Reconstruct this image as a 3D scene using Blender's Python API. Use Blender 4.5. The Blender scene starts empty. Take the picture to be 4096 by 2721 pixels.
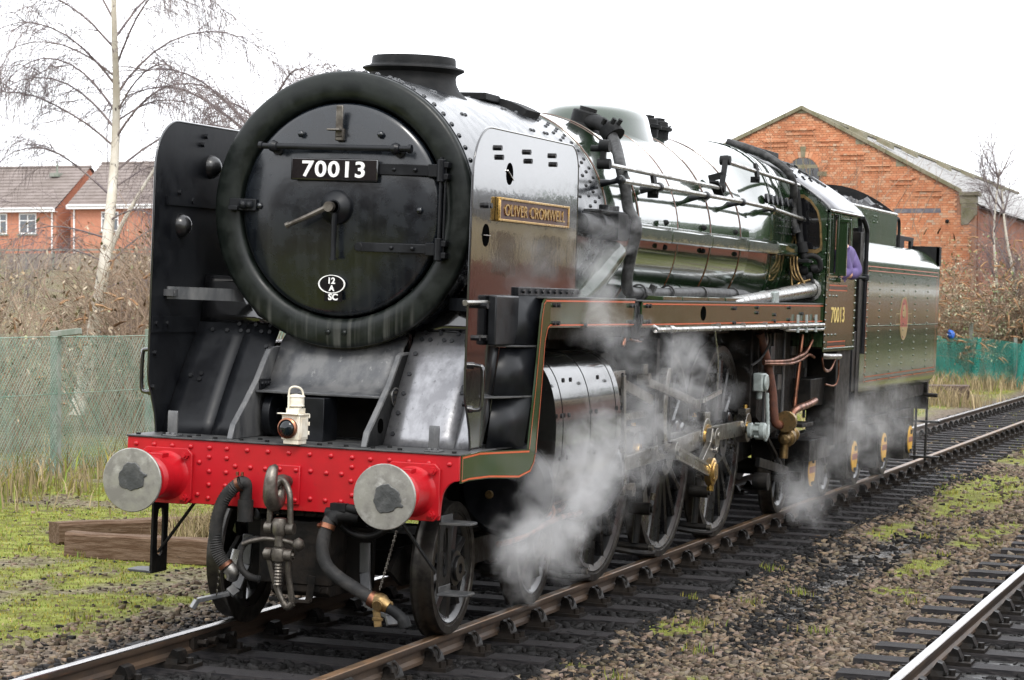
import bpy, math, random
import numpy as np
from mathutils import Matrix, Vector, Euler
random.seed(7); RNG = np.random.default_rng(11)
S = bpy.context.scene
COL = S.collection
pi = math.pi
TH = 0.03626133537149642          # cant of the running line

# ---------------------------------------------------------------- camera, sky, sun, exposure
def setup_view():
    cd = bpy.data.cameras.new('camera'); cam = bpy.data.objects.new('camera', cd); COL.objects.link(cam)
    r = Vector((0.95215023, 0.30560421, 0.004)); u = Vector((-0.00763517, 0.0107007, 0.9999136)); f = Vector((-0.305535, 0.95209851, -0.01252201))
    m = Matrix(((r.x, u.x, -f.x, 6.47259062), (r.y, u.y, -f.y, -15.27962175), (r.z, u.z, -f.z, 2.20139039), (0, 0, 0, 1)))
    cam.matrix_world = m
    cd.sensor_width = 36; cd.lens = 10096.6159 / 4096 * 36
    cd.clip_start = .1; cd.clip_end = 2000
    cd.dof.use_dof = True; cd.dof.focus_distance = 18.5; cd.dof.aperture_fstop = 9
    S.camera = cam
    w = bpy.data.worlds.new('World'); S.world = w; w.use_nodes = True
    nt = w.node_tree; nt.nodes.clear()
    out = nt.nodes.new('ShaderNodeOutputWorld'); bg = nt.nodes.new('ShaderNodeBackground')
    sky = nt.nodes.new('ShaderNodeTexSky'); sky.sky_type = 'NISHITA'; sky.sun_disc = False
    sky.sun_elevation = math.radians(48); sky.sun_rotation = math.radians(150)
    sky.air_density = 1.0; sky.dust_density = 4.0; sky.ozone_density = 1.0
    hs = nt.nodes.new('ShaderNodeHueSaturation'); hs.inputs['Saturation'].default_value = .16
    # an even layer of cloud over the clear sky
    mx = nt.nodes.new('ShaderNodeMix'); mx.data_type = 'RGBA'; mx.inputs[0].default_value = .72
    mx.inputs[7].default_value = (21.5, 22.0, 23.0, 1)
    nt.links.new(sky.outputs[0], hs.inputs['Color']); nt.links.new(hs.outputs[0], mx.inputs[6])
    nt.links.new(mx.outputs[2], bg.inputs[0]); bg.inputs[1].default_value = .12
    nt.links.new(bg.outputs[0], out.inputs[0])
    sd = bpy.data.lights.new('sun', 'SUN'); so = bpy.data.objects.new('sun', sd); COL.objects.link(so)
    sd.energy = 1.4; sd.angle = math.radians(14); sd.color = (1, .96, .9)
    el, az = math.radians(48), math.radians(150)      # azimuth from +Y towards +X
    d = Vector((math.sin(az) * math.cos(el), math.cos(az) * math.cos(el), math.sin(el)))
    so.rotation_euler = d.to_track_quat('Z', 'Y').to_euler(); so.location = d * 60
    v = S.view_settings; v.view_transform = 'Standard'; v.look = 'None'; v.exposure = .25; v.gamma = 1; v.use_curve_mapping = False
    S.cycles.use_denoising = True
    S.cycles.volume_step_rate = 1.0; S.cycles.volume_max_steps = 160
    S.cycles.max_bounces = 8; S.cycles.transparent_max_bounces = 24; S.cycles.volume_bounces = 2
setup_view()

# ---------------------------------------------------------------- mesh builder
def frame(d):
    d = Vector(d).normalized(); a = Vector((0, 0, 1)) if abs(d.z) < .9 else Vector((1, 0, 0))
    x = a.cross(d).normalized(); y = d.cross(x); return x, y, d
class MB:
    def __init__(s): s.v = []; s.f = []; s.m = []
    def add(s, v, f, m=0):
        o = len(s.v); s.v += [tuple(p) for p in v]; s.f += [tuple(i + o for i in q) for q in f]; s.m += [m] * len(f); return s
    def box(s, x0, x1, y0, y1, z0, z1, m=0):
        return s.add([(x0, y0, z0), (x1, y0, z0), (x1, y1, z0), (x0, y1, z0), (x0, y0, z1), (x1, y0, z1), (x1, y1, z1), (x0, y1, z1)],
                     [(0, 3, 2, 1), (4, 5, 6, 7), (0, 1, 5, 4), (1, 2, 6, 5), (2, 3, 7, 6), (3, 0, 4, 7)], m)
    def cbox(s, c, d, m=0): return s.box(c[0] - d[0] / 2, c[0] + d[0] / 2, c[1] - d[1] / 2, c[1] + d[1] / 2, c[2] - d[2] / 2, c[2] + d[2] / 2, m)
    def bar(s, p, q, w, h, up=(0, 0, 1), m=0):
        p = Vector(p); q = Vector(q); d = (q - p).normalized(); x = d.cross(Vector(up)).normalized(); z = x.cross(d)
        v = []
        for c in (p, q):
            for a, b in ((-1, -1), (1, -1), (1, 1), (-1, 1)): v.append(c + x * (a * w / 2) + z * (b * h / 2))
        return s.add(v, [(0, 1, 2, 3), (7, 6, 5, 4), (0, 4, 5, 1), (1, 5, 6, 2), (2, 6, 7, 3), (3, 7, 4, 0)], m)
    def tube(s, pts, r, n=8, caps=True, m=0):
        pts = [Vector(p) for p in pts]; k = len(pts); rr = r if isinstance(r, (list, tuple)) else [r] * k
        t = [(pts[min(i + 1, k - 1)] - pts[max(i - 1, 0)]).normalized() for i in range(k)]
        x, y, _ = frame(t[0]); v = []
        for i in range(k):
            if i:
                x = (x - t[i] * x.dot(t[i]))
                x = x.normalized() if x.length > 1e-6 else frame(t[i])[0]
                y = t[i].cross(x)
            for j in range(n):
                a = 2 * pi * j / n; v.append(pts[i] + (x * math.cos(a) + y * math.sin(a)) * rr[i])
        f = [(i * n + j, i * n + (j + 1) % n, (i + 1) * n + (j + 1) % n, (i + 1) * n + j) for i in range(k - 1) for j in range(n)]
        if caps: f += [tuple(range(n - 1, -1, -1)), tuple((k - 1) * n + j for j in range(n))]
        return s.add(v, f, m)
    def cyl(s, p, q, r, n=16, m=0, r2=None): return s.tube([p, q], [r, r if r2 is None else r2], n, True, m)
    def lathe(s, prof, o, ax, n=32, a0=0, a1=2 * pi, m=0, caps=False):
        """prof: (radius, distance along ax)"""
        o = Vector(o); x, y, d = frame(ax); full = abs(a1 - a0 - 2 * pi) < 1e-6; c = n if full else n + 1; v = []
        for r, h in prof:
            for j in range(c):
                a = a0 + (a1 - a0) * j / n; v.append(o + d * h + (x * math.cos(a) + y * math.sin(a)) * max(r, 1e-5))
        f = []
        for i in range(len(prof) - 1):
            for j in range(n):
                k = (j + 1) % c; f.append((i * c + j, i * c + k, (i + 1) * c + k, (i + 1) * c + j))
        if caps: f += [tuple(range(c - 1, -1, -1)), tuple((len(prof) - 1) * c + j for j in range(c))]
        return s.add(v, f, m)
    def prism(s, poly, fn0, fn1, m=0):
        """poly: 2d list; fn maps (a, b) -> 3d for both faces"""
        n = len(poly); v = [fn0(*p) for p in poly] + [fn1(*p) for p in poly]
        f = [tuple(range(n - 1, -1, -1)), tuple(range(n, 2 * n))] + [(i, (i + 1) % n, n + (i + 1) % n, n + i) for i in range(n)]
        return s.add(v, f, m)
    def px(s, poly, x0, x1, m=0): return s.prism(poly, lambda a, b: (x0, a, b), lambda a, b: (x1, a, b), m)   # (y,z)
    def py(s, poly, y0, y1, m=0): return s.prism(poly, lambda a, b: (a, y1, b), lambda a, b: (a, y0, b), m)   # (x,z)
    def pz(s, poly, z0, z1, m=0): return s.prism(poly, lambda a, b: (a, b, z0), lambda a, b: (a, b, z1), m)   # (x,y)
    def grid(s, P, close=False, m=0):
        """P: rows of points"""
        r, c = len(P), len(P[0]); v = [p for row in P for p in row]; e = c if close else c - 1
        return s.add(v, [(i * c + j, i * c + (j + 1) % c, (i + 1) * c + (j + 1) % c, (i + 1) * c + j) for i in range(r - 1) for j in range(e)], m)
    def dome(s, p, nrm, r, h=None, n=8, m=0):
        h = r * .8 if h is None else h
        return s.lathe([(r, 0), (r * .92, h * .45), (r * .6, h * .85), (.001, h)], p, nrm, n, m=m)
    def bolt(s, p, nrm, r, h=None, m=0):
        h = r * .9 if h is None else h
        return s.lathe([(r, 0), (r, h), (.001, h)], p, nrm, 6, m=m)
    def xf(s, M):
        s.v = [tuple(M @ Vector(p)) for p in s.v]; return s
    def mesh(s, name, mats, sharp=.6):
        me = bpy.data.meshes.new(name); me.from_pydata(s.v, [], s.f)
        for mt in (mats if isinstance(mats, (list, tuple)) else [mats]): me.materials.append(mt)
        if any(s.m): me.polygons.foreach_set('material_index', s.m)
        me.validate(); fix_normals(me)
        if sharp is not None:
            me.polygons.foreach_set('use_smooth', [True] * len(me.polygons)); me.set_sharp_from_angle(angle=sharp)
        return me
import bmesh
def fix_normals(me):
    b = bmesh.new(); b.from_mesh(me); bmesh.ops.recalc_face_normals(b, faces=b.faces); b.to_mesh(me); b.free()
def link(name, me, parent=None, loc=(0, 0, 0), rot=None):
    o = bpy.data.objects.new(name, me); COL.objects.link(o); o.location = loc
    if rot is not None: o.rotation_euler = rot
    if parent is not None: o.parent = parent
    return o
def part(name, mb, mats, parent, sharp=.6, bevel=0, label=None, kind=None, loc=(0, 0, 0), rot=None):
    o = link(name, mb.mesh(name, mats, sharp), parent, loc, rot)
    if bevel:
        md = o.modifiers.new('bevel', 'BEVEL'); md.width = bevel; md.segments = 2; md.limit_method = 'ANGLE'; md.angle_limit = .7
    if label: o['label'] = label
    if kind: o['kind'] = kind
    return o
def thing(name, label, cat, loc=(0, 0, 0), rot=(0, 0, 0), group=None):
    o = bpy.data.objects.new(name, None); COL.objects.link(o); o.location = loc; o.rotation_euler = rot; o.empty_display_size = .3
    return tag(o, label, cat, group)
def tag(o, label, cat, group=None, kind=None):
    o['label'] = label; o['category'] = cat
    if group: o['group'] = group
    if kind: o['kind'] = kind
    return o
def structure(o, label=None):
    o['kind'] = 'structure'
    if label: o['label'] = label
    return o
def bez(pts, k=6):
    """Catmull-Rom through pts"""
    P = [Vector(p) for p in pts]; out = []
    for i in range(len(P) - 1):
        a = P[max(i - 1, 0)]; b = P[i]; c = P[i + 1]; d = P[min(i + 2, len(P) - 1)]
        for j in range(k):
            t = j / k
            out.append(.5 * ((2 * b) + (c - a) * t + (2 * a - 5 * b + 4 * c - d) * t * t + (3 * b - a - 3 * c + d) * t ** 3))
    out.append(P[-1]); return out
def arc2(cx, cy, r, a0, a1, n): return [(cx + r * math.cos(math.radians(a0 + (a1 - a0) * i / n)), cy + r * math.sin(math.radians(a0 + (a1 - a0) * i / n))) for i in range(n + 1)]
def text_mesh(name, body, size, mat, extrude=.003, offset=0.0, width=None, space=1.0):
    cu = bpy.data.curves.new(name, 'FONT'); cu.body = body; cu.size = size; cu.extrude = extrude; cu.offset = offset
    cu.align_x = 'CENTER'; cu.align_y = 'CENTER'; cu.space_character = space; cu.resolution_u = 4
    o = bpy.data.objects.new(name, cu); COL.objects.link(o)
    dg = bpy.context.evaluated_depsgraph_get(); me = bpy.data.meshes.new_from_object(o.evaluated_get(dg)); bpy.data.objects.remove(o)
    bpy.data.curves.remove(cu)
    n = len(me.vertices); a = np.zeros(n * 3); me.vertices.foreach_get('co', a); a = a.reshape(-1, 3)
    a[:, 0] -= (a[:, 0].max() + a[:, 0].min()) / 2; a[:, 1] -= (a[:, 1].max() + a[:, 1].min()) / 2
    if width: a[:, 0] *= width / (a[:, 0].max() - a[:, 0].min())
    me.vertices.foreach_set('co', a.ravel()); me.materials.clear(); me.materials.append(mat); me.name = name
    return me

# ---------------------------------------------------------------- materials
def lk(nt, a, b): nt.links.new(a, b)
def mat(name, c1, rough=.5, metal=0., c2=None, ns=5., st=(1, 1, 1), cr=(.42, .6), bump=0., bs=30., bst=(1, 1, 1), rough2=None, coat=0., ior=1.5, detail=6.,
        c3=None, ns3=40., cr3=(.6, .72), coatr=.05):
    m = bpy.data.materials.new(name); m.use_nodes = True; nt = m.node_tree; b = nt.nodes['Principled BSDF']
    b.inputs['Base Color'].default_value = (*c1, 1); b.inputs['Roughness'].default_value = rough; b.inputs['Metallic'].default_value = metal
    b.inputs['IOR'].default_value = ior; b.inputs['Coat Weight'].default_value = coat; b.inputs['Coat Roughness'].default_value = coatr
    tc = nt.nodes.new('ShaderNodeTexCoord')
    def noise(scale, stretch, lo, hi, det=detail):
        mp = nt.nodes.new('ShaderNodeMapping'); mp.inputs['Scale'].default_value = stretch; lk(nt, tc.outputs['Object'], mp.inputs['Vector'])
        n = nt.nodes.new('ShaderNodeTexNoise'); n.inputs['Scale'].default_value = scale; n.inputs['Detail'].default_value = det; n.inputs['Roughness'].default_value = .6
        lk(nt, mp.outputs[0], n.inputs['Vector'])
        r = nt.nodes.new('ShaderNodeMapRange'); r.inputs[1].default_value = lo; r.inputs[2].default_value = hi; lk(nt, n.outputs['Fac'], r.inputs[0]); return r.outputs[0]
    src = None
    if c2 is not None:
        fac = noise(ns, st, *cr); mx = nt.nodes.new('ShaderNodeMix'); mx.data_type = 'RGBA'; lk(nt, fac, mx.inputs[0])
        mx.inputs[6].default_value = (*c1, 1); mx.inputs[7].default_value = (*c2, 1); src = mx.outputs[2]
        if rough2 is not None:
            rr = nt.nodes.new('ShaderNodeMapRange'); rr.inputs[3].default_value = rough; rr.inputs[4].default_value = rough2; lk(nt, fac, rr.inputs[0]); lk(nt, rr.outputs[0], b.inputs['Roughness'])
    if c3 is not None:
        fac = noise(ns3, st, *cr3); mx = nt.nodes.new('ShaderNodeMix'); mx.data_type = 'RGBA'; lk(nt, fac, mx.inputs[0])
        if src is None: mx.inputs[6].default_value = (*c1, 1)
        else: lk(nt, src, mx.inputs[6])
        mx.inputs[7].default_value = (*c3, 1); src = mx.outputs[2]
    if src is not None: lk(nt, src, b.inputs['Base Color'])
    if bump:
        fac = noise(bs, bst, 0, 1); bp = nt.nodes.new('ShaderNodeBump'); bp.inputs['Strength'].default_value = bump; bp.inputs['Distance'].default_value = .02
        lk(nt, fac, bp.inputs['Height']); lk(nt, bp.outputs[0], b.inputs['Normal'])
        if coat: lk(nt, bp.outputs[0], b.inputs['Coat Normal'])
    return m
M = {}
M['green'] = mat('green_gloss_paint', (.011, .027, .011), .13, c2=(.017, .033, .014), ns=2.5, bump=.05, bs=2.6, coat=1., ior=1.5, coatr=.02)
M['green_side'] = mat('green_side_sheet_paint', (.017, .042, .015), .18, c2=(.036, .05, .02), ns=3, st=(1, 1, .25), bump=.1, bs=3.5, bst=(1, 1.6, .35), coat=.5, ior=1.42, coatr=.04)
M['black'] = mat('black_satin_paint', (.004, .0045, .006), .34, c2=(.009, .010, .012), ns=4, bump=.05, bs=8, rough2=.46, coat=0, ior=1.36, coatr=.15)
M['black_gloss'] = mat('black_gloss_paint', (.004, .004, .005), .14, c2=(.009, .009, .010), ns=3, bump=.05, bs=3, coat=1., ior=1.62, coatr=.03)
M['cylinder_paint'] = mat('cylinder_clothing_paint', (.005, .005, .005), .16, c2=(.010, .010, .009), ns=3, bump=.06, bs=3, coat=.5, ior=1.42, coatr=.05)
M['smokebox'] = mat('smokebox_black', (.003, .0042, .0062), .2, c2=(.006, .0085, .012), ns=6, rough2=.32, bump=.05, bs=7, coat=.3, ior=1.5, coatr=.1, c3=(.02, .024, .024), ns3=22, cr3=(.66, .82))
M['ring'] = mat('smokebox_ring_black', (.005, .007, .006), .3, c2=(.011, .014, .012), ns=7, rough2=.46, bump=.08, bs=14, coat=.0, ior=1.36, coatr=.2, c3=(.06, .065, .058), ns3=26, cr3=(.68, .88))
M['sooty'] = mat('sooty_black', (.006, .0065, .007), .6, c2=(.013, .013, .013), ns=8, bump=.12, bs=30, ior=1.26)
M['wheel_black'] = mat('wheel_black', (.004, .004, .0045), .27, c2=(.009, .009, .009), ns=6, bump=.05, bs=12, rough2=.4, ior=1.48, coat=.3, coatr=.1)
M['frame_black'] = mat('oily_frame_black', (.005, .005, .005), .42, c2=(.014, .012, .010), ns=6, rough2=.62, bump=.15, bs=25, ior=1.28)
M['grime'] = mat('grimy_black', (.006, .0055, .005), .5, c2=(.018, .014, .011), ns=9, rough2=.75, bump=.2, bs=40, ior=1.28)
M['hole_shade'] = mat('painted_hole_shade', (.002, .002, .002), 1., ior=1.01)  # matt black discs painted in for the shade inside holes
M['skylit_worn_plate'] = mat('worn_plate_sky_bright', (.30, .30, .31), .3, .75, c2=(.2, .2, .21), ns=8, st=(1, 1, .2), bump=.1, bs=25, rough2=.42, c3=(.12, .12, .125), ns3=34, cr3=(.6, .75))  # worn plate, its colour brightened for the sky it reflects
M['worn_plate'] = mat('worn_grey_plate', (.05, .052, .056), .32, c2=(.11, .11, .11), ns=7, st=(1, 1, .22), bump=.1, bs=25, rough2=.5, coat=.3, c3=(.2, .2, .19), ns3=30, cr3=(.62, .78), coatr=.2)
M['platform'] = mat('worn_platform_plate', (.03, .031, .033), .45, c2=(.06, .06, .058), ns=10, rough2=.6, bump=.1, bs=40)
M['red'] = mat('red_beam_paint', (.40, .004, .010), .42, c2=(.35, .004, .009), ns=5, bump=.03, bs=12, coat=.2, ior=1.42, coatr=.15, c3=(.24, .008, .012), ns3=24, cr3=(.6, .85))
M['crest_tone'] = mat('faded_transfer_gold', (.30, .24, .10), .4, coat=.5)
M['steel'] = mat('bright_steel', (.50, .5, .49), .26, 1., c2=(.3, .29, .27), ns=9, rough2=.45, bump=.04, bs=60)
M['buffer_steel'] = mat('buffer_face_steel', (.36, .35, .32), .42, .75, c2=(.24, .23, .21), ns=9, rough2=.55, bump=.06, bs=45, c3=(.5, .49, .46), ns3=16, cr3=(.55, .75))
M['rod'] = mat('oiled_rod_steel', (.30, .285, .26), .27, 1., c2=(.17, .16, .14), ns=6, rough2=.42, bump=.04, bs=30)
M['grease'] = mat('dried_grease', (.035, .037, .037), .45, c2=(.07, .071, .07), ns=9, bump=.4, bs=16, rough2=.35)
M['worn_steel'] = mat('dull_coupling_steel', (.16, .145, .125), .4, .85, c2=(.08, .07, .06), ns=14, rough2=.55, bump=.12, bs=40)
M['brass'] = mat('polished_brass', (.62, .40, .13), .24, 1., c2=(.45, .28, .09), ns=15, rough2=.4)
M['dull_brass'] = mat('dull_brass', (.30, .20, .09), .38, 1., c2=(.14, .10, .05), ns=18, rough2=.55)
M['copper'] = mat('copper_pipe', (.34, .15, .09), .34, 1., c2=(.13, .065, .045), ns=8, rough2=.5)
M['rust_pipe'] = mat('rusty_pipe', (.16, .06, .035), .6, c2=(.09, .04, .03), ns=8, bump=.1)
M['rubber'] = mat('hose_rubber', (.018, .018, .018), .62, c2=(.036, .034, .032), ns=12, bump=.15, bs=50, ior=1.3)
M['lagging'] = mat('lagged_pipe', (.016, .016, .016), .5, c2=(.05, .05, .05), ns=14, bump=.25, bs=35, ior=1.36)
M['white'] = mat('white_paint', (.8, .8, .78), .4)
M['cream_lamp'] = mat('cream_lamp_paint', (.78, .74, .64), .42, c2=(.66, .6, .48), ns=14, bump=.05, bs=40, c3=(.2, .17, .12), ns3=30, cr3=(.72, .8))
M['band_lining'] = mat('fine_band_lining', (.22, .05, .02), .35, coat=.4)
M['orange'] = mat('orange_lining', (.5, .085, .025), .35, coat=.4)
M['lining_black'] = mat('black_lining', (.008, .008, .008), .3, coat=.5)
M['gold'] = mat('gold_leaf_transfer', (.72, .55, .17), .4, coat=.4)
M['crest_red'] = mat('crest_red', (.30, .03, .035), .3, coat=.6)
M['tread'] = mat('worn_tread_steel', (.055, .05, .043), .36, .7, c2=(.025, .022, .02), ns=10, rough2=.5)
M['glass_dark'] = mat('cab_glass', (.006, .006, .007), .05, coat=1., ior=1.5)
M['cab_dark'] = mat('cab_interior', (.035, .022, .016), .6, c2=(.06, .04, .03), ns=6)
M['lens'] = mat('lamp_lens', (.004, .007, .009), .05, coat=.2, ior=1.42)
M['nameplate_bg'] = mat('nameplate_background', (.045, .014, .012), .55, c2=(.06, .025, .02), ns=10)
M['timber'] = mat('weathered_timber', (.10, .06, .037), .8, c2=(.17, .115, .08), ns=5, st=(1, 8, 8), bump=.5, bs=12, bst=(1, 10, 10), c3=(.04, .028, .02), ns3=14, ior=1.2)
M['sleeper'] = mat('tarred_sleeper', (.018, .0175, .019), .55, c2=(.046, .042, .042), ns=7, st=(1.2, 9, 9), bump=.35, bs=14, bst=(1, 8, 8), rough2=.85, ior=1.2)
M['rail_side'] = mat('rusty_rail_side', (.075, .048, .030), .6, c2=(.045, .032, .024), ns=6, st=(1, .25, 1), bump=.12, bs=25, c3=(.12, .06, .03), ns3=12, cr3=(.6, .75))
M['rail_top'] = mat('rail_head_rusted', (.15, .10, .062), .33, .55, c2=(.22, .13, .07), ns=7, st=(1, .4, 1), rough2=.5, c3=(.07, .05, .04), ns3=10, cr3=(.58, .72))
M['rail_shiny'] = mat('rail_head_polished', (.52, .51, .5), .22, 1., c2=(.36, .35, .35), ns=6, st=(3, .2, 1), rough2=.36)
M['coal'] = mat('coal', (.014, .014, .016), .35, c2=(.03, .03, .033), ns=20, bump=.3, bs=20)
M['purple_shirt'] = mat('purple_cotton', (.14, .105, .25), .85, c2=(.10, .075, .19), ns=7, bump=.2, bs=12)
M['skin'] = mat('skin', (.55, .30, .21), .5)
M['hair'] = mat('grey_hair', (.08, .07, .06), .7)
M['trousers'] = mat('dark_trousers', (.03, .03, .04), .85)
M['cab_roof'] = mat('cab_roof_grey', (.12, .12, .132), .36, c2=(.24, .245, .25), ns=3, bump=.03, bs=5, coat=.3, coatr=.2)
M['grey_paint'] = mat('pale_grey_paint', (.30, .34, .33), .4, c2=(.22, .25, .24), ns=14)

def add_streaks(m, z0, z1, col, amount):
    """lime streaks that have run down and dried between two heights"""
    nt = m.node_tree; b = nt.nodes['Principled BSDF']; src = b.inputs['Base Color'].links[0].from_socket
    tc = nt.nodes.new('ShaderNodeTexCoord'); mp = nt.nodes.new('ShaderNodeMapping'); mp.inputs['Scale'].default_value = (23, 3, .9); lk(nt, tc.outputs['Object'], mp.inputs[0])
    n = nt.nodes.new('ShaderNodeTexNoise'); n.inputs['Scale'].default_value = 1.; n.inputs['Detail'].default_value = 5; lk(nt, mp.outputs[0], n.inputs['Vector'])
    r = nt.nodes.new('ShaderNodeMapRange'); r.inputs[1].default_value = .5; r.inputs[2].default_value = .72; r.inputs[4].default_value = amount; lk(nt, n.outputs['Fac'], r.inputs[0])
    sp = nt.nodes.new('ShaderNodeSeparateXYZ'); lk(nt, tc.outputs['Object'], sp.inputs[0]); q = nt.nodes.new('ShaderNodeMapRange'); q.inputs[1].default_value = z1; q.inputs[2].default_value = z0; lk(nt, sp.outputs[2], q.inputs[0])
    mu = nt.nodes.new('ShaderNodeMath'); mu.operation = 'MULTIPLY'; lk(nt, r.outputs[0], mu.inputs[0]); lk(nt, q.outputs[0], mu.inputs[1])
    mx = nt.nodes.new('ShaderNodeMix'); mx.data_type = 'RGBA'; lk(nt, mu.outputs[0], mx.inputs[0]); lk(nt, src, mx.inputs[6]); mx.inputs[7].default_value = (*col, 1); lk(nt, mx.outputs[2], b.inputs['Base Color'])
add_streaks(M['ring'], 1.98, 2.28, (.15, .15, .135), .6)
add_streaks(M['smokebox'], 2.0, 3.3, (.04, .042, .04), .35)
# ================================================================ steam locomotive (x across, y rearwards from the buffer beam, z above the rail)
LOCO = thing('steam_locomotive', 'large dark green steam locomotive with black smokebox, red buffer beam and number 70013', 'steam locomotive', (0, 0, 0), (0, TH, 0))
ZB = 2.871
def rivets(name, P, r, mt, parent, individual=False, hexa=False, h=None):
    if individual:
        b = MB(); (b.bolt if hexa else b.dome)((0, 0, 0), (0, 0, 1), r, h); me = b.mesh(name, mt, .9 if hexa else 1.2)
        for p, n in P:
            o = link(name, me, parent, p); o.rotation_euler = Vector(n).to_track_quat('Z', 'Y').to_euler()
        return
    b = MB()
    for p, n in P: (b.bolt if hexa else b.dome)(p, n, r, h, 6)
    return part(name, b, mt, parent, .9, kind='stuff')

# ---- buffer beam
bm = MB()
pl = [(1.174, 1.296), (1.174, 1.135)] + [(1.174 - .115 * math.sin(t) , 1.135 - .15 * (1 - math.cos(t)) - .0 * t) for t in (.3, .6, .9, 1.2, 1.5)] + [(1.05, .875)]
poly = [(x, z) for x, z in pl] + [(-x, z) for x, z in reversed(pl)]
bm.py(poly, 0, .028); beam = part('buffer_beam', bm, M['red'], LOCO, .4, .004)
RV = [(-1.109, 1.252), (-0.978, 1.253), (-0.844, 1.252), (-0.71, 1.252), (-0.573, 1.252), (-0.449, 1.252), (-0.303, 1.25), (-0.155, 1.25), (-0.006, 1.25), (0.141, 1.249), (0.29, 1.248), (0.438, 1.246), (0.565, 1.242), (0.697, 1.245), (0.833, 1.243), (0.969, 1.241), (1.108, 1.241), (-0.645, 1.152), (-0.575, 1.19), (-0.448, 1.19), (-0.385, 1.141), (-0.276, 1.138), (-0.169, 1.137), (0.151, 1.14), (0.262, 1.134), (0.368, 1.134), (0.439, 1.184), (-0.572, 1.096), (-0.449, 1.095), (-0.571, 1.007), (-0.452, 1.007), (-0.651, 0.938), (-0.573, 0.918), (-0.167, 0.96), (0.154, 0.959), (0.261, 0.954), (0.37, 0.954), (0.436, 1.092), (0.446, 1.0), (0.439, 0.906), (.565, 1.185), (.565, 1.095), (.565, 1.0), (.565, .915), (.645, 1.15), (.65, .94), (-.385, .957), (-.276, .957)]
rivets('rivet', [((x, 0, z), (0, -1, 0)) for x, z in RV], .018, M['red'], beam, True)
hp = MB(); hp.box(-.086, .084, -.02, 0, .915, 1.172); part('hook_plate', hp, M['red'], beam, .4, .006)
rivets('bolt', [((x, -.02, z), (0, -1, 0)) for x in (-.058, .056) for z in (.945, 1.142)], .017, M['red'], beam, True)
# ---- buffers
def grease_poly(seed, r):
    rg = random.Random(seed); out = []
    for i in range(56):
        a = 2 * pi * i / 56; k = r * (.92 + .06 * math.sin(3 * a + seed) + .035 * math.sin(7 * a + 2 * seed) + .02 * math.sin(13 * a + seed) + rg.uniform(-.012, .012) + (.22 if abs(a - (.2 if seed == 3 else 5.9)) < .12 else 0)); out.append((k * math.cos(a), k * math.sin(a)))
    return out
for sx, sd, off in ((-1, 3, (.0, .02)), (1, 8, (.02, -.01))):
    cx = .87 * sx; b = MB()
    b.py([(cx + a, 1.054 + c) for a, c in ((-.185, -.15), (-.15, -.185), (.15, -.185), (.185, -.15), (.185, .15), (.15, .185), (-.15, .185), (-.185, .15))], -.03, 0)
    b.lathe([(.165, .03), (.15, .05), (.14, .075), (.135, .20), (.142, .205), (.142, .285), (.13, .30), (.118, .31), (.118, .36), (.07, .362), (.07, .37)], (cx, 0, 1.054), (0, -1, 0), 32)
    b.box(cx - .05, cx + .05, -.2, -.1, 1.18, 1.21)
    bf = part('buffer', b, M['red'], LOCO, .6, .004)
    for a in (-.14, .14):
        for c in (-.14, .14):
            q = MB(); q.bolt((cx + a, -.03, 1.054 + c), (0, -1, 0), .026, .03); q.cyl((cx + a, -.06, 1.054 + c), (cx + a, -.078, 1.054 + c), .014, 8); part('bolt', q, M['red'], bf, .6)
    h = MB(); h.lathe([(.062, .37), (.062, .49), (.10, .51), (.19, .512), (.207, .520), (.208, .532), (.203, .538), (.12, .541), (.001, .543)], (cx, 0, 1.054), (0, -1, 0), 48)
    part('buffer_head', h, M['buffer_steel'], bf, .7)
    g = MB(); pg = [(cx + a + off[0], 1.054 + c + off[1]) for a, c in grease_poly(sd, .098)]
    g.py(pg, -.549, -.535); part('grease_patch', g, M['grease'], bf, .9, .004)
# ---- front platform and drop plates
pf = MB(); pf.box(-1.178, 1.178, -.012, 1.1, 1.297, 1.309); plat = part('front_platform', pf, M['platform'], LOCO, .4, .003)
rivets('platform_bolt', [((x, y, 1.309), (0, 0, 1)) for x in np.linspace(-1.12, 1.12, 13) for y in (.05,)] + [((x, y, 1.309), (0, 0, 1)) for x in (-1.0, -.75, -.3, .2, .62, .9) for y in (.2,)], .016, M['sooty'], plat, False, True, .012)
for sx in (-1, 1):
    b = MB(); xs = .885 * sx if sx < 0 else .968
    b.px([(.072, 1.31), (.09, 1.31), (.09, 1.47)][:2] + [(.09, 1.46), (.085, 1.478), (.078, 1.478), (.072, 1.46)], xs - .035, xs + .035)
    b.box(xs - .05, xs + .05, .03, .15, 1.309, 1.32); b.bolt((xs - .02, .05, 1.32), (0, 0, 1), .014); b.bolt((xs + .02, .05, 1.32), (0, 0, 1), .014)
    part('lamp_bracket', b, M['worn_plate'], LOCO, .5, .003)
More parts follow.
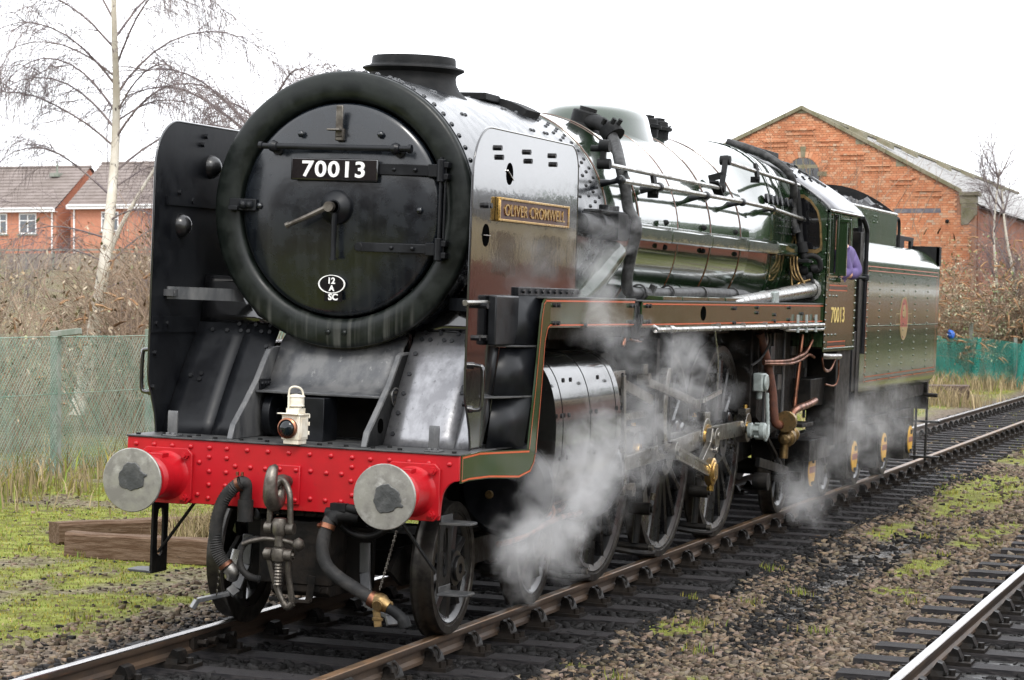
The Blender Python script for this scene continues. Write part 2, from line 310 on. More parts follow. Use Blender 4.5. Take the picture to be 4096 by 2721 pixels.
# frame stays (raked plates)
for sx in (-1, 1):
    prof = [(.09, 1.309), (.135, 1.406), (.241, 1.487), (.355, 1.578), (.50, 1.70), (.62, 1.83), (.69, 1.90), (.76, 1.918), (1.02, 1.918), (.83, 1.309)]
    b = MB(); b.px(prof, .455 * sx, .497 * sx); st = part('frame_stay', b, M['worn_plate'], LOCO, .4, .006)
    q = MB(); xo = .4975 * sx; q.px([(y + .012, z) for y, z in prof[:1]] + [(y + .022, z - .006) for y, z in prof[1:7]] + [(.77, 1.9), (1.005, 1.905), (.822, 1.311)], .4972 * sx, .4995 * sx)
    part('stay_side', q, M['sooty'], st, .4)
    q = MB(); q.px(arc2(.33, 1.44, .05, 0, 360, 16)[:-1], .4996 * sx, .503 * sx); part('stay_hole', q, M['hole_shade'], st, .4)
    if sx > 0:
        q = MB(); q.px([(.58 + .075 * math.cos(a), 1.625 + .062 * math.sin(a)) for a in np.linspace(0, 2 * pi, 28)[:-1]], .4997, .506); op = part('works_plate', q, M['black'], st, .4)
        q = MB(); ring = [[(x, .58 + k * .075 * math.cos(a), 1.625 + k * .062 * math.sin(a)) for a in np.linspace(0, 2 * pi, 28)[:-1]] for k, x in ((1.02, .500), (1.02, .509), (.92, .509), (.92, .505))]
        q.grid(ring, True); part('rim', q, M['steel'], st, .6)
        q = MB()
        for i in range(3):
            for j in range(3 if i != 1 else 2): q.box(.506, .5085, .553 + .02 * j + (.01 if i == 1 else 0), .567 + .02 * j + (.01 if i == 1 else 0), 1.646 - .033 * i, 1.664 - .033 * i)
        part('raised_mark', q, M['worn_steel'], st, .4, kind='stuff')
    # drop plates: raked sheets between the stay and the smoke deflector
    def dp(u, v): # u 0..1 across, v 0..1 up
        y = .40 + .46 * v + .1 * v * v; z = 1.309 + (2.06 - 1.309) * v
        return (sx * (.50 + (1.118 - .50) * u), y, z)
    for (u0, u1) in ((0, .40), (.405, 1.0)) if sx < 0 else ((0, .80), (.805, 1.0)):
        b = MB(); b.grid([[dp(u0 + (u1 - u0) * i / 4, v) for i in range(5)] for v in np.linspace(0, 1, 9)]); o = part('drop_plate', b, M['skylit_worn_plate'] if sx > 0 else M['black'], LOCO, .5); s_ = o.modifiers.new('thick', 'SOLIDIFY'); s_.thickness = .008; s_.offset = 0  # right plates paler with sky reflection put into the colour, left ones black
    def up(u, v): # curved upper sheet that follows the smokebox
        y = .962 + .06 * v; z = 2.062 + .33 * v
        x0 = math.sqrt(max(.955 ** 2 - (z - ZB) ** 2, 0)); return (sx * (x0 + (1.118 - x0) * u), y, z)
    b = MB(); b.grid([[up(u, v) for u in np.linspace(0, 1, 5)] for v in np.linspace(0, 1, 7)]); o = part('upper_drop_plate', b, M['black_gloss'], LOCO, .5); s_ = o.modifiers.new('thick', 'SOLIDIFY'); s_.thickness = .008; s_.offset = 0
    RP = [(dp(u, .93), (0, -1, .5)) for u in (.1, .2, .36, .45, .62, .8)] + [(dp(u, .99), (0, -1, .5)) for u in (.12, .3, .5)] + [(dp(.08, v), (0, -1, .5)) for v in (.1, .28, .45, .62, .8)] + [(dp(u, v), (0, -1, .5)) for u, v in ((.74, .48), (.74, .53), (.86, .51))]
    rivets('plate_bolt', [((p[0], p[1] - .004, p[2]), n) for p, n in RP], .016, M['black'], LOCO, False, True, .014)
# saddle: curved sheet below the smokebox with a shelf
b = MB(); sec = [(.50, 1.625), (.53, 1.63), (.60, 1.645), (.66, 1.68), (.72, 1.75), (.78, 1.84), (.86, 1.95), (.95, 2.02)]
b.grid([[(x, y, z) for x in np.linspace(-.452, .452, 7)] for y, z in sec]); o = part('saddle', b, M['worn_plate'], LOCO, .9); s_ = o.modifiers.new('thick', 'SOLIDIFY'); s_.thickness = .012
b = MB(); b.box(-.452, .452, .44, .56, 1.612, 1.624); part('saddle_shelf', b, M['platform'], LOCO, .4, .003)
b = MB(); b.box(-.454, -.44, .50, .74, 1.63, 1.70); part('shelf_angle', b, M['black'], LOCO, .4)
rivets('shelf_bolt', [((-.44, .52 + .05 * i, 1.67), (1, 0, 0)) for i in range(5)], .016, M['black'], LOCO, False, True)
b = MB(); b.box(-.452, .452, .95, 1.0, 1.3, 2.05); part('recess_back', b, M['frame_black'], LOCO, .4)
b = MB(); b.box(-.175, .087, .35, .6, 1.309, 1.6); part('recess_box', b, M['black'], LOCO, .4, .005)
b = MB(); b.cyl((-.42, .62, 1.46), (-.36, .62, 1.46), .15, 28); b.cyl((-.36, .62, 1.46), (-.345, .62, 1.46), .045, 16); part('cylinder_cover', b, M['black'], LOCO, .6, .006)

# ---- smokebox
b = MB()
b.lathe([(.944, .80), (.944, .768), (.936, .750), (.915, .741), (.87, .735), (.82, .733), (.785, .737), (.762, .748), (.748, .768), (.740, .80), (.735, .83)], (0, 0, ZB), (0, 1, 0), 96)
# radius, distance along y: the builder's axis runs rearwards
ring = part('smokebox_ring', b, M['ring'], LOCO, .9)
rivets('ring_bolt', [((x, .738, 2.035), (0, -1, .1)) for x in (-.06, .06)], .022, M['ring'], ring, True)
b = MB(); b.lathe([(.944, .80), (.95, .80), (.95, 4.02), (.9, 4.02)], (0, 0, ZB), (0, 1, 0), 96); sb = part('smokebox_barrel', b, M['smokebox'], LOCO, .6)
PR = []
for i in range(64):
    a = 2 * pi * i / 64; n = Vector((math.cos(a), 0, math.sin(a)))
    if n.z > -.55: PR.append((Vector((0, .86, ZB)) + n * .949, n))
rivets('rim_bolt', PR, .02, M['smokebox'], sb, True)
PR = []
for row, y in enumerate((3.62, 3.78, 3.92)):
    for i in range(72):
        a = 2 * pi * (i + .5 * (row % 2)) / 72; n = Vector((math.cos(a), 0, math.sin(a)))
        if n.z > -.6 and n.x > -.3: PR.append((Vector((0, y, ZB)) + n * .949, n))
for y in (1.35, 2.95, 3.3):
    for a in np.arange(-20, 175, 17.0): n = Vector((math.cos(math.radians(a)), 0, math.sin(math.radians(a)))); PR += [(Vector((0, y, ZB)) + n * .949, n), (Vector((0, y + .07, ZB)) + n * .949, n)]
rivets('barrel_rivet', PR, .017, M['smokebox'], sb)
b = MB(); b.lathe([(.728, .80), (.728, .762), (.716, .745), (.69, .735), (.6, .715), (.45, .692), (.3, .677), (.15, .668), (.001, .665)], (0, 0, ZB), (0, 1, 0), 96); door = part('smokebox_door', b, M['smokebox'], LOCO, .9)
# door fittings
b = MB(); b.cyl((-.555, .62, 3.287), (.535, .62, 3.287), .021, 14)
for x in (-.462, .427): b.lathe([(.001, -.04), (.032, -.025), (.042, 0), (.032, .025), (.001, .04)], (x, .62, 3.287), (1, 0, 0), 14); b.cyl((x, .62, 3.287), (x, .70, 3.275), .022, 10); b.cyl((x, .69, 3.272), (x, .715, 3.272), .04, 12)
for x in (-.555, .53): b.cyl((x - .012, .62, 3.287), (x + .012, .62, 3.287), .03, 12)
part('door_handrail', b, M['black'], LOCO, .6)
b = MB(); b.box(-.335, .300, .632, .652, 3.062, 3.215); npl = part('number_plate', b, M['black_gloss'], LOCO, .4, .012)
me = text_mesh('lettering', '70013', .150, M['white'], .004, .0028, .455, 1.1); o = link('lettering', me, npl, (-.02, .628, 3.14)); o.rotation_euler = (pi / 2, 0, 0)
b = MB(); b.box(-.28, .25, .652, .7, 3.11, 3.17); part('plate_bracket', b, M['black'], npl, .4)
b = MB(); b.box(-.026, .026, .648, .664, 3.36, 3.575); b.box(-.07, .026, .59, .66, 3.40, 3.414); b.box(-.03, .03, .655, .70, 3.335, 3.42); part('lamp_iron', b, M['worn_steel'], LOCO, .5, .008)
for zs, x0, cap in ((3.15, .29, False), (2.622, .165, True)):
    b = MB(); b.bar((x0, .672, zs), (.64, .700, zs), .018, .062 if cap else .075, m=0); b.bar((.64, .70, zs), (.735, .692, zs), .03, .085)
    if cap: b.cyl((x0, .663, zs), (x0, .681, zs), .031, 14)
    b.cyl((.735, .685, zs - .075), (.735, .685, zs + .075), .032, 12); b.box(.715, .79, .665, .74, zs - .06, zs - .02); b.box(.715, .79, .665, .74, zs + .02, zs + .06)
    for x in (.4, .55): b.dome((x, .674, zs), (0, -1, 0), .016)
    part('hinge_strap', b, M['black'], LOCO, .6, .004)
b = MB(); b.cyl((.735, .685, 2.54), (.735, .685, 3.24), .013, 10); b.cyl((.765, .69, 2.6), (.765, .69, 3.2), .009, 8); part('hinge_pin', b, M['black'], LOCO, .6)
b = MB(); b.lathe([(.118, .69), (.118, .655), (.105, .63), (.05, .60), (.045, .58), (.001, .58)], (0, 0, 2.884), (0, 1, 0), 32); part('dart_boss', b, M['black'], LOCO, .6)
b = MB(); b.cyl((-.01, .60, 2.884), (-.01, .53, 2.884), .035, 14); b.tube([(-.03, .56, 2.88), (-.16, .55, 2.815), (-.30, .545, 2.752)], [.02, .018, .016], 10); b.lathe([(.001, -.02), (.022, -.012), (.022, .012), (.001, .02)], (-.305, .545, 2.75), (1, 0, .5), 10)
part('door_handle', b, M['worn_steel'], LOCO, .6)
b = MB(); b.cyl((.01, .61, 2.884), (.01, .58, 2.884), .04, 14); b.tube([(.01, .60, 2.86), (.012, .60, 2.54)], [.02, .017], 10); b.cyl((.012, .60, 2.54), (.012, .60, 2.525), .026, 10); part('door_handle', b, M['black'], LOCO, .6)
b = MB(); b.box(-.81, -.61, .695, .725, 2.845, 2.925); b.box(-.81, -.74, .672, .70, 2.845, 2.875); b.dome((-.70, .695, 2.885), (0, -1, 0), .035, .05); b.dome((-.655, .695, 2.885), (0, -1, 0), .03, .04); part('door_clamp', b, M['black'], LOCO, .6, .004)
rivets('door_stud', [((.584, .708, 2.88), (0, -1, 0)), ((-.291, .69, 3.378), (0, -1, 0)), ((.288, .69, 3.385), (0, -1, 0)), ((-.589, .71, 2.878), (0, -1, 0))], .026, M['smokebox'], LOCO, False)
b = MB(); b.py([(-.02 + .096 * math.cos(a), 2.362 + .062 * math.sin(a)) for a in np.linspace(0, 2 * pi, 33)[:-1]], .676, .69); b.box(-.072, .055, .676, .69, 2.245, 2.31); sp = part('shed_plate', b, M['black_gloss'], LOCO, .4)
b = MB(); b.grid([[(-.02 + k * .096 * math.cos(a), y, 2.362 + k * .062 * math.sin(a)) for a in np.linspace(0, 2 * pi, 33)[:-1]] for k, y in ((1.02, .68), (1.02, .669), (.93, .669), (.93, .68))], True); part('rim', b, M['white'], sp, .6)
for tx, sz, p in (('12', .058, (-.02, .674, 2.386)), ('A', .052, (-.02, .674, 2.335)), ('SC', .06, (-.008, .674, 2.276))):
    me = text_mesh('lettering', tx, sz, M['white'], .002, .002); o = link('lettering', me, sp, p); o.rotation_euler = (pi / 2, 0, 0)
# chimney
b = MB(); b.lathe([(.47, -.08), (.40, .0), (.345, .05), (.318, .10), (.31, .145), (.318, .17), (.355, .19), (.372, .20), (.368, .212), (.325, .222), (.308, .235), (.305, .28), (.30, .292), (.28, .292), (.27, .1)], (0, 2.07, 3.74), (0, 0, 1), 56); ch = part('chimney', b, M['sooty'], LOCO, .7)
ch.scale = (1, 1.03, 1); ch.location = (0, -.062, 0)
# curved cover strip across the smokebox top
b = MB(); P = []
for y in (3.50, 3.64):
    P.append([y])
rows = []
for a in np.linspace(62, 118, 15):
    c, s_ = math.cos(math.radians(a)), math.sin(math.radians(a))
    rows.append([(c * r, y, ZB + s_ * r) for r, y in ((.948, 3.35), (1.005, 3.36), (1.005, 3.72), (.948, 3.73))])
b.grid(rows); b.f += [(0, 1, 2, 3), (len(b.v) - 1, len(b.v) - 2, len(b.v) - 3, len(b.v) - 4)]; b.m += [0, 0]
part('smokebox_cover', b, M['sooty'], LOCO, .5, .004)
b = MB(); b.box(-.25, .25, 3.0, 3.36, 3.80, 3.86); part('smokebox_top_plate', b, M['sooty'], LOCO, .5, .01)

# ---- boiler and firebox
b = MB(); b.lathe([(.93, 4.02), (.945, 4.03), (.955, 4.75), (1.005, 7.3), (1.015, 8.7), (1.015, 9.0)], (0, 0, 2.885), (0, 1, 0), 112); boil = part('boiler', b, M['green'], LOCO, .6)
for y, r in ((4.08, .949), (5.0, .966), (6.25, .985), (7.4, 1.009), (8.62, 1.018)):
    b = MB(); b.lathe([(r - .002, 0), (r + .0055, .004), (r + .0055, .05), (r - .002, .054)], (0, y, 2.885), (0, 1, 0), 96); bd = part('boiler_band', b, M['green'], boil, .5)
    for d in (-.010, .056):
        b = MB(); b.lathe([(r, 0), (r + .002, .001), (r + .002, .006), (r, .007)], (0, y + d, 2.885), (0, 1, 0), 96); part('band_lining', b, M['band_lining'], boil, .5)
def sup(w, ht, zc, hb, n1, n2, y, k=64):
    out = []
    for i in range(k):
        a = 2 * pi * i / k; c, s_ = math.cos(a), math.sin(a); n = n1 if s_ >= 0 else n2
        out.append((w * math.copysign(abs(c) ** (2 / n), c), y, zc + (ht if s_ >= 0 else hb) * math.copysign(abs(s_) ** (2 / n), s_)))
    return out
b = MB(); rows = [sup(1.012, 1.012, 2.885, 1.012, 2, 2, 8.98), sup(1.02, 1.02, 2.885, 1.01, 2.03, 2.0, 9.2), sup(1.03, 1.045, 2.885, 1.0, 2.25, 2.1, 9.5), sup(1.035, 1.06, 2.885, .98, 2.7, 2.25, 9.8), sup(1.03, 1.06, 2.885, .95, 3.1, 2.4, 10.05), sup(1.02, 1.04, 2.885, .92, 3.2, 2.5, 10.4), sup(1.0, .99, 2.885, .9, 3.2, 2.5, 11.28)]
b.grid(rows, True); fb = part('firebox', b, M['green'], LOCO, .9)
for k, (w, y) in enumerate(((1.033, 9.98), (1.022, 10.6))):
    b = MB(); b.grid([sup(w, 1.06 if k == 0 else 1.03, 2.885, .955 if k == 0 else .92, 3.1, 2.4, y), sup(w + .006, 1.066 if k == 0 else 1.036, 2.885, .96 if k == 0 else .925, 3.1, 2.4, y + .006), sup(w + .006, 1.064 if k == 0 else 1.032, 2.885, .96 if k == 0 else .925, 3.1, 2.4, y + .03), sup(w, 1.056 if k == 0 else 1.026, 2.885, .95 if k == 0 else .92, 3.1, 2.4, y + .036)], True); part('firebox_band', b, M['green'], fb, .5)
for y in (9.75, 9.98, 10.2, 10.45, 10.75, 11.0):
    b = MB(); b.lathe([(.05, -.02), (.05, .008), (.036, .010), (.001, .004)], (1.018, y, 3.36), (1, 0, .15), 14); part('washout_plug', b, M['black'], fb, .6)
rivets('firebox_bolt', [((1.028, y, 3.03 + .07 * k), (1, 0, 0)) for y in (10.35, 10.5, 10.65, 10.8, 10.95, 11.1) for k in (0, 1, 2)] + [((1.0, 9.99, z), (1, 0, -.2)) for z in (2.0, 2.2, 2.45, 2.6)], .014, M['black'], fb)
b = MB(); b.lathe([(.56, -.40), (.53, -.12), (.50, -.02), (.48, .06), (.46, .115), (.41, .155), (.33, .182), (.18, .197), (.001, .20)], (0, 6.9, 3.86), (0, 0, 1), 48); dm = part('dome', b, M['green'], LOCO, .9); dm.scale = (1, 1.4, 1); dm.location = (0, -2.76, 0)
for y in (7.95, 8.35):
    b = MB(); b.lathe([(.10, -.08), (.10, .06), (.13, .07), (.13, .10), (.09, .11), (.085, .15), (.05, .165), (.05, .185), (.001, .19)], (.22, y, 3.865), (.06, 0, 1), 20)
    for a in range(6): b.bolt((.22 + .115 * math.cos(a), y + .115 * math.sin(a), 3.965), (0, 0, 1), .014)
    part('safety_valve', b, M['sooty'], LOCO, .6)
# top feed clack with its pipe
b = MB(); b.lathe([(.27, -.10), (.22, .0), (.15, .07), (.125, .10), (.125, .19), (.115, .20), (.075, .205), (.075, .235), (.001, .24)], (.36, 5.25, 3.69), (.25, 0, 1), 24); b.tube(bez([(.42, 5.2, 3.80), (.58, 5.08, 3.77), (.72, 4.95, 3.69)]), .062, 14); b.cyl((.68, 4.97, 3.73), (.74, 4.94, 3.66), .095, 14)
for a in range(5): b.bolt((.70 + .07 * math.sin(a * 1.26), 4.9 + .09 * math.cos(a * 1.26), 3.76), (.5, -.2, .7), .02, .05)
part('top_feed_clack', b, M['sooty'], LOCO, .6)
b = MB(); b.tube(bez([(.70, 4.95, 3.69), (.80, 4.78, 3.57), (.92, 4.5, 3.40), (.985, 4.45, 3.2), (1.02, 4.43, 3.05), (1.12, 4.3, 2.93), (1.14, 4.25, 2.85), (1.10, 4.3, 2.72), (1.06, 4.36, 2.58), (1.05, 4.36, 2.46), (1.05, 4.42, 2.385), (1.05, 4.6, 2.37)], 5), .047, 14); part('feed_pipe', b, M['lagging'], LOCO, .8)
b = MB(); b.tube([(1.05, 4.6, 2.37), (1.05, 5.4, 2.372), (1.05, 7, 2.385), (1.05, 8.6, 2.38), (1.05, 8.95, 2.36)], [.046, .046, .056, .052, .044], 14)
for y in (4.75, 5.7, 6.9, 8.2): b.lathe([(.055, -.02), (.07, -.018), (.07, .018), (.055, .02)], (1.05, y, 2.378), (0, 1, 0), 14)
b.bar((1.05, 5.05, 2.33), (1.10, 5.05, 2.44), .06, .05); part('lagged_pipe', b, M['lagging'], LOCO, .7)
# handrails and regulator rods
b = MB(); b.tube([(1.07, 4.0, 3.255), (1.075, 6, 3.265), (1.085, 8.3, 3.268), (1.10, 9.6, 3.255), (1.115, 11.2, 3.195)], .021, 12); hr = part('boiler_handrail', b, M['steel'], LOCO, .8)
for y in (4.0, 5.2, 6.85, 8.3, 9.65, 11.1):
    b = MB(); x = 1.075 + .005 * (y - 6); z = 3.262 if y < 9 else (3.255 if y < 10 else 3.198); b.lathe([(.001, -.05), (.034, -.035), (.04, 0), (.034, .035), (.001, .05)], (x, y, z), (0, 1, 0), 14)
    b.tube([(x, y, z), (x - .08, y, z - .02), (x - .16, y, z - .03)], [.026, .02, .034], 10); part('handrail_knob', b, M['black'], hr, .8)
b = MB(); b.tube([(1.0, 3.72, 3.37), (1.01, 7.72, 3.37)], .02, 12); part('regulator_rod', b, M['steel'], LOCO, .8)
b = MB(); b.tube([(.985, 8.0, 3.63), (1.04, 11.2, 3.56)], .022, 12); part('regulator_rod', b, M['steel'], LOCO, .8)
b = MB(); b.bar((1.01, 7.72, 3.33), (.985, 7.98, 3.68), .03, .05, (1, 0, 0)); b.bar((1.0, 7.85, 3.5), (.86, 7.85, 3.46), .05, .06); b.cyl((.96, 7.72, 3.37), (1.05, 7.72, 3.37), .04, 12); b.cyl((.93, 7.98, 3.64), (1.03, 7.98, 3.64), .045, 12); b.bar((.99, 7.5, 3.42), (.99, 7.75, 3.3), .02, .09, (1, 0, 0)); part('rocking_lever', b, M['sooty'], LOCO, .6, .003)
b = MB(); b.cyl((.90, 3.70, 3.49), (1.02, 3.70, 3.49), .026, 12); b.bar((1.0, 3.70, 3.51), (1.0, 3.70, 3.35), .04, .05, (0, 1, 0)); b.cyl((.96, 3.70, 3.37), (1.06, 3.70, 3.37), .042, 12); b.cyl((.97, 3.7, 3.51), (1.05, 3.7, 3.51), .05, 12); part('regulator_crank', b, M['sooty'], LOCO, .6)
for y, z in ((5.25, 3.2), (9.2, 3.52)):
    b = MB(); b.bar((1.0, y, z + .16), (1.03, y, z), .03, .1, (0, 1, 0)); b.bar((1.05, y, z), (.96, y, z), .03, .06); part('rod_guide', b, M['sooty'], LOCO, .6, .003)
# ejector exhaust casing along the boiler side
for y0, y1 in ((4.35, 5.62), (5.63, 7.1), (7.11, 8.6), (8.61, 10.0), (10.01, 10.95)):
    b = MB(); x1 = 1.095 + .012 * (y0 - 4.3) / 6; b.py([(.94, 2.81), (x1 - .012, 2.80), (x1, 2.815), (x1, 2.91), (x1 - .02, 2.932), (.94, 2.955)], y0, y1)
    part('ejector_casing', b, M['green'], LOCO, .5, .006)
b = MB(); b.cyl((1.03, 3.0, 2.89), (1.03, 3.75, 2.89), .075, 18); b.lathe([(.075, -.05), (.10, -.045), (.10, .045), (.075, .05)], (1.03, 3.45, 2.89), (0, 1, 0), 18); b.box(.95, 1.13, 3.75, 4.05, 2.78, 2.99); b.box(.97, 1.12, 3.3, 4.0, 2.985, 3.005); b.box(.98, 1.1, 4.05, 4.36, 2.80, 2.96); b.cyl((1.05, 3.6, 3.0), (1.05, 3.6, 3.05), .04, 10); b.cyl((1.05, 3.9, 3.0), (1.05, 3.9, 3.05), .04, 10)
part('ejector', b, M['sooty'], LOCO, .6, .006)
b = MB(); b.tube(bez([(.6, 3.5, 2.15), (.85, 3.6, 2.30), (.98, 4.0, 2.62), (1.0, 4.1, 2.7)]), .11, 14); part('steam_pipe_cover', b, M['green'], LOCO, .8)
# brackets on the boiler
for y in (5.7, 7.1, 8.4):
    b = MB(); b.dome((1.0, y, 2.975), (1, 0, .3), .028, .04, 10); part('casing_bracket', b, M['sooty'], LOCO, .8); b = MB(); b.dome((1.0, y, 2.77), (1, 0, -.2), .026, .035, 10); part('casing_bracket', b, M['sooty'], LOCO, .8)
# ---- smoke deflectors
DP = [(.33, 1.309), (.325, 1.36), (.30, 1.45), (.245, 1.56), (.195, 1.65), (.18, 1.72), (.18, 3.10)] + [(.53 + .35 * math.cos(math.radians(a)), 3.10 + .335 * math.sin(math.radians(a))) for a in range(170, 89, -8)] + [(2.38, 3.435)] + [(2.38 + .2 * math.cos(math.radians(a)), 3.235 + .2 * math.sin(math.radians(a))) for a in range(80, -1, -10)] + [(2.62, 2.34), (1.22, 2.34), (1.12, 2.10), (1.0, 1.98), (.55, 1.309)]
for sx in (-1, 1):
    b = MB(); b.px(DP, 1.125 * sx, 1.133 * sx); df = part('smoke_deflector', b, M['black_gloss'] if sx > 0 else M['black'], LOCO, .4)
    # bead round the edge
    b = MB(); b.tube([(1.129 * sx, y, z) for y, z in DP[:-4]], .0085, 8); part('edge_bead', b, M['black_gloss'], df, .9)
    for y, z, rr in ((.94, 3.152, .075), (.48, 2.725, .075)):
        b = MB(); b.px([(y + rr * math.cos(a), z + rr * math.sin(a)) for a in np.linspace(0, 2 * pi, 25)[:-1]], 1.1334 * sx, 1.1348 * sx); hh = part('hand_hole', b, M['hole_shade'], df, .4)
        b = MB(); b.bar((1.137 * sx, y - .07, z - (.0 if y < .6 else -.02)), (1.137 * sx, y + .07, z - (.0 if y < .6 else .04)), .006, .016, (1, 0, 0)); part('hand_grip', b, M['steel'], df, .5)
        b = MB(); b.lathe([(.085, 0), (.08, .025), (.062, .055), (.033, .074), (.001, .08)], (1.125 * sx, y + .12, z), (-sx, 0, 0), 20); part('hand_hole_dome', b, M['wheel_black'], df, 1.2)
    PR = [((1.133 * sx, y, z), (sx, 0, 0)) for y, z in ((.66, 3.31), (.70, 3.25), (1.3, 3.32), (1.34, 3.26), (1.9, 3.33), (1.93, 3.27), (.44, 2.92), (.5, 2.92), (.35, 2.05), (.5, 2.05), (.65, 2.05), (.8, 2.05), (.95, 2.06))]
    rivets('deflector_bolt', PR, .02, M['black'], df, False, True, .03)
    rivets('deflector_bolt', [((1.125 * sx, y, z), (-sx, 0, 0)) for y, z in ((.25, 2.05), (.42, 2.05), (.25, 1.85), (.24, 1.62), (.55, 2.95), (.75, 2.9), (.9, 3.3), (.95, 3.36))], .02, M['black'], df, False, True, .025)
    if sx < 0: b = MB(); b.box(-1.123, -1.11, .35, 1.4, 2.86, 2.92); part('stiffener', b, M['black'], df, .4)
    b = MB(); b.bar((1.118 * sx, .40, 2.262), (.76 * sx, .88, 2.258), .012, .085); b.box(min(1.122 * sx, 1.05 * sx), max(1.122 * sx, 1.05 * sx), .36, .44, 2.24, 2.285); b.cyl((1.2 * sx, .38, 2.262), (1.05 * sx, .40, 2.262), .02, 10); part('deflector_stay', b, M['worn_plate'] if sx < 0 else M['black'], df, .5)
    b = MB(); b.px([(.19, 1.99), (.9, 1.99), (.9, 2.10), (.19, 2.10)], 1.113 * sx, 1.1245 * sx); part('joint_strap', b, M['black'], df, .4)
    # vertical grab handle in front
    b = MB(); xo = 1.133 * sx
    b.tube(bez([(xo, .27, 1.87), (xo + .06 * sx, .27, 1.87), (xo + .085 * sx, .27, 1.84), (xo + .085 * sx, .27, 1.62), (xo + .06 * sx, .27, 1.585), (xo, .27, 1.585)], 4), .014, 10)
    for z in (1.87, 1.585): b.cyl((xo, .27, z), (xo + .03 * sx, .27, z), .024, 10)
    part('grab_handle', b, M['black_gloss'], df, .8)
b = MB(); b.tube([(1.12, .12, 2.278), (1.14, .12, 2.278)], .02, 10); b.tube([(1.137, .10, 2.278), (1.137, 1.0, 2.282)], .018, 10); part('deflector_handrail', b, M['rod'], LOCO, .8)
# nameplate
b = MB(); b.box(1.133, 1.158, .66, 2.29, 2.826, 2.985); npt = part('nameplate', b, M['nameplate_bg'], LOCO, .4, .004)
b = MB()
for y0, y1, z0, z1 in ((.66, 2.29, 2.826, 2.842), (.66, 2.29, 2.969, 2.985), (.66, .684, 2.842, 2.969), (2.266, 2.29, 2.842, 2.969)): b.box(1.1335, 1.166, y0, y1, z0, z1)
b.box(1.1335, 1.16, .655, .668, 2.826, 2.985); part('nameplate_border', b, M['brass'], npt, .4, .003)
me = text_mesh('lettering', 'OLIVER CROMWELL', .112, M['brass'], .005, .0004, 1.40, 1.06); o = link('lettering', me, npt, (1.161, 1.475, 2.905)); o.rotation_euler = (pi / 2, 0, pi / 2)

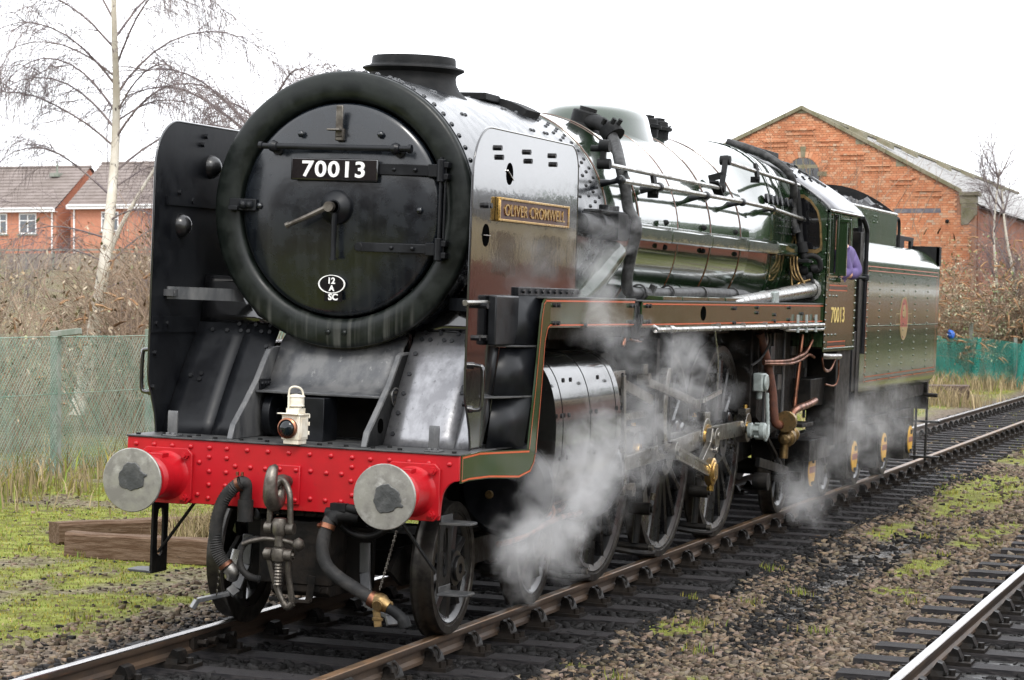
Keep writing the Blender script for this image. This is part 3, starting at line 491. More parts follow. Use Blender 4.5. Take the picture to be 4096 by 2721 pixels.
# ---- high running plate and valances (both sides mirrored, the far side plain)
def lining(parent, pts, w, x, mt='orange'):
    b = MB()
    for i in range(len(pts) - 1):
        (y0, z0), (y1, z1) = pts[i], pts[i + 1]; d = Vector((0, y1 - y0, z1 - z0)); n = Vector((0, -d.z, d.y)).normalized() * (w / 2); e = d.normalized() * (w / 2)
        xs = [x(y) if callable(x) else x for y in (y0, y1)]
        p = Vector((xs[0], y0, z0)) - e; q = Vector((xs[1], y1, z1)) + e
        b.add([p - n, q - n, q + n, p + n], [(0, 1, 2, 3)])
    return part('lining', b, M[mt], parent, None)
XV = 1.33
for sx in (-1, 1):
    b = MB(); b.box(min(.62 * sx, 1.335 * sx), max(.62 * sx, 1.335 * sx), 1.25, 3.62, 2.318, 2.33); b.box(min(.62 * sx, 1.335 * sx), max(.62 * sx, 1.335 * sx), 3.62, 3.80, 2.31, 2.321); b.box(min(.62 * sx, 1.335 * sx), max(.62 * sx, 1.335 * sx), 3.80, 11.30, 2.305, 2.317); part('running_plate', b, M['platform'], LOCO, .4, .003)
    b = MB(); b.box(min(.95 * sx, 1.16 * sx), max(.95 * sx, 1.16 * sx), 1.15, 2.62, 2.331, 2.39); part('deflector_angle', b, M['black'], LOCO, .4, .004)
    if sx < 0: continue
    rivets('angle_bolt', [((1.16, 1.25 + .15 * i, 2.365), (1, 0, 0)) for i in range(10)], .018, M['black'], LOCO, False, True)
    # front curved valance: short length by the beam, raking leg, and level length behind
    def xv(y): return 1.178 + (XV - 1.178) * min(max((y - .05) / 1.15, 0), 1) ** 1.0
    outer = [(.005, 1.296), (.3, 1.312), (1.04, 1.292), (1.12, 1.60), (1.165, 1.95), (1.185, 2.20), (1.21, 2.29), (1.26, 2.318), (3.60, 2.318)]
    inner = [(3.60, 2.115), (1.40, 2.118), (1.32, 2.10), (1.27, 2.03), (1.22, 1.62), (1.17, 1.28), (1.145, 1.20), (1.085, 1.135), (.9, 1.105), (.45, 1.13), (.15, 1.13), (.005, 1.118)]
    # built as three plates
    def slab(poly, name='valance'):
        b = MB(); n = len(poly); b.add([(xv(y) - .012, y, z) for y, z in poly] + [(xv(y), y, z) for y, z in poly], [tuple(range(n - 1, -1, -1)), tuple(range(n, 2 * n))] + [(i, (i + 1) % n, n + (i + 1) % n, n + i) for i in range(n)])
        return part(name, b, M['green_side'], LOCO, .4)
    va = slab([(.032, 1.296), (.3, 1.312), (1.055, 1.294), (1.165, 1.255), (1.145, 1.20), (1.085, 1.135), (.9, 1.105), (.45, 1.13), (.15, 1.13), (.032, 1.118)], 'front_valance')
    xo = lambda y: xv(y) + .0025
    lining(va, [(.05, 1.283), (.3, 1.299), (1.05, 1.28)], .012, xo); lining(va, [(.05, 1.283), (.05, 1.133), (.15, 1.143), (.45, 1.143), (.9, 1.118), (1.075, 1.147), (1.13, 1.2), (1.15, 1.25)], .012, xo)
    vb = slab([(1.04, 1.298), (1.09, 1.60), (1.14, 1.95), (1.17, 2.20), (1.195, 2.29), (1.245, 2.318), (1.36, 2.318), (1.36, 2.12), (1.32, 2.105), (1.27, 2.03), (1.215, 1.62), (1.17, 1.262)], 'valance')
    lining(vb, [(1.052, 1.30), (1.102, 1.60), (1.152, 1.95), (1.182, 2.19), (1.207, 2.28), (1.25, 2.304), (1.36, 2.304)], .011, xo); lining(vb, [(1.36, 2.134), (1.31, 2.118), (1.258, 2.03), (1.203, 1.62), (1.158, 1.27)], .011, xo)
    b = MB(); b.px([(1.363, 2.118), (3.60, 2.115), (3.60, 2.318), (1.363, 2.318)], XV - .012, XV); vc = part('valance', b, M['green_side'], LOCO, .4)
    lining(vc, [(1.365, 2.304), (3.58, 2.304)], .011, XV + .0025); lining(vc, [(1.365, 2.136), (3.58, 2.132)], .011, XV + .0025)
    b = MB(); b.px([(3.80, 2.105), (11.30, 2.105), (11.30, 2.306), (3.80, 2.306)], XV - .008, XV + .004); vd = part('valance', b, M['green_side'], LOCO, .4)
    lining(vd, [(3.83, 2.29), (11.29, 2.29)], .011, XV + .0065); lining(vd, [(3.83, 2.128), (11.29, 2.128)], .011, XV + .0065)
    b = MB(); b.px([(5.86 + .1 * math.cos(a), 2.215 + .062 * math.sin(a)) for a in np.linspace(0, 2 * pi, 25)[:-1]], XV + .0042, XV + .006); part('inspection_hole', b, M['hole_shade'], vd, .4)
    PR = [((XV + .003, y, z), (1, 0, 0)) for y in (1.42, 1.52, 3.45, 3.54, 3.92, 4.02) for z in (2.15, 2.275)] + [((XV + .003, y, z), (1, 0, 0)) for y, z in ((2.2, 2.135), (7.0, 2.26), (7.06, 2.26), (7.0, 2.13), (7.06, 2.13), (8.0, 2.27), (8.0, 2.22), (8.8, 2.2), (8.8, 2.14), (9.5, 2.27), (9.5, 2.15), (10.1, 2.21), (10.16, 2.21), (10.9, 2.15))]
    rivets('valance_bolt', PR, .018, M['black'], LOCO, False, True, .02)
    # black joint casting between the two lengths
    b = MB(); b.box(1.24, 1.31, 3.60, 3.80, 2.02, 2.30); b.cyl((1.28, 3.72, 2.17), (1.36, 3.72, 2.17), .04, 12); b.tube(bez([(1.34, 3.66, 2.28), (1.35, 3.66, 2.1), (1.35, 3.68, 2.02), (1.35, 3.8, 2.01)], 4), .01, 8); b.cyl((1.27, 3.58, 2.0), (1.27, 3.58, 2.12), .03, 10); part('drain_cock', b, M['sooty'], LOCO, .6, .003)
    b = MB(); b.tube(bez([(1.27, 3.58, 2.02), (1.28, 3.5, 1.97), (1.3, 3.4, 1.98), (1.3, 3.45, 2.02)], 4), .012, 8); b.tube(bez([(1.27, 3.6, 2.03), (1.3, 3.75, 2.0), (1.3, 3.95, 2.0)], 4), .012, 8); part('copper_pipe', b, M['copper'], LOCO, .8)
    # grey pipe runs under the valance
    b = MB(); b.tube(bez([(1.30, 4.15, 2.13), (1.35, 4.25, 2.09), (1.355, 4.5, 2.083), (1.355, 8, 2.085), (1.355, 11.25, 2.09)], 5), .022, 10); b.tube([(1.34, 9.3, 2.055), (1.345, 9.5, 2.045), (1.345, 11.3, 2.042)], .017, 10)
    for y in (4.6, 9.05, 9.3): b.cyl((1.355, y, 2.085), (1.355, y + .12, 2.085), .032, 10)
    for y in (6.35, 7.35, 8.3): b.bar((1.355, y, 2.13), (1.355, y, 2.06), .04, .03, (0, 1, 0))
    pr = part('valance_pipe', b, M['steel'], LOCO, .8)
    for y in (9.85, 10.3, 10.8):
        b = MB(); b.bar((1.36, y, 2.2), (1.365, y, 2.02), .04, .02, (1, 0, 0)); part('pipe_clip', b, M['grey_paint'], pr, .5)
    # steps between deflector and valance
    for y0, y1, z, x0 in ((.50, 1.17, 1.645, 1.135), (.78, 1.30, 1.985, 1.135)):
        b = MB(); b.add([(x0, y0, z), (xv(y0) - .01, y0 + .25, z), (xv(y1) - .014, y1, z), (x0, y1, z), (x0, y0, z + .012), (xv(y0) - .01, y0 + .25, z + .012), (xv(y1) - .014, y1, z + .012), (x0, y1, z + .012)], [(0, 3, 2, 1), (4, 5, 6, 7), (0, 1, 5, 4), (1, 2, 6, 5), (2, 3, 7, 6), (3, 0, 4, 7)]); part('front_step', b, M['platform'], LOCO, .4, .003)
    b = MB(); P = [(.64, 1.312), (.74, 1.64), (.74, 1.66), (.86, 1.98), (.86, 2.0), (1.02, 2.33)]
    for (ya, za), (yb, zb) in ((P[0], P[1]), (P[2], P[3]), (P[4], P[5])): b.grid([[(1.134, ya, za), (xv(ya + .3) - .016, ya + .36, za)], [(1.134, yb, zb), (xv(yb + .3) - .016, yb + .36, zb)]])
    o = part('step_riser', b, M['black'], LOCO, .4); s_ = o.modifiers.new('thick', 'SOLIDIFY'); s_.thickness = .008
    # vertical pipe and cladding box by the deflector
    b = MB(); b.box(1.14, 1.20, .56, 1.05, 2.0, 2.33); part('step_box', b, M['black'], LOCO, .4, .01)
    # locker boxes on the running plate by the boiler
    for y0, y1 in ((4.9, 5.55), (5.57, 6.5), (6.52, 7.15), (7.2, 8.2)):
        b = MB(); b.box(.9, 1.22, y0, y1, 2.318, 2.352); part('footplate_cover', b, M['green_side'], LOCO, .4, .004)
    # thick reversing-shaft casing into the cab
    b = MB(); b.tube([(1.17, 7.6, 2.30), (1.18, 9.3, 2.372), (1.2, 11.28, 2.46)], [.06, .065, .085], 16); b.lathe([(.09, -.02), (.12, -.015), (.12, .02), (.09, .03)], (1.2, 11.25, 2.458), (0, 1, .05), 16); part('reverser_casing', b, M['steel'], LOCO, .8)
    b = MB(); b.bar((1.18, 9.15, 2.36), (1.18, 9.35, 2.37), .17, .12); part('casing_bracket', b, M['grey_paint'], LOCO, .5, .01)

# ---- frames, cylinders
for sx in (-1, 1):
    b = MB(); b.px([(.03, .87), (.03, 1.29), (11.4, 1.29), (13.0, 1.1), (13.0, .75), (11, .6), (8.9, .62), (3, .72), (1.0, .80), (.5, .80)], .53 * sx, .56 * sx); part('main_frame', b, M['frame_black'], LOCO, .4)
b = MB(); b.box(-.5, .5, 1.2, 11, 1.25, 2.0); b.box(-.85, .85, 2.9, 9, 2.0, 2.15); b.box(-.9, .9, 3.4, 11.2, 2.15, 2.25); part('underboiler_plate', b, M['frame_black'], LOCO, .4)
def cylsec(r, top):
    P = []
    for a in np.linspace(-100, 100, 33): # outer face, rounded top and bottom
        t = math.radians(a); P.append((1.0 + (.36 + r) * math.copysign(abs(math.cos(t)) ** .75, math.cos(t)), 1.36 + (top + r) * math.copysign(abs(math.sin(t)) ** .9, math.sin(t))))
    return [(.56, P[-1][1])][:0] + [(.56, 1.36 - top - r)] + P + [(.56, 1.36 + top + r)]
for sx in (-1, 1):
    m_ = (lambda P: P) if sx > 0 else (lambda P: [(-x, z) for x, z in reversed(P)])
    b = MB(); b.py(m_(cylsec(-.012, .58)), 1.55, 3.25); cy = part('cylinder_casing', b, M['cylinder_paint'], LOCO, .5)
    for y in (1.72, 2.42, 3.12):
        b = MB(); b.py(m_(cylsec(-.0085, .58)), y, y + .05); part('casing_band', b, M['cylinder_paint'], cy, .5)
    if sx > 0:
        b = MB(); b.lathe([(.36, 3.25), (.36, 3.32), (.3, 3.36), (.12, 3.4), (.12, 3.5), (.07, 3.5), (.07, 3.6)], (1.02, 0, .98), (0, 1, 0), 28); b.lathe([(.2, 3.25), (.2, 3.34), (.09, 3.38), (.09, 3.62), (.04, 3.62)], (1.0, 0, 1.66), (0, 1, 0), 24); part('cylinder_end', b, M['black'], cy, .6)
        b = MB(); b.lathe([(.34, 1.55), (.34, 1.48), (.3, 1.44), (.001, 1.42)], (1.02, 0, .98), (0, 1, 0), 28); b.lathe([(.19, 1.55), (.19, 1.45), (.12, 1.40), (.001, 1.39)], (1.0, 0, 1.66), (0, 1, 0), 24); part('cylinder_front', b, M['black'], cy, .6)
        rivets('cover_bolt', [((1.355, y, z), (1, 0, .1)) for y in (1.62, 1.8, 2.5, 3.2) for z in (1.2, 1.5, 1.75)] + [((1.02 + .31 * math.cos(a), 3.33, .98 + .31 * math.sin(a)), (0, 1, 0)) for a in np.linspace(0, 6, 13)], .018, M['black'], cy, False, True)
b = MB()
for k, (y, r) in enumerate(((1.50, .075), (1.66, .055), (1.82, .055))): b.cyl((.92, y, .935), (.92, y + .12, .932), r, 18)
b.cyl((.92, 1.4, .937), (.92, 2.0, .93), .03, 10); part('relief_valve', b, M['dull_brass'], LOCO, .6, .004)
b = MB(); b.tube(bez([(1.02, 1.36, .60), (1.08, 1.7, .625), (1.1, 2.15, .675), (1.1, 2.62, .70), (1.1, 3.0, .69), (1.1, 3.1, .70)], 5), .02, 10); b.tube(bez([(1.0, 1.5, .70), (1.05, 2.0, .72), (1.08, 2.6, .75), (1.0, 3.0, .76)], 5), .018, 10); b.tube(bez([(1.1, 2.3, .68), (1.12, 2.34, .76), (1.08, 2.3, .86)], 4), .014, 8); part('cylinder_drain_pipe', b, M['copper'], LOCO, .8)

# ---- wheels (made once facing +x, copied and turned for the far side)
def wheel_parts(R, ns, hub, spoke_w, rim, thick=.14, weight=False, crank=False):
    P = {}
    b = MB(); b.lathe([(R - .075, 0), (R + .028, .0), (R + .03, .018), (R + .012, .03), (R + .002, .045), (R, .06), (R - .003, .134), (R - .008, .14), (R - .058, .14), (R - .062, .132), (R - .075, .13), (R - .075, 0)], (0, 0, 0), (1, 0, 0), 72); P['tyre'] = (b, M['tread'])
    b = MB(); b.lathe([(R - .075, .012), (R - .075, .124), (R - .085, .13), (R - .075 - rim, .11), (R - .08 - rim, .10), (R - .08 - rim, .03), (R - .075, .012)], (0, 0, 0), (1, 0, 0), 72)
    b.lathe([(.001, -.03), (hub, -.03), (hub, .02), (hub * 1.02, .13), (hub * .97, .16), (hub * .72, .165), (hub * .72, .185), (hub * .70, .19), (hub * .3, .19), (hub * .28, .17), (.001, .17)], (0, 0, 0), (1, 0, 0), 36)
    if crank:
        b.lathe([(.001, .02), (.15, .02), (.15, .16), (.13, .17), (.001, .17)], (0, .33, .13), (1, 0, 0), 24); b.px([(-.05, .12), (.25, .26), (.38, .05), (.1, -.14)], .04, .155)
    if weight:
        a0 = math.radians(202)
        pts = [((R - .09) * math.cos(a), (R - .09) * math.sin(a)) for a in np.linspace(a0 - weight, a0 + weight, 20)]
        k = .60 * R; ins = [(k * math.cos(a0) * 1.0 + (p - a0) / weight * (R - .09) * math.sin(weight) * -math.sin(a0), k * math.sin(a0) + (p - a0) / weight * (R - .09) * math.sin(weight) * math.cos(a0)) for p in np.linspace(a0 + weight, a0 - weight, 10)]
        b.px(pts + ins[1:-1], .02, .115)
    P['wheel'] = (b, M['wheel_black'])
    b = MB(); rows = []
    for t in np.linspace(0, 1, 5):
        r = hub * .9 + (R - .078 - rim * .6 - hub * .9) * t; w = spoke_w * (1.25 - .5 * t + .35 * max(t - .85, 0) * 6); d = .055 - .012 * t
        rows.append([(.075 + d * math.cos(a) * (1), w * math.sin(a), r) for a in np.linspace(0, 2 * pi, 9)[:-1]])
    b.grid(rows, True); P['spoke'] = (b, M['wheel_black'])
    return {k: (v[0].mesh(k, v[1], .7)) for k, v in P.items()}, ns
def put_wheel(W, y, R, sx=1, parent=None, x=.68, spokes=True):
    me, ns = W
    o = link('wheel', me['wheel'], parent or LOCO, (x * sx, y, R), (0, 0, 0 if sx > 0 else pi))
    link('tyre', me['tyre'], o)
    for i in range(ns if spokes else 0): link('spoke', me['spoke'], o, (0, 0, 0), (2 * pi * (i + .5) / ns, 0, 0))
    return o
WB = wheel_parts(.457, 9, .125, .05, .05); WD1 = wheel_parts(.94, 17, .21, .046, .06, crank=True, weight=math.radians(38)); WD = WD1; WT = wheel_parts(.502, 10, .14, .045, .05)
YB, YD, YT = (.998, 2.878), (4.605, 6.738, 8.872), 11.895
for y in YB:
    put_wheel(WB, y, .457, 1); put_wheel(WB, y, .457, -1)
for y in YD:
    put_wheel(WD, y, .94, 1); put_wheel(WD, y, .94, -1, spokes=False)
put_wheel(WT, YT, .502, 1); put_wheel(WT, YT, .502, -1, spokes=False)
for y, r in [(v, .457) for v in YB] + [(v, .94) for v in YD] + [(YT, .502)]: b = MB(); b.cyl((-.7, y, r), (.7, y, r), .09, 14); part('axle', b, M['frame_black'], LOCO, .6)
# bogie frame with spring gear and steadying details
b = MB()
for sx in (-1, 1):
    b.px([(.35, .48), (.55, .62), (3.3, .62), (3.45, .45), (3.2, .36), (2.4, .36), (2.2, .5), (1.7, .5), (1.5, .36), (.6, .36)], .57 * sx, .60 * sx)
b.box(-.57, .57, 1.6, 2.2, .35, .6); b.box(-.45, .45, .40, .46, .35, .75); part('bogie_frame', b, M['frame_black'], LOCO, .4)
b = MB(); b.box(.60, .75, 1.45, 2.4, .42, .60); b.cyl((.7, 2.0, .34), (.9, 2.0, .34), .05, 10); part('bogie_spring', b, M['grime'], LOCO, .5)
# brake gear between the drivers
for y in (3.62, 5.66, 7.80):
    b = MB(); b.tube([(.86, y - .05, .95), (.87, y + .06, .6), (.86, y + .02, .22)], [.03, .035, .03], 8); b.cyl((.80, y + .03, .52), (.98, y + .03, .52), .055, 12); b.cyl((.96, y + .03, .52), (1.0, y + .03, .52), .03, 8); b.tube([(.4, y + .02, .20), (.98, y + .02, .19)], .03, 8); b.tube(bez([(.7, y - .3, .2), (.95, y - .2, .16), (1.0, y + .1, .14)], 4), .025, 8); part('brake_hanger', b, M['frame_black'], LOCO, .7)
    b = MB(); b.cyl((.96, y + .02, .19), (1.02, y + .02, .19), .028, 10); part('brake_pin', b, M['rod'], LOCO, .7)
    b = MB(); b.cyl((.99, y + .03, .60), (1.0, y + .03, .66), .022, 8); part('brake_pin', b, M['rod'], LOCO, .7)

# ---- motion
PX, PZ = .33, .13
pin = [(y + PX, .94 + PZ) for y in YD]
def rodbar(p, q, x0, x1, h0, h1, flute=True):
    b = MB(); b.px([(p[0], p[1] - h0), (q[0], q[1] - h1), (q[0], q[1] + h1), (p[0], p[1] + h0)], x0, x1); return b
b = MB()
for i in range(2):
    p, q = pin[i], pin[i + 1]; b.px([(p[0] + .1, p[1] - .075), (q[0] - .1, q[1] - .075), (q[0] - .1, q[1] + .075), (p[0] + .1, p[1] + .075)], .965, 1.01)
for p in pin: b.cyl((.935, p[0], p[1]), (1.04, p[0], p[1]), .145, 24); b.box(.945, 1.03, p[0] - .09, p[0] + .09, p[1] + .12, p[1] + .19)
cr_ = part('coupling_rod', b, M['rod'], LOCO, .6, .004)
for p in pin:
    b = MB(); b.lathe([(.001, .0), (.06, 0), (.06, .02), (.055, .03)], (1.04, p[0], p[1]), (1, 0, 0), 16); b.cyl((1.0, p[0], p[1] + .19), (1.0, p[0], p[1] + .225), .022, 8); part('oil_cup', b, M['brass'], cr_, .6)
XH = (3.98, .985)
b = MB(); p, q = XH, pin[1]
b.px([(p[0] + .05, p[1] - .055), (q[0] - .12, q[1] - .085), (q[0] - .12, q[1] + .085), (p[0] + .05, p[1] + .055)], 1.055, 1.105); b.cyl((1.045, *q), (1.13, *q), .185, 28); b.cyl((1.04, *p), (1.13, *p), .10, 20); b.box(1.05, 1.125, q[0] - .1, q[0] + .1, q[1] + .15, q[1] + .24)
cn = part('connecting_rod', b, M['rod'], LOCO, .6, .005)
b = MB(); b.cyl((1.13, *q), (1.145, *q), .13, 24); part('brass_bush', b, M['brass'], cn, .6)
# return crank and eccentric rod
RC = (6.66, .80)
b = MB(); b.px([(q[0] - .10, q[1] + .10), (q[0] + .10, q[1] + .06), (q[0] + .09, q[1] - .12), (RC[0] + .09, RC[1] - .07), (RC[0] - .07, RC[1] - .05), (RC[0] - .08, RC[1] + .08), (q[0] - .14, q[1] - .02)], 1.148, 1.20); b.cyl((1.14, *q), (1.225, *q), .10, 20); b.cyl((1.2, q[0] - .03, q[1] - .1), (1.235, q[0] - .03, q[1] - .1), .03, 8); b.cyl((1.2, q[0] + .03, q[1] + .03), (1.235, q[0] + .03, q[1] + .03), .035, 8); b.cyl((1.2, *RC), (1.24, *RC), .085, 18); part('return_crank', b, M['rod'], LOCO, .6, .005)
b = MB(); b.lathe([(.001, .0), (.105, 0), (.125, .012), (.125, .062), (.115, .07), (.09, .074), (.08, .085), (.001, .088)], (1.232, *RC), (1, 0, 0), 32)
for a in range(4): b.dome((1.31, RC[0] + .075 * math.cos(a * 1.57 + .8), RC[1] + .075 * math.sin(a * 1.57 + .8)), (1, 0, 0), .014)
b.cyl((1.27, RC[0], RC[1] - .12), (1.27, RC[0], RC[1] - .17), .03, 10); part('eccentric_rod_end', b, M['brass'], LOCO, .6)
EL = (5.28, 1.06)
b = MB(); b.bar((1.262, *RC), (1.25, *EL), .03, .105, (0, 0, 1)); d = Vector((0, EL[0] - RC[0], EL[1] - RC[1])).normalized()
b2 = MB(); n = Vector((0, -d.z, d.y))
for k in (-1, 1): b2.bar(Vector((1.279, *RC)) + n * k * .044 + d * .1, Vector((1.267, *EL)) + n * k * .044 - d * .05, .012, .02, (0, 0, 1))
er = part('eccentric_rod', b, M['rod'], LOCO, .6, .003); part('rod_flange', b2, M['steel'], er, .6)
b = MB(); b.cyl((1.2, *EL), (1.30, *EL), .075, 18); b.cyl((1.28, *EL), (1.32, *EL), .04, 10); P = [(EL[0] + .03 - .10 * (1 - t * t), EL[1] + .33 + .36 * t) for t in np.linspace(-1, 1, 9)]
b.px([(y - .055, z) for y, z in P] + [(y + .055, z) for y, z in reversed(P)], 1.14, 1.20); part('expansion_link', b, M['rod'], LOCO, .6, .004)
# slide bars, crosshead, combination lever, radius rod
b = MB(); b.box(.98, 1.09, 3.3, 5.3, 1.34, 1.40); b.box(.98, 1.09, 3.3, 5.3, 1.24, 1.27); part('slide_bar', b, M['rod'], LOCO, .5, .004)
b = MB(); b.box(.96, 1.13, 3.72, 4.12, 1.27, 1.48); b.box(.96, 1.13, 3.78, 4.08, .90, 1.28); b.cyl((.95, *XH), (1.15, *XH), .13, 22); b.box(1.1, 1.14, 3.80, 4.06, 1.44, 1.50); b.cyl((1.02, 3.4, .985), (1.02, 3.9, .985), .05, 12); ch_ = part('crosshead', b, M['rod'], LOCO, .6, .006)
b = MB(); b.bar((1.16, 3.98, 1.2), (1.16, 4.0, .80), .04, .06, (0, 1, 0)); b.cyl((1.1, 3.85, .82), (1.24, 3.85, .82), .04, 12); b.cyl((1.1, 3.98, .82), (1.27, 3.98, .82), .045, 12); b.cyl((1.24, 3.98, .82), (1.28, 3.98, .82), .06, 6); b.bar((1.17, 3.6, .83), (1.17, 4.05, .81), .03, .05); part('union_link', b, M['worn_steel'], LOCO, .6, .003)
b = MB(); b.bar((1.19, 4.0, .83), (1.19, 3.86, 1.72), .03, .06, (0, 1, 0)); part('combination_lever', b, M['rod'], LOCO, .6, .003)
b = MB(); b.bar((1.13, 3.70, 1.71), (1.13, 5.35, 1.42), .035, .085, (0, 0, 1)); b.box(1.08, 1.18, 3.62, 3.95, 1.64, 1.76); b.box(1.08, 1.18, 3.66, 3.92, 1.50, 1.56); b.box(1.11, 1.15, 3.70, 3.76, 1.40, 1.7); b.box(1.11, 1.15, 3.84, 3.90, 1.40, 1.7); part('radius_rod', b, M['rod'], LOCO, .6, .004)
b = MB(); b.bar((1.2, 4.50, 1.66), (1.2, 6.15, 1.44), .03, .07, (0, 0, 1)); b.cyl((1.14, 4.5, 1.68), (1.24, 4.5, 1.68), .05, 10); b.cyl((1.19, 4.5, 1.7), (1.19, 4.5, 1.8), .03, 8); b.box(1.15, 1.24, 6.1, 6.3, 1.38, 1.46); part('lifting_arm', b, M['worn_steel'], LOCO, .6, .003)
for q in ((.62, 1.16, 5.0, 5.1, 1.1, 2.0), (.62, 1.1, 5.75, 5.82, 1.0, 2.1)): b = MB(); b.box(*q); part('motion_bracket', b, M['frame_black'], LOCO, .5, .005)
b = MB(); b.bar((1.25, 6.27, 1.44), (1.27, 6.9, 1.51), .03, .035); b.tube([(1.3, 6.45, 2.07), (1.3, 6.62, 1.83), (1.3, 6.65, 1.52)], .009, 6); part('reach_rod', b, M['steel'], LOCO, .7)
# speedometer drive on the last driver and its flexible conduit
sp = pin[2]
b = MB(); b.lathe([(.001, -.02), (.075, -.015), (.08, .02), (.065, .03), (.065, .10), (.085, .105), (.085, .15), (.06, .17), (.001, .17)], (1.08, sp[0] - .12, sp[1] - .02), (1, 0, 0), 18)
for a in range(6): b.bolt((1.185, sp[0] - .12 + .075 * math.cos(a), sp[1] - .02 + .075 * math.sin(a)), (-1, 0, 0), .016, .05)
b.bar((1.04, sp[0], sp[1]), (1.1, sp[0] - .1, sp[1] - .02), .05, .05); part('speedometer_drive', b, M['grey_paint'], LOCO, .6, .003)
b = MB(); b.tube(bez([(1.22, sp[0] - .06, sp[1] - .12), (1.24, sp[0] - .02, sp[1] - .05), (1.22, sp[0] + .05, 1.15), (1.2, sp[0] + .06, 1.42)], 10), [.016, .020] * 15 + [.016], 8); part('speedometer_cable', b, M['grey_paint'], LOCO, .5)
b = MB(); b.box(1.12, 1.22, 8.93, 9.14, 1.44, 1.62); b.cyl((1.22, 9.035, 1.53), (1.25, 9.035, 1.53), .085, 16); b.cyl((1.17, 9.03, 1.36), (1.17, 9.03, 1.46), .03, 10); part('speedometer_box', b, M['grey_paint'], LOCO, .6, .02)
# ---- cab
YF, YR, XC = 11.30, 13.15, 1.355
def roofsec(k=0.):
    R = [(1.37, 3.315), (1.345, 3.36), (1.27, 3.425), (1.13, 3.525), (.96, 3.635), (.78, 3.74), (.58, 3.83), (.38, 3.90), (.19, 3.94), (0, 3.955)]
    R = [(x, z + k) for x, z in R]; return [(-x, z) for x, z in R] + [(x, z) for x, z in reversed(R)][1:]
b = MB(); b.grid([[(x, y, z) for x, z in roofsec()] for y in (YF - .03, 11.9, 12.6, 13.3)]); cro = part('cab_roof', b, M['cab_roof'], LOCO, .9); s_ = cro.modifiers.new('thick', 'SOLIDIFY'); s_.thickness = .02; s_.offset = 0
b = MB()
for sx in (1,): b.tube([(1.375, YF - .03, 3.315), (1.375, 13.3, 3.315)], .012, 6); b.bar((1.36, YF, 3.30), (1.36, YR, 3.30), .02, .03)
part('gutter', b, M['green'], cro, .6)
b = MB()
for x0, z0, x1, z1 in ((.50, 3.865, .62, 3.815),): b.add([(x0, 11.35, z0 + .012), (x1, 11.35, z1 + .02), (x1, 13.2, z1 + .02), (x0, 13.2, z0 + .012), (x0, 11.35, z0 + .04), (x1, 11.35, z1 + .045), (x1, 13.2, z1 + .045), (x0, 13.2, z0 + .04)], [(0, 3, 2, 1), (4, 5, 6, 7), (0, 1, 5, 4), (1, 2, 6, 5), (2, 3, 7, 6), (3, 0, 4, 7)])
b.box(-.45, .45, 11.7, 12.9, 3.93, 3.99); b.bar((1.0, 12.85, 3.62), (.7, 12.9, 3.80), .12, .03); part('roof_ventilator', b, M['sooty'], cro, .5, .006)
PR = []
for y in (11.55, 12.0, 12.4, 12.8):
    for t in (.3, .34, .42, .55): i = int(t * 10); x = 1.27 - t * 1.1; z = 3.425 + (x < 1.2) * (1.27 - x) * .66; PR.append(((x, y + .1 * math.sin(t * 40), z + .012), (.5, 0, .85)))
rivets('roof_bolt', PR, .02, M['sooty'], cro, False, True)
# front plate with the spectacle window
outl = [(-1.355, 1.85)] + [(x, z - .012) for x, z in roofsec()][0:] + [(1.355, 1.85)]
b = MB(); b.py(outl, YF, YF + .012); cf = part('cab_front', b, M['green'], LOCO, .4)
SPW = [(.965, 3.40), (1.0, 3.445), (1.08, 3.452), (1.16, 3.40), (1.235, 3.30), (1.272, 3.17), (1.292, 2.94), (1.285, 2.89), (1.24, 2.865), (1.10, 2.868), (1.04, 2.885), (1.01, 2.99), (.975, 3.2), (.955, 3.34)]
cxs, czs = 1.12, 3.16
for sx in (1, -1):
    b = MB(); b.grid([[(sx * (cxs + (x - cxs) * k), y, czs + (z - czs) * k) for x, z in SPW] for k, y in ((1.06, YF), (1.06, YF - .018), (.93, YF - .018), (.93, YF))], True); wf = part('window_frame', b, M['dull_brass'], cf, .5)
    b = MB(); b.py([(sx * (cxs + (x - cxs) * .95), czs + (z - czs) * .95) for x, z in (SPW if sx > 0 else SPW[::-1])], YF - .006, YF - .003); part('window_glass', b, M['glass_dark'], cf, .4)
rivets('cab_rivet', [((x + .0, YF, z), (0, -1, 0)) for x, z in ((1.33, 3.30), (1.25, 3.40), (1.13, 3.49), (1.0, 3.575), (.88, 3.64), (1.335, 3.15), (1.335, 3.0), (1.335, 2.85), (1.335, 2.7), (1.335, 2.55), (1.335, 2.4), (1.2, 2.75), (1.05, 2.78), (1.3, 2.78), (1.28, 2.62), (1.15, 2.62))], .016, M['green'], cf)
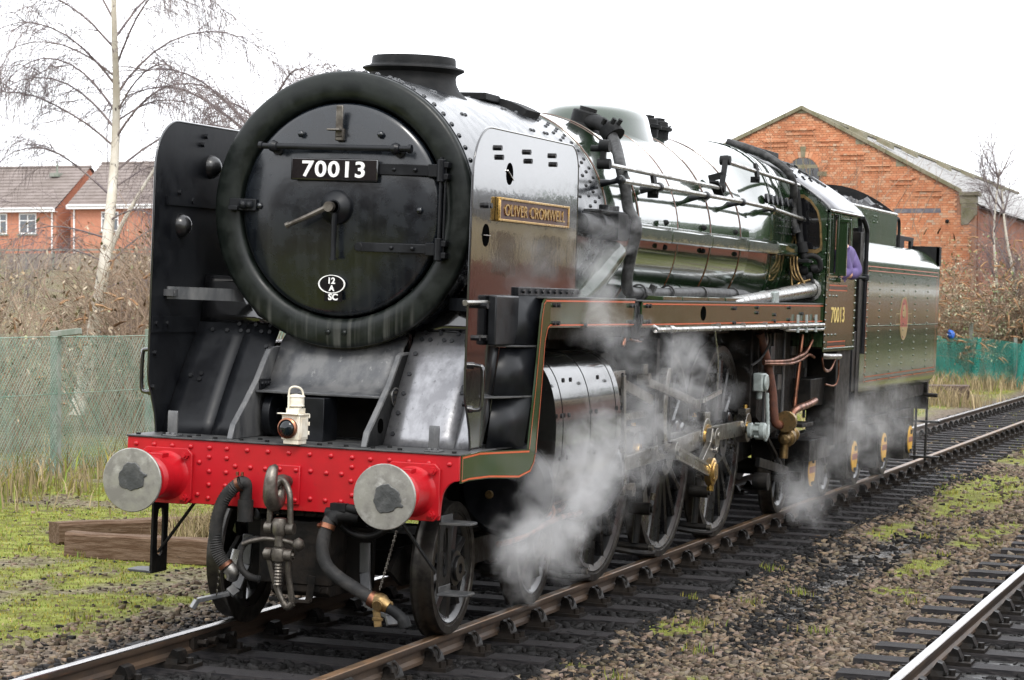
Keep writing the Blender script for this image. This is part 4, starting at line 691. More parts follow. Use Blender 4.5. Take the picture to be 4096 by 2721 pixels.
# side sheet with two windows, built round the openings
for sx in (1, -1):
    xa, xb = XC * sx, (XC - .012) * sx
    b = MB(); W1 = (11.22, 11.80); W2 = (11.96, 12.66); zb, zt = 2.63, 3.285
    b.box(min(xa, xb), max(xa, xb), YF, YR - .02, 1.80, zb); b.box(min(xa, xb), max(xa, xb), YF, YR - .02, zt, 3.315)
    W1 = (11.38, 11.86); W2 = (12.0, 12.62)
    for y0, y1 in ((YF, W1[0]), (W1[1], W2[0]), (W2[1], 12.78)): b.box(min(xa, xb), max(xa, xb), y0, y1, zb, zt)
    sd = part('cab_side', b, M['green_side'], LOCO, .4)
    for y0, y1 in (W1, W2):
        b = MB(); 
        for a in ((y0 - .03, y0 + .01, zb - .03, zt + .02), (y1 - .01, y1 + .03, zb - .03, zt + .02), (y0 + .01, y1 - .01, zb - .03, zb + .01), (y0 + .01, y1 - .01, zt - .01, zt + .02)): b.box(xa - .01, xa + .014 * sx + .001, *a)
        part('window_frame', b, M['green'], sd, .4, .003)
    b = MB(); b.box(xa - .02 * sx - .002, xa - .02 * sx + .002, W1[0], W1[1], zb, zt); part('window_glass', b, M['glass_dark'], sd, .4)
    b = MB(); b.box(xa - .005, xa + .10, 11.90, 11.94, 2.62, 3.24); b.box(xa - .005, xa + .13, 11.89, 11.95, 3.20, 3.235); b.box(xa - .005, xa + .05, 11.89, 11.95, 2.55, 2.60); part('side_deflector', b, M['dull_brass'] if 0 else M['green'], sd, .4, .003)
    if sx > 0:
        me = text_mesh('lettering', '70013', .235, M['gold'], .0008, .003, .80, 1.0); o = link('lettering', me, sd, (XC + .0025, 12.06, 2.195)); o.rotation_euler = (pi / 2, 0, pi / 2)
        for z0, z1 in ((2.515, 2.462), (1.905, 1.852)):
            lining(sd, [(11.50, z0), (12.56, z0)], .012, XC + .0022); lining(sd, [(11.50, z1), (12.56, z1)], .012, XC + .0022)
            lining(sd, [(11.50, (z0 + z1) / 2), (12.56, (z0 + z1) / 2)], .03, XC + .0018, 'lining_black')
        PR = [((XC, y, 1.83), (1, 0, 0)) for y in np.linspace(11.36, 13.08, 16)] + [((XC, y, 2.575), (1, 0, 0)) for y in (11.5, 11.6, 11.7, 11.8)] + [((XC, YF + .035, z), (1, 0, 0)) for z in np.linspace(1.9, 3.25, 18)] + [((XC, 13.08, z), (1, 0, 0)) for z in np.linspace(1.9, 2.58, 9)] + [((XC, y, z), (1, 0, 0)) for y in (11.55, 11.75, 11.95) for z in (2.4, 1.98)]
        rivets('cab_rivet', PR, .015, M['green'], sd)
b = MB(); b.box(-1.34, 1.34, YF + .5, YR - .02, 1.82, 1.88); b.box(-1.3, 1.3, YF + .25, YF + .3, 1.9, 3.3); b.box(-1.33, -1.30, YF + .3, 13, 1.9, 3.3); part('cab_interior', b, M['cab_dark'], LOCO, .4)
b = MB(); b.box(.5, 1.2, 12.0, 12.4, 2.15, 2.25); b.box(.6, 1.0, 12.3, 12.38, 2.25, 2.7); b.box(1.05, 1.25, 11.6, 11.75, 2.2, 3.0); part('driver_seat', b, M['crest_red'], LOCO, .4, .02)
b = MB(); b.tube(bez([(1.37, 13.30, 3.3), (1.40, 13.42, 3.18), (1.40, 13.45, 3.0), (1.40, 13.45, 2.0), (1.40, 13.45, 1.75)], 5), .028, 10); b.cyl((1.3, 13.2, 2.62), (1.42, 13.45, 2.62), .02, 10); b.lathe([(.001, -.05), (.045, -.03), (.045, .03), (.001, .05)], (1.40, 13.45, 2.62), (0, 0, 1), 12); part('cab_handrail', b, M['black'], LOCO, .8)
# pipes down the cab front
b = MB(); b.tube(bez([(.30, 10.95, 3.99), (.62, 10.92, 3.90), (.86, 10.9, 3.78), (1.0, 10.9, 3.66), (1.03, 11.0, 3.50), (1.0, 11.1, 3.35), (1.03, 11.1, 3.15), (1.06, 11.1, 3.05)], 6), .042, 12); part('cab_front_pipe', b, M['lagging'], LOCO, .8)
b = MB(); b.tube(bez([(1.02, 11.15, 3.52), (1.05, 11.18, 3.3), (1.07, 11.18, 3.05), (1.12, 11.15, 2.86), (1.16, 11.15, 2.76)], 6), .04, 12); b.lathe([(.04, -.06), (.06, -.055), (.06, .055), (.04, .06)], (1.115, 11.15, 2.90), (.2, 0, -1), 12); b.tube(bez([(1.16, 11.14, 2.80), (1.22, 11.16, 2.82), (1.29, 11.2, 2.78), (1.30, 11.22, 2.68), (1.24, 11.2, 2.66)], 6), .03, 10); part('injector_steam_pipe', b, M['sooty'], LOCO, .8)
b = MB(); b.box(1.05, 1.24, 10.9, 11.1, 2.74, 2.775); b.box(1.03, 1.10, 10.9, 11.0, 2.60, 2.74)
for x, y, z in ((1.15, 11.1, 2.66), (1.19, 11.15, 2.6), (1.24, 11.2, 2.68), (1.14, 11.05, 2.56), (1.2, 11.2, 2.54), (1.10, 11.1, 2.68)): b.lathe([(.001, -.05), (.04, -.04), (.05, 0), (.04, .04), (.001, .05)], (x, y, z), (1, .3, .2), 10)
b.box(1.1, 1.25, 11.15, 11.28, 2.35, 2.55); part('valve_cluster', b, M['sooty'], LOCO, .7, .004)
b = MB()
for dx in (0, .035, .07): b.tube(bez([(1.04 + dx, 10.9, 2.80), (1.05 + dx, 10.9, 2.68), (1.09 + dx, 10.9, 2.58), (1.16 + dx, 10.95, 2.54 - dx)], 5), .013, 8)
b.tube(bez([(1.06, 10.9, 2.7), (1.07, 10.9, 2.5), (1.12, 10.9, 2.46), (1.14, 10.92, 2.52), (1.24, 11.0, 2.56)], 5), .014, 8); part('brass_pipe', b, M['dull_brass'], LOCO, .8)
# firebox lower part, ashpan, injectors and pipework below the cab
b = MB(); b.px([(9.7, 2.0), (9.7, 1.15), (10.4, .95), (11.2, 1.0), (12.0, 1.3), (12.8, 1.5), (12.8, 2.0)], .72, 1.0); b.box(-.95, .95, 9.6, 11.2, 1.2, 2.3); part('ashpan', b, M['grime'], LOCO, .4, .004)
b = MB()
for y in (10.0, 10.35, 10.9, 11.6, 12.1): b.box(1.0, 1.02, y, y + .07, 1.05, 2.0)
for y, z in ((10.2, 1.7), (10.6, 1.4), (11.3, 1.75), (11.9, 1.6)): b.box(1.0, 1.025, y, y + .2, z, z + .16)
part('ashpan_rib', b, M['worn_plate'], LOCO, .4, .003)
b = MB(); b.tube(bez([(1.0, 9.72, 2.0), (1.05, 9.85, 1.75), (1.1, 9.95, 1.45), (1.12, 10.0, 1.2), (1.13, 10.05, 1.09), (1.17, 10.15, 1.06), (1.2, 10.3, 1.07)], 6), .045, 12); part('injector_feed_pipe', b, M['rust_pipe'], LOCO, .8)
b = MB(); b.tube(bez([(1.16, 10.1, 1.06), (1.18, 10.25, 1.09)], 4), .046, 12); b.tube(bez([(1.22, 10.3, .90), (1.22, 10.38, 1.05), (1.22, 10.45, 1.17), (1.24, 10.7, 1.22), (1.25, 11.1, 1.24), (1.25, 11.5, 1.27)], 6), .038, 12); b.tube(bez([(1.15, 10.9, 1.22), (1.16, 10.95, 1.5), (1.17, 11.0, 1.8), (1.17, 11.05, 1.98)], 5), .022, 8)
b.tube(bez([(1.1, 9.5, 1.72), (1.2, 10.2, 1.72), (1.22, 10.7, 1.76), (1.23, 11.0, 1.80), (1.25, 11.2, 1.92)], 6), .02, 8); b.tube(bez([(1.1, 9.5, 1.70), (1.21, 10.2, 1.69), (1.22, 10.8, 1.72), (1.24, 11.1, 1.77), (1.26, 11.3, 1.74)], 6), .016, 8); part('copper_pipe', b, M['copper'], LOCO, .8)
b = MB(); b.lathe([(.001, -.16), (.05, -.15), (.06, -.05), (.09, -.04), (.09, .04), (.07, .05), (.06, .2), (.08, .21), (.08, .26), (.001, .27)], (1.22, 10.25, .93), (0, 1, .1), 16); b.cyl((1.22, 10.3, .95), (1.22, 10.3, 1.12), .06, 14); b.cyl((1.2, 10.2, .88), (1.2, 10.2, .72), .045, 12); b.cyl((1.22, 10.12, 1.1), (1.22, 10.20, 1.1), .11, 16); part('injector', b, M['dull_brass'], LOCO, .6, .003)
b = MB(); b.tube(bez([(1.1, 9.7, 2.0), (1.1, 9.75, 1.9), (1.05, 9.6, 1.75), (1.02, 9.3, 1.68)], 6), .014, 8); part('hose', b, M['rubber'], LOCO, .8)
b = MB(); b.bar((1.1, 9.4, .72), (1.15, 10.6, .56), .05, .09); b.bar((1.12, 9.7, .95), (1.14, 10.4, .62), .04, .04); b.cyl((1.05, 9.5, .52), (1.2, 9.5, .52), .09, 14); b.cyl((1.1, 10.5, .62), (1.1, 10.5, .8), .05, 10); b.box(1.05, 1.2, 10.3, 10.8, .47, .55); b.cyl((1.2, 10.6, .51), (1.3, 10.6, .51), .05, 10); b.box(1.1, 1.3, 10.6, 11.2, 1.02, 1.06); part('brake_rigging', b, M['frame_black'], LOCO, .6, .004)
b = MB(); b.tube(bez([(1.33, 11.4, 1.76), (1.36, 11.5, 1.75), (1.37, 12.2, 1.74)], 4), .03, 10); part('cab_step_pipe', b, M['steel'], LOCO, .8)
b = MB()
for k in range(3): b.tube(bez([(1.34, 11.34, 1.74), (1.35, 11.4 + .03 * k, 1.63 - .015 * k), (1.35, 11.75 + .03 * k, 1.60), (1.36, 12.0, 1.71)], 5), .01, 8)
b.tube(bez([(1.36, 12.2, 1.7), (1.36, 12.22, 1.5), (1.34, 12.1, 1.42), (1.3, 11.8, 1.44)], 5), .01, 8); part('copper_wire', b, M['copper'], LOCO, .8)
b = MB(); b.box(.6, 1.2, 11.5, 13.1, 1.2, 1.5); b.box(1.0, 1.32, 12.3, 13.15, .75, 1.82); b.box(.62, 1.25, 11.3, 12.5, .62, .85); part('trailing_frame', b, M['frame_black'], LOCO, .4, .01)
def axlebox(y, R, parent, yy=1):
    b = MB(); b.box(.9, 1.13, y - .26, y + .26, R - .26, R + .30); b.cyl((1.05, y, R), (1.165, y, R), .195, 28); b.box(.95, 1.08, y - .7, y + .7, R + .31, R + .40); ab = part('axlebox', b, M['frame_black'], parent, .5, .006)
    b = MB(); b.cyl((1.165, y, R), (1.178, y, R), .182, 32); cv = part('axlebox_cover', b, M['yellow'], ab, .5)
    b = MB(); b.add([(1.18, y - .172, R - .035), (1.18, y + .172, R - .035), (1.18, y + .172, R + .035), (1.18, y - .172, R + .035)], [(0, 1, 2, 3)]); part('red_band', b, M['crest_red'], cv, None)
    b = MB(); b.cyl((1.178, y, R + .10), (1.195, y, R + .10), .03, 10); part('cover_bolt', b, M['sooty'], cv, .5); b = MB(); b.box(1.178, 1.2, y - .05, y + .05, R - .165, R - .13); part('cover_catch', b, M['sooty'], cv, .5)
M['yellow'] = mat('yellow_paint', (.75, .42, .03), .4, c2=(.6, .33, .03), ns=8)
axlebox(YT, .50, LOCO)

# ---- front end: coupling, hoses, steps, guard irons
b = MB(); P = [(.045, -.30, 1.155), (.012, -.31, 1.15), (-.012, -.30, 1.10), (-.02, -.29, 1.02), (.0, -.27, .94), (.045, -.25, .925), (.085, -.22, .96), (.085, -.17, 1.05), (.06, -.12, 1.10), (.045, 0, 1.07)]
P = [(.0, -.235, 1.165), (.0, -.275, 1.15), (.0, -.30, 1.08), (.0, -.295, .99), (.0, -.25, .935), (.0, -.18, .945), (.0, -.14, 1.01), (.0, -.15, 1.07), (.0, -.10, 1.08), (.0, 0, 1.06)]
b.tube(bez(P, 5), [.012] + [.028] * 3 + [.035 + .016 * math.sin(i / 30 * pi) for i in range(31)] + [.038] * (len(bez(P, 5)) - 35), 12); part('draw_hook', b, M['worn_steel'], LOCO, .8)
cp = MB(); x0 = .035
for s_ in (-1, 1): cp.tube(bez([(x0 + .03 * s_, -.19, 1.06), (x0 + .062 * s_, -.21, 1.0), (x0 + .07 * s_, -.21, .90), (x0 + .075 * s_, -.205, .78)], 5), .02, 10); cp.cyl((x0 + .05 * s_, -.205, .775), (x0 + .10 * s_, -.205, .775), .038, 14)
cp.tube(bez([(x0 - .03, -.19, 1.06), (x0, -.185, 1.085), (x0 + .03, -.19, 1.06)], 4), .02, 10); cps = part('screw_coupling', cp, M['worn_steel'], LOCO, .7)
b = MB(); b.lathe([(.001, -.06), (.04, -.055), (.052, -.03), (.052, .03), (.04, .055), (.001, .06)], (x0, -.205, .785), (0, 0, 1), 18); b.cyl((x0, -.205, .73), (x0, -.205, .66), .032, 14); b.lathe([(.001, -.06), (.045, -.04), (.055, 0), (.045, .04), (.001, .06)], (x0, -.205, .605), (0, 0, 1), 18)
for s_ in (-1, 1): b.cyl((x0 + .045 * s_, -.205, .605), (x0 + .095 * s_, -.205, .605), .04, 14); b.cyl((x0 + .095 * s_, -.205, .605), (x0 + .108 * s_, -.205, .605), .02, 8)
part('trunnion', b, M['worn_steel'], cps, .7)
b = MB(); b.tube([(x0, -.205, .40 + .0105 * i) for i in range(34)], [.022, .028] * 17, 10); part('screw_thread', b, M['worn_steel'], cps, .5)
b = MB(); b.tube(bez([(x0 - .02, -.205, .70), (x0 - .1, -.21, .70), (x0 - .19, -.22, .68), (x0 - .25, -.22, .655)], 5), .016, 8); b.tube(bez([(x0 + .02, -.205, .70), (x0 + .08, -.21, .69), (x0 + .13, -.22, .675)], 5), .016, 8); b.lathe([(.001, -.045), (.03, -.03), (.042, 0), (.03, .03), (.001, .045)], (x0 + .14, -.22, .68), (0, 0, 1), 14); part('tommy_bar', b, M['worn_steel'], cps, .8)
b = MB()
for s_ in (-1, 1): b.tube(bez([(x0 + .07 * s_, -.2, .58), (x0 + .055 * s_ + .005, -.18, .48), (x0 + .045 * s_ + .03, -.16, .36), (x0 + .03 * s_ + .05, -.15, .29)], 5), .02, 10)
b.tube(bez([(x0 + .02, -.15, .29), (x0 + .05, -.15, .262), (x0 + .085, -.15, .29)], 4), .025, 10); part('shackle', b, M['worn_steel'], cps, .8)
b = MB(); b.box(-.12, .165, .02, .06, .27, .29); b.tube(bez([(-.06, .05, .30), (-.06, .08, .45)], 3), .022, 6); b.bar((.15, .05, .28), (.17, .05, .45), .05, .012, (0, 1, 0)); part('coupling_hanger', b, M['grime'], LOCO, .5, .003)
# cover box under the beam
b = MB(); b.box(-.235, .27, .10, .5, .38, .80); b.box(-.235, .27, .09, .5, .83, .873); b.px([(.11, .38), (.11, .33), (.16, .30), (.5, .30), (.5, .38)], -.15, .26); part('front_stretcher', b, M['grime'], LOCO, .4, .008)
rivets('stretcher_bolt', [((x, .09, .852), (0, -1, 0)) for x in (-.2, -.1, .0, .07, .16)] + [((-.2, .10, .77), (0, -1, 0)), ((-.2, .10, .58), (0, -1, 0)), ((.2, .11, .36), (0, -1, 0))], .016, M['grime'], LOCO, False, True)
# vacuum hose (ribbed) and its standpipe
b = MB(); b.tube(bez([(-.275, -.06, .80), (-.272, -.07, .95), (-.268, -.08, 1.02), (-.275, -.10, 1.045), (-.30, -.12, 1.045)], 5), .042, 14); b.cyl((-.273, -.062, .79), (-.273, -.066, .93), .052, 16); part('vacuum_standpipe', b, M['rubber'], LOCO, .7)
hp_ = bez([(-.285, -.115, 1.04), (-.33, -.13, 1.015), (-.395, -.135, .935), (-.436, -.135, .825), (-.452, -.13, .70), (-.44, -.125, .60), (-.40, -.12, .525), (-.355, -.11, .48)], 12)
b = MB(); b.tube(hp_, [.040 if i % 2 else .045 for i in range(len(hp_))], 16); vh = part('vacuum_hose', b, M['rubber'], LOCO, 1.0)
b = MB(); b.lathe([(.044, -.012), (.05, -.012), (.05, .012), (.044, .012)], (-.30, -.12, 1.035), (1, 0, .45), 16); b.lathe([(.044, -.012), (.051, -.012), (.051, .012), (.044, .012)], (-.375, -.115, .50), (.6, .1, -.75), 16)
for dx in (0, .035): b.cyl((-.315 + dx, -.12, 1.09), (-.315 + dx, -.12, 1.115), .011, 8)
part('hose_clip', b, M['copper'], vh, .6)
b = MB(); b.tube(bez([(-.36, -.11, .485), (-.335, -.10, .455), (-.35, -.08, .42)], 4), .048, 12); b.bar((-.36, -.09, .42), (-.33, -.06, .60), .03, .04); b.bar((-.42, -.1, .5), (-.33, -.1, .43), .012, .03); part('hose_rest', b, M['steel'], LOCO, .6)
b = MB()
for i in range(9): b.lathe([(.006, -.002), (.013, 0), (.006, .002)], (-.425 - .002 * i, -.10, .47 - .021 * i), (1, i % 2, 0), 8)
part('hose_chain', b, M['worn_steel'], LOCO, .8)
b = MB(); b.tube(bez([(-.23, .08, .66), (-.30, .06, .65), (-.345, .04, .58), (-.33, .02, .48), (-.27, .02, .42), (-.2, .05, .40)], 10), [.022 if i % 2 else .026 for i in range(51)], 10); part('brake_hose', b, M['rubber'], LOCO, .9)
# steam heat hose
hp_ = bez([(.345, -.06, .87), (.335, -.11, .83), (.321, -.13, .77), (.315, -.15, .70), (.322, -.16, .62), (.36, -.165, .545), (.44, -.17, .483), (.555, -.18, .425), (.69, -.19, .36)], 8)
b = MB(); b.tube(hp_, .043, 16); sh = part('steam_heat_hose', b, M['rubber'], LOCO, 1.0)
b = MB(); b.lathe([(.044, -.016), (.052, -.016), (.052, .016), (.044, .016)], (.33, -.12, .80), (.2, .3, 1), 16); b.cyl((.28, -.15, .805), (.30, -.16, .805), .016, 8); b.lathe([(.046, -.02), (.054, -.02), (.054, .02), (.046, .02)], (.69, -.19, .36), (.9, -.05, -.42), 16); part('hose_clip', b, M['copper'], sh, .6)
b = MB(); b.tube(bez([(.50, -.02, .87), (.42, -.05, .875), (.36, -.08, .865), (.342, -.10, .83)], 5), [.045] * 11 + [.05] * 5, 14); b.box(.335, .44, -.10, -.03, .90, .95); b.cyl((.44, -.06, .92), (.52, -.06, .915), .03, 10); b.cyl((.30, -.07, .88), (.34, -.07, .88), .04, 10); part('steam_heat_valve', b, M['sooty'], LOCO, .7, .004)
b = MB(); b.bar((.50, -.07, .90), (.53, -.09, 1.075), .016, .022, (0, 1, 0)); part('valve_lever', b, M['rust_pipe'], LOCO, .5, .003)
b = MB(); b.lathe([(.001, -.07), (.04, -.065), (.05, -.03), (.06, -.01), (.06, .02), (.045, .05), (.04, .08)], (.745, -.195, .345), (-.9, .05, .42), 16); b.cyl((.745, -.23, .335), (.745, -.26, .33), .035, 14); b.bar((.72, -.2, .30), (.74, -.21, .19), .05, .015, (0, 1, 0)); b.bar((.70, -.21, .24), (.77, -.21, .24), .02, .02); b.bar((.77, -.2, .33), (.83, -.2, .345), .02, .03); cpn = part('hose_coupling_head', b, M['dull_brass'], LOCO, .7, .002)
b = MB(); b.tube(bez([(.78, -.20, .325), (.85, -.2, .29), (.90, -.2, .25), (.925, -.2, .20)], 5), [.035] * 10 + [.04] * 6, 12); part('coupling_mouth', b, M['sooty'], cpn, .7)
b = MB()
for i in range(26):
    t = i / 25; b.lathe([(.004, -.0035), (.010, -.002), (.010, .002), (.004, .0035)], (.785 - .05 * t, -.06 - .13 * t, .79 - .36 * t), (1, 0, 0) if i % 2 else (0, 1, 0), 8)
part('coupling_chain', b, M['worn_steel'], LOCO, .8)
b = MB(); b.tube(bez([(.36, .05, .79), (.45, .06, .74), (.56, .06, .735), (.66, .04, .78), (.72, .03, .86)], 6), .024, 10); part('front_pipe', b, M['frame_black'], LOCO, .8)
# guard irons
for s_ in (-1, 1):
    b = MB(); P = [(.42 * s_, .34, .66), (.43 * s_, .33, .46), (.47 * s_, .28, .30), (.50 * s_, .24, .265), (.69 * s_, .14, .215), (.715 * s_, .12, .16)]
    for i in range(5): b.bar(P[i], P[i + 1], .07 if i < 3 else .075, .028, (0, 1, 0) if i < 3 else (0, 0, 1))
    part('guard_iron', b, M['worn_plate'], LOCO, .5, .004)
# hanging footsteps with a long slot
for sx in (-1, 1):
    xp = 1.02 * sx; y0, y1 = .10, .33; b = MB(); zt, zb = .875, .375
    b.px([(y0, zt), (y0, zb), (y1, zb), (y1, zt), (.215, zt), (.215, .815), (.215 + .035, .80), (.262, .75), (.262, .55), (.215 + .035, .50), (.215, .485), (.215 - .035, .50), (.168, .55), (.168, .75), (.215 - .035, .80), (.2149, .815), (.2149, zt)], xp - .008, xp + .008)
    fs = part('footstep_bracket', b, M['frame_black'], LOCO, .4)
    b = MB(); b.bar((xp * .97, .15, .52), (.72 * sx, .12, .875), .012, .035, (0, 1, 0)); part('step_stay', b, M['frame_black'], fs, .4)
    for z in (.385,) if sx < 0 else (.385, .845):
        b = MB(); b.pz([(xp, y0 - .01), (xp + .17 * sx, y0 + .02), (xp + .195 * sx, y0 + .05), (xp + .195 * sx, y1 - .04), (xp + .17 * sx, y1), (xp, y1 + .01)], z - .008, z + .008); b.box(min(xp, xp + .012 * sx), max(xp, xp + .012 * sx), y0, y1, z, z + .05); part('step_tread', b, M['platform'], fs, .4, .003)

# ================================================================ headlamp on the beam
LAMP = thing('headlamp', 'cream oil headlamp with copper-rimmed lens standing on the platform above the red beam', 'lamp', (0, 0, 0), (0, TH, 0))
lx, lz = .022, 1.311; LA = math.radians(-4)
b = MB(); b.box(-.062, .066, -.055, .075, .03, .195); b.box(-.07, .074, -.062, .082, .19, .20); b.pz([(-.05, -.05), (.06, -.05), (.06, .07), (-.05, .07)], .0, .03); b.box(-.085, .06, -.085, -.05, .195, .203); b.box(-.042, .05, -.04, .06, .20, .235); lb = part('lamp_body', b, M['cream_lamp'], LAMP, .4, .003, loc=(lx, 0, lz), rot=(0, 0, LA))
b = MB(); b.lathe([(.04, .235), (.04, .246)], (.004, .01, 0), (0, 0, 1), 20); b.lathe([(.055, .246), (.057, .252), (.053, .256), (.053, .305), (.058, .308), (.058, .314), (.05, .32), (.001, .328)], (.004, .01, 0), (0, 0, 1), 24); part('lamp_chimney', b, M['cream_lamp'], LAMP, .6, loc=(lx, 0, lz), rot=(0, 0, LA))
b = MB(); b.tube(bez([(-.022, -.045, .20), (-.022, -.046, .28), (-.022, -.045, .34), (-.012, -.04, .368), (.008, -.01, .375), (.028, .03, .36), (.032, .055, .32), (.032, .06, .24)], 5), .007, 8); part('lamp_handle', b, M['cream_lamp'], LAMP, .8, loc=(lx, 0, lz), rot=(0, 0, LA))
b = MB(); b.lathe([(.058, .055), (.068, .06), (.068, .08), (.058, .088), (.054, .08), (.054, .055)], (-.012, 0, .105), (0, -1, 0), 32); part('lens_rim', b, M['copper'], LAMP, .6, loc=(lx, 0, lz), rot=(0, 0, LA))
b = MB(); b.lathe([(.055, .078), (.045, .092), (.03, .101), (.001, .106)], (-.012, 0, .105), (0, -1, 0), 28); part('lamp_lens', b, M['lens'], LAMP, 1.2, loc=(lx, 0, lz), rot=(0, 0, LA))
b = MB(); b.box(.066, .07, -.03, .06, .045, .17)
for z in (.06, .12, .17): b.cyl((.068, .08, z), (.068, .08, z + .025), .007, 8)
part('lamp_door', b, M['cream_lamp'], LAMP, .4, .001, loc=(lx, 0, lz), rot=(0, 0, LA))

# ================================================================ tender
TEND = thing('tender', 'dark green six-wheeled tender heaped with coal, coupled behind the locomotive cab', 'tender', (0, 14, 0), (0, TH, 0))
def tp(name, mb, mt, par=None, sharp=.5, bevel=0, kind=None):
    if par is None: mb.v = [(x, y - 14, z) for x, y, z in mb.v]
    else: mb.v = [(x, y - 14, z) for x, y, z in mb.v]
    return part(name, mb, mt, par or TEND, sharp, bevel, kind=kind)
TY0, TY1, XT = 13.98, 20.15, 1.28
half = [(.9, 1.18), (1.10, 1.20), (1.20, 1.255), (1.262, 1.34), (XT, 1.44), (XT, 2.80), (1.272, 2.86), (1.25, 2.90), (1.19, 2.96), (1.08, 3.04), (.98, 3.075), (.95, 3.08)]
b = MB(); sec = half + [(-x, z) for x, z in reversed(half)]
b.py(sec, TY0, TY1); tank = tp('tank', b, M['green_side'], None, .5)
b = MB(); b.box(.92, .95, 14.3, 18.3, 3.06, 3.50); b.box(-.95, -.92, 14.3, 18.3, 3.06, 3.50); tp('bunker_side', b, M['green_side'], None, .4, .01)
b = MB(); b.tube([(.94, 14.3, 3.505), (.94, 18.3, 3.505)], .022, 8); tp('bunker_rim', b, M['steel'], None)
b = MB(); P = [(-.95, 3.06), (-.95, 3.5)] + [(x, 3.885 - .385 * abs(x / .95) ** 2.0) for x in np.linspace(-.93, .93, 21)] + [(.95, 3.5), (.95, 3.06)]; b.py(P, 18.28, 18.31); tp('bunker_back', b, M['sooty'], None, .5)
b = MB()
rg = random.Random(5)
for i in range(420):
    x, y = rg.uniform(-.8, .78), rg.uniform(14.4, 18.1); z = 3.40 + .12 * (1 - (x / .95) ** 2) + rg.uniform(-.05, .06) + .05 * math.sin(y * 3); s_ = rg.uniform(.05, .13)
    R_ = Euler((rg.random() * 6, rg.random() * 6, rg.random() * 6)).to_matrix(); o = len(b.v)
    b.add([Vector((x, y, z)) + R_ @ Vector((a * s_ * rg.uniform(.6, 1), c * s_ * rg.uniform(.6, 1), d * s_ * rg.uniform(.5, .9))) for a, c, d in ((-1, -1, -1), (1, -1, -1), (1, 1, -1), (-1, 1, -1), (-1, -1, 1), (1, -1, 1), (1, 1, 1), (-1, 1, 1))], [(0, 3, 2, 1), (4, 5, 6, 7), (0, 1, 5, 4), (1, 2, 6, 5), (2, 3, 7, 6), (3, 0, 4, 7)])
tp('coal', b, M['coal'], None, None, 0, 'stuff')
b = MB(); b.box(.86, 1.285, 20.0, 20.03, 2.86, 3.13); b.box(1.24, 1.285, 20.0, 20.2, 2.86, 3.13); tp('rear_plate', b, M['sooty'], None, .4, .004)
b = MB(); b.px([(18.8, 3.07), (18.8, 3.24), (20.1, 3.24), (20.1, 3.07), (19.9, 3.07), (19.9, 3.19), (19.3, 3.19), (19.3, 3.07)], .86, .9); b.cyl((.88, 18.75, 3.23), (.88, 20.15, 3.23), .02, 8); b.tube(bez([(.9, 18.5, 3.08), (.9, 18.5, 3.40), (.9, 18.65, 3.47), (.9, 18.8, 3.40), (.9, 18.8, 3.08)], 5), .022, 8); tp('lifting_eye', b, M['sooty'], None)
cols = (14.36, 15.21, 16.1, 17.05, 18.02, 19.12)
PR = [(p, (1, 0, 0)) for y in cols for p in [(XT, y, z) for z in np.linspace(1.4, 2.75, 17)]]
PR += [((XT, y, 2.055), (1, 0, 0)) for y in np.linspace(14.05, 20.1, 95)]
PR += [((.95, y, z), (1, 0, 0)) for y, zs in ((15.1, (3.42,)), (15.9, (3.42, 3.34, 3.25, 3.16, 3.1)), (16.5, (3.42,)), (16.6, (3.42,)), (16.7, (3.42,)), (16.5, (3.35,)), (16.75, (3.35,))) for z in zs]
b = MB()
for p, n in PR: b.dome(p, n, .014 if abs(p[2] - 2.055) > .001 else .009, None, 6)
tp('tank_rivet', b, M['green_side'], None, 1.0, 0, 'stuff')
def tlin(pts, w, mt='orange'):
    b = MB()
    for i in range(len(pts) - 1):
        (y0, z0), (y1, z1) = pts[i], pts[i + 1]; d = Vector((0, y1 - y0, z1 - z0)); n = Vector((0, -d.z, d.y)).normalized() * (w / 2); e = d.normalized() * (w / 2); p = Vector((XT + .0022, y0, z0)) - e; q = Vector((XT + .0022, y1, z1)) + e
        b.add([p - n, q - n, q + n, p + n], [(0, 1, 2, 3)])
    tp('lining', b, M[mt], None, None)
tlin([(14.3, 2.765), (20.0, 2.765), (20.0, 1.40), (14.3, 1.40), (14.3, 2.765)], .009); tlin([(14.38, 2.715), (19.92, 2.715), (19.92, 1.455), (14.38, 1.455), (14.38, 2.715)], .009)
# crest: oval with a red field, gold lower part and side bars
b = MB(); oc = lambda k, x: [(x, 17.12 + k * .335 * math.cos(a), 2.14 + k * .28 * math.sin(a)) for a in np.linspace(0, 2 * pi, 41)[:-1]]
b.px([(p[1], p[2]) for p in oc(.94, 0)], XT + .0015, XT + .003); cs = tp('crest', b, M['crest_red'], None, .4)
b = MB(); b.grid([oc(1., XT + .002), oc(1., XT + .0045), oc(.9, XT + .0045), oc(.9, XT + .002)], True); tp('crest_rim', b, M['crest_tone'], None)
b = MB(); lo = [(p[1], p[2]) for p in oc(.86, 0) if p[2] < 2.06]; b.px(lo, XT + .003, XT + .0045)
b.px(arc2(17.12, 1.98, .06, 0, 360, 14)[:-1], XT + .0046, XT + .0055); b.px([(16.98, 2.2), (17.06, 2.30), (17.2, 2.32), (17.28, 2.22), (17.24, 2.12), (17.15, 2.18), (17.05, 2.12)], XT + .003, XT + .0045); tp('crest_emblem', b, M['crest_tone'], None)
for y0, y1 in ((16.48, 16.82), (17.42, 17.76)):
    for z in (2.07, 2.2): tlin([(y0, z), (y1, z)], .009, 'crest_tone')
    tlin([(y0 if y0 < 17 else y1, 2.07), (y0 if y0 < 17 else y1, 2.2)], .009, 'crest_tone')
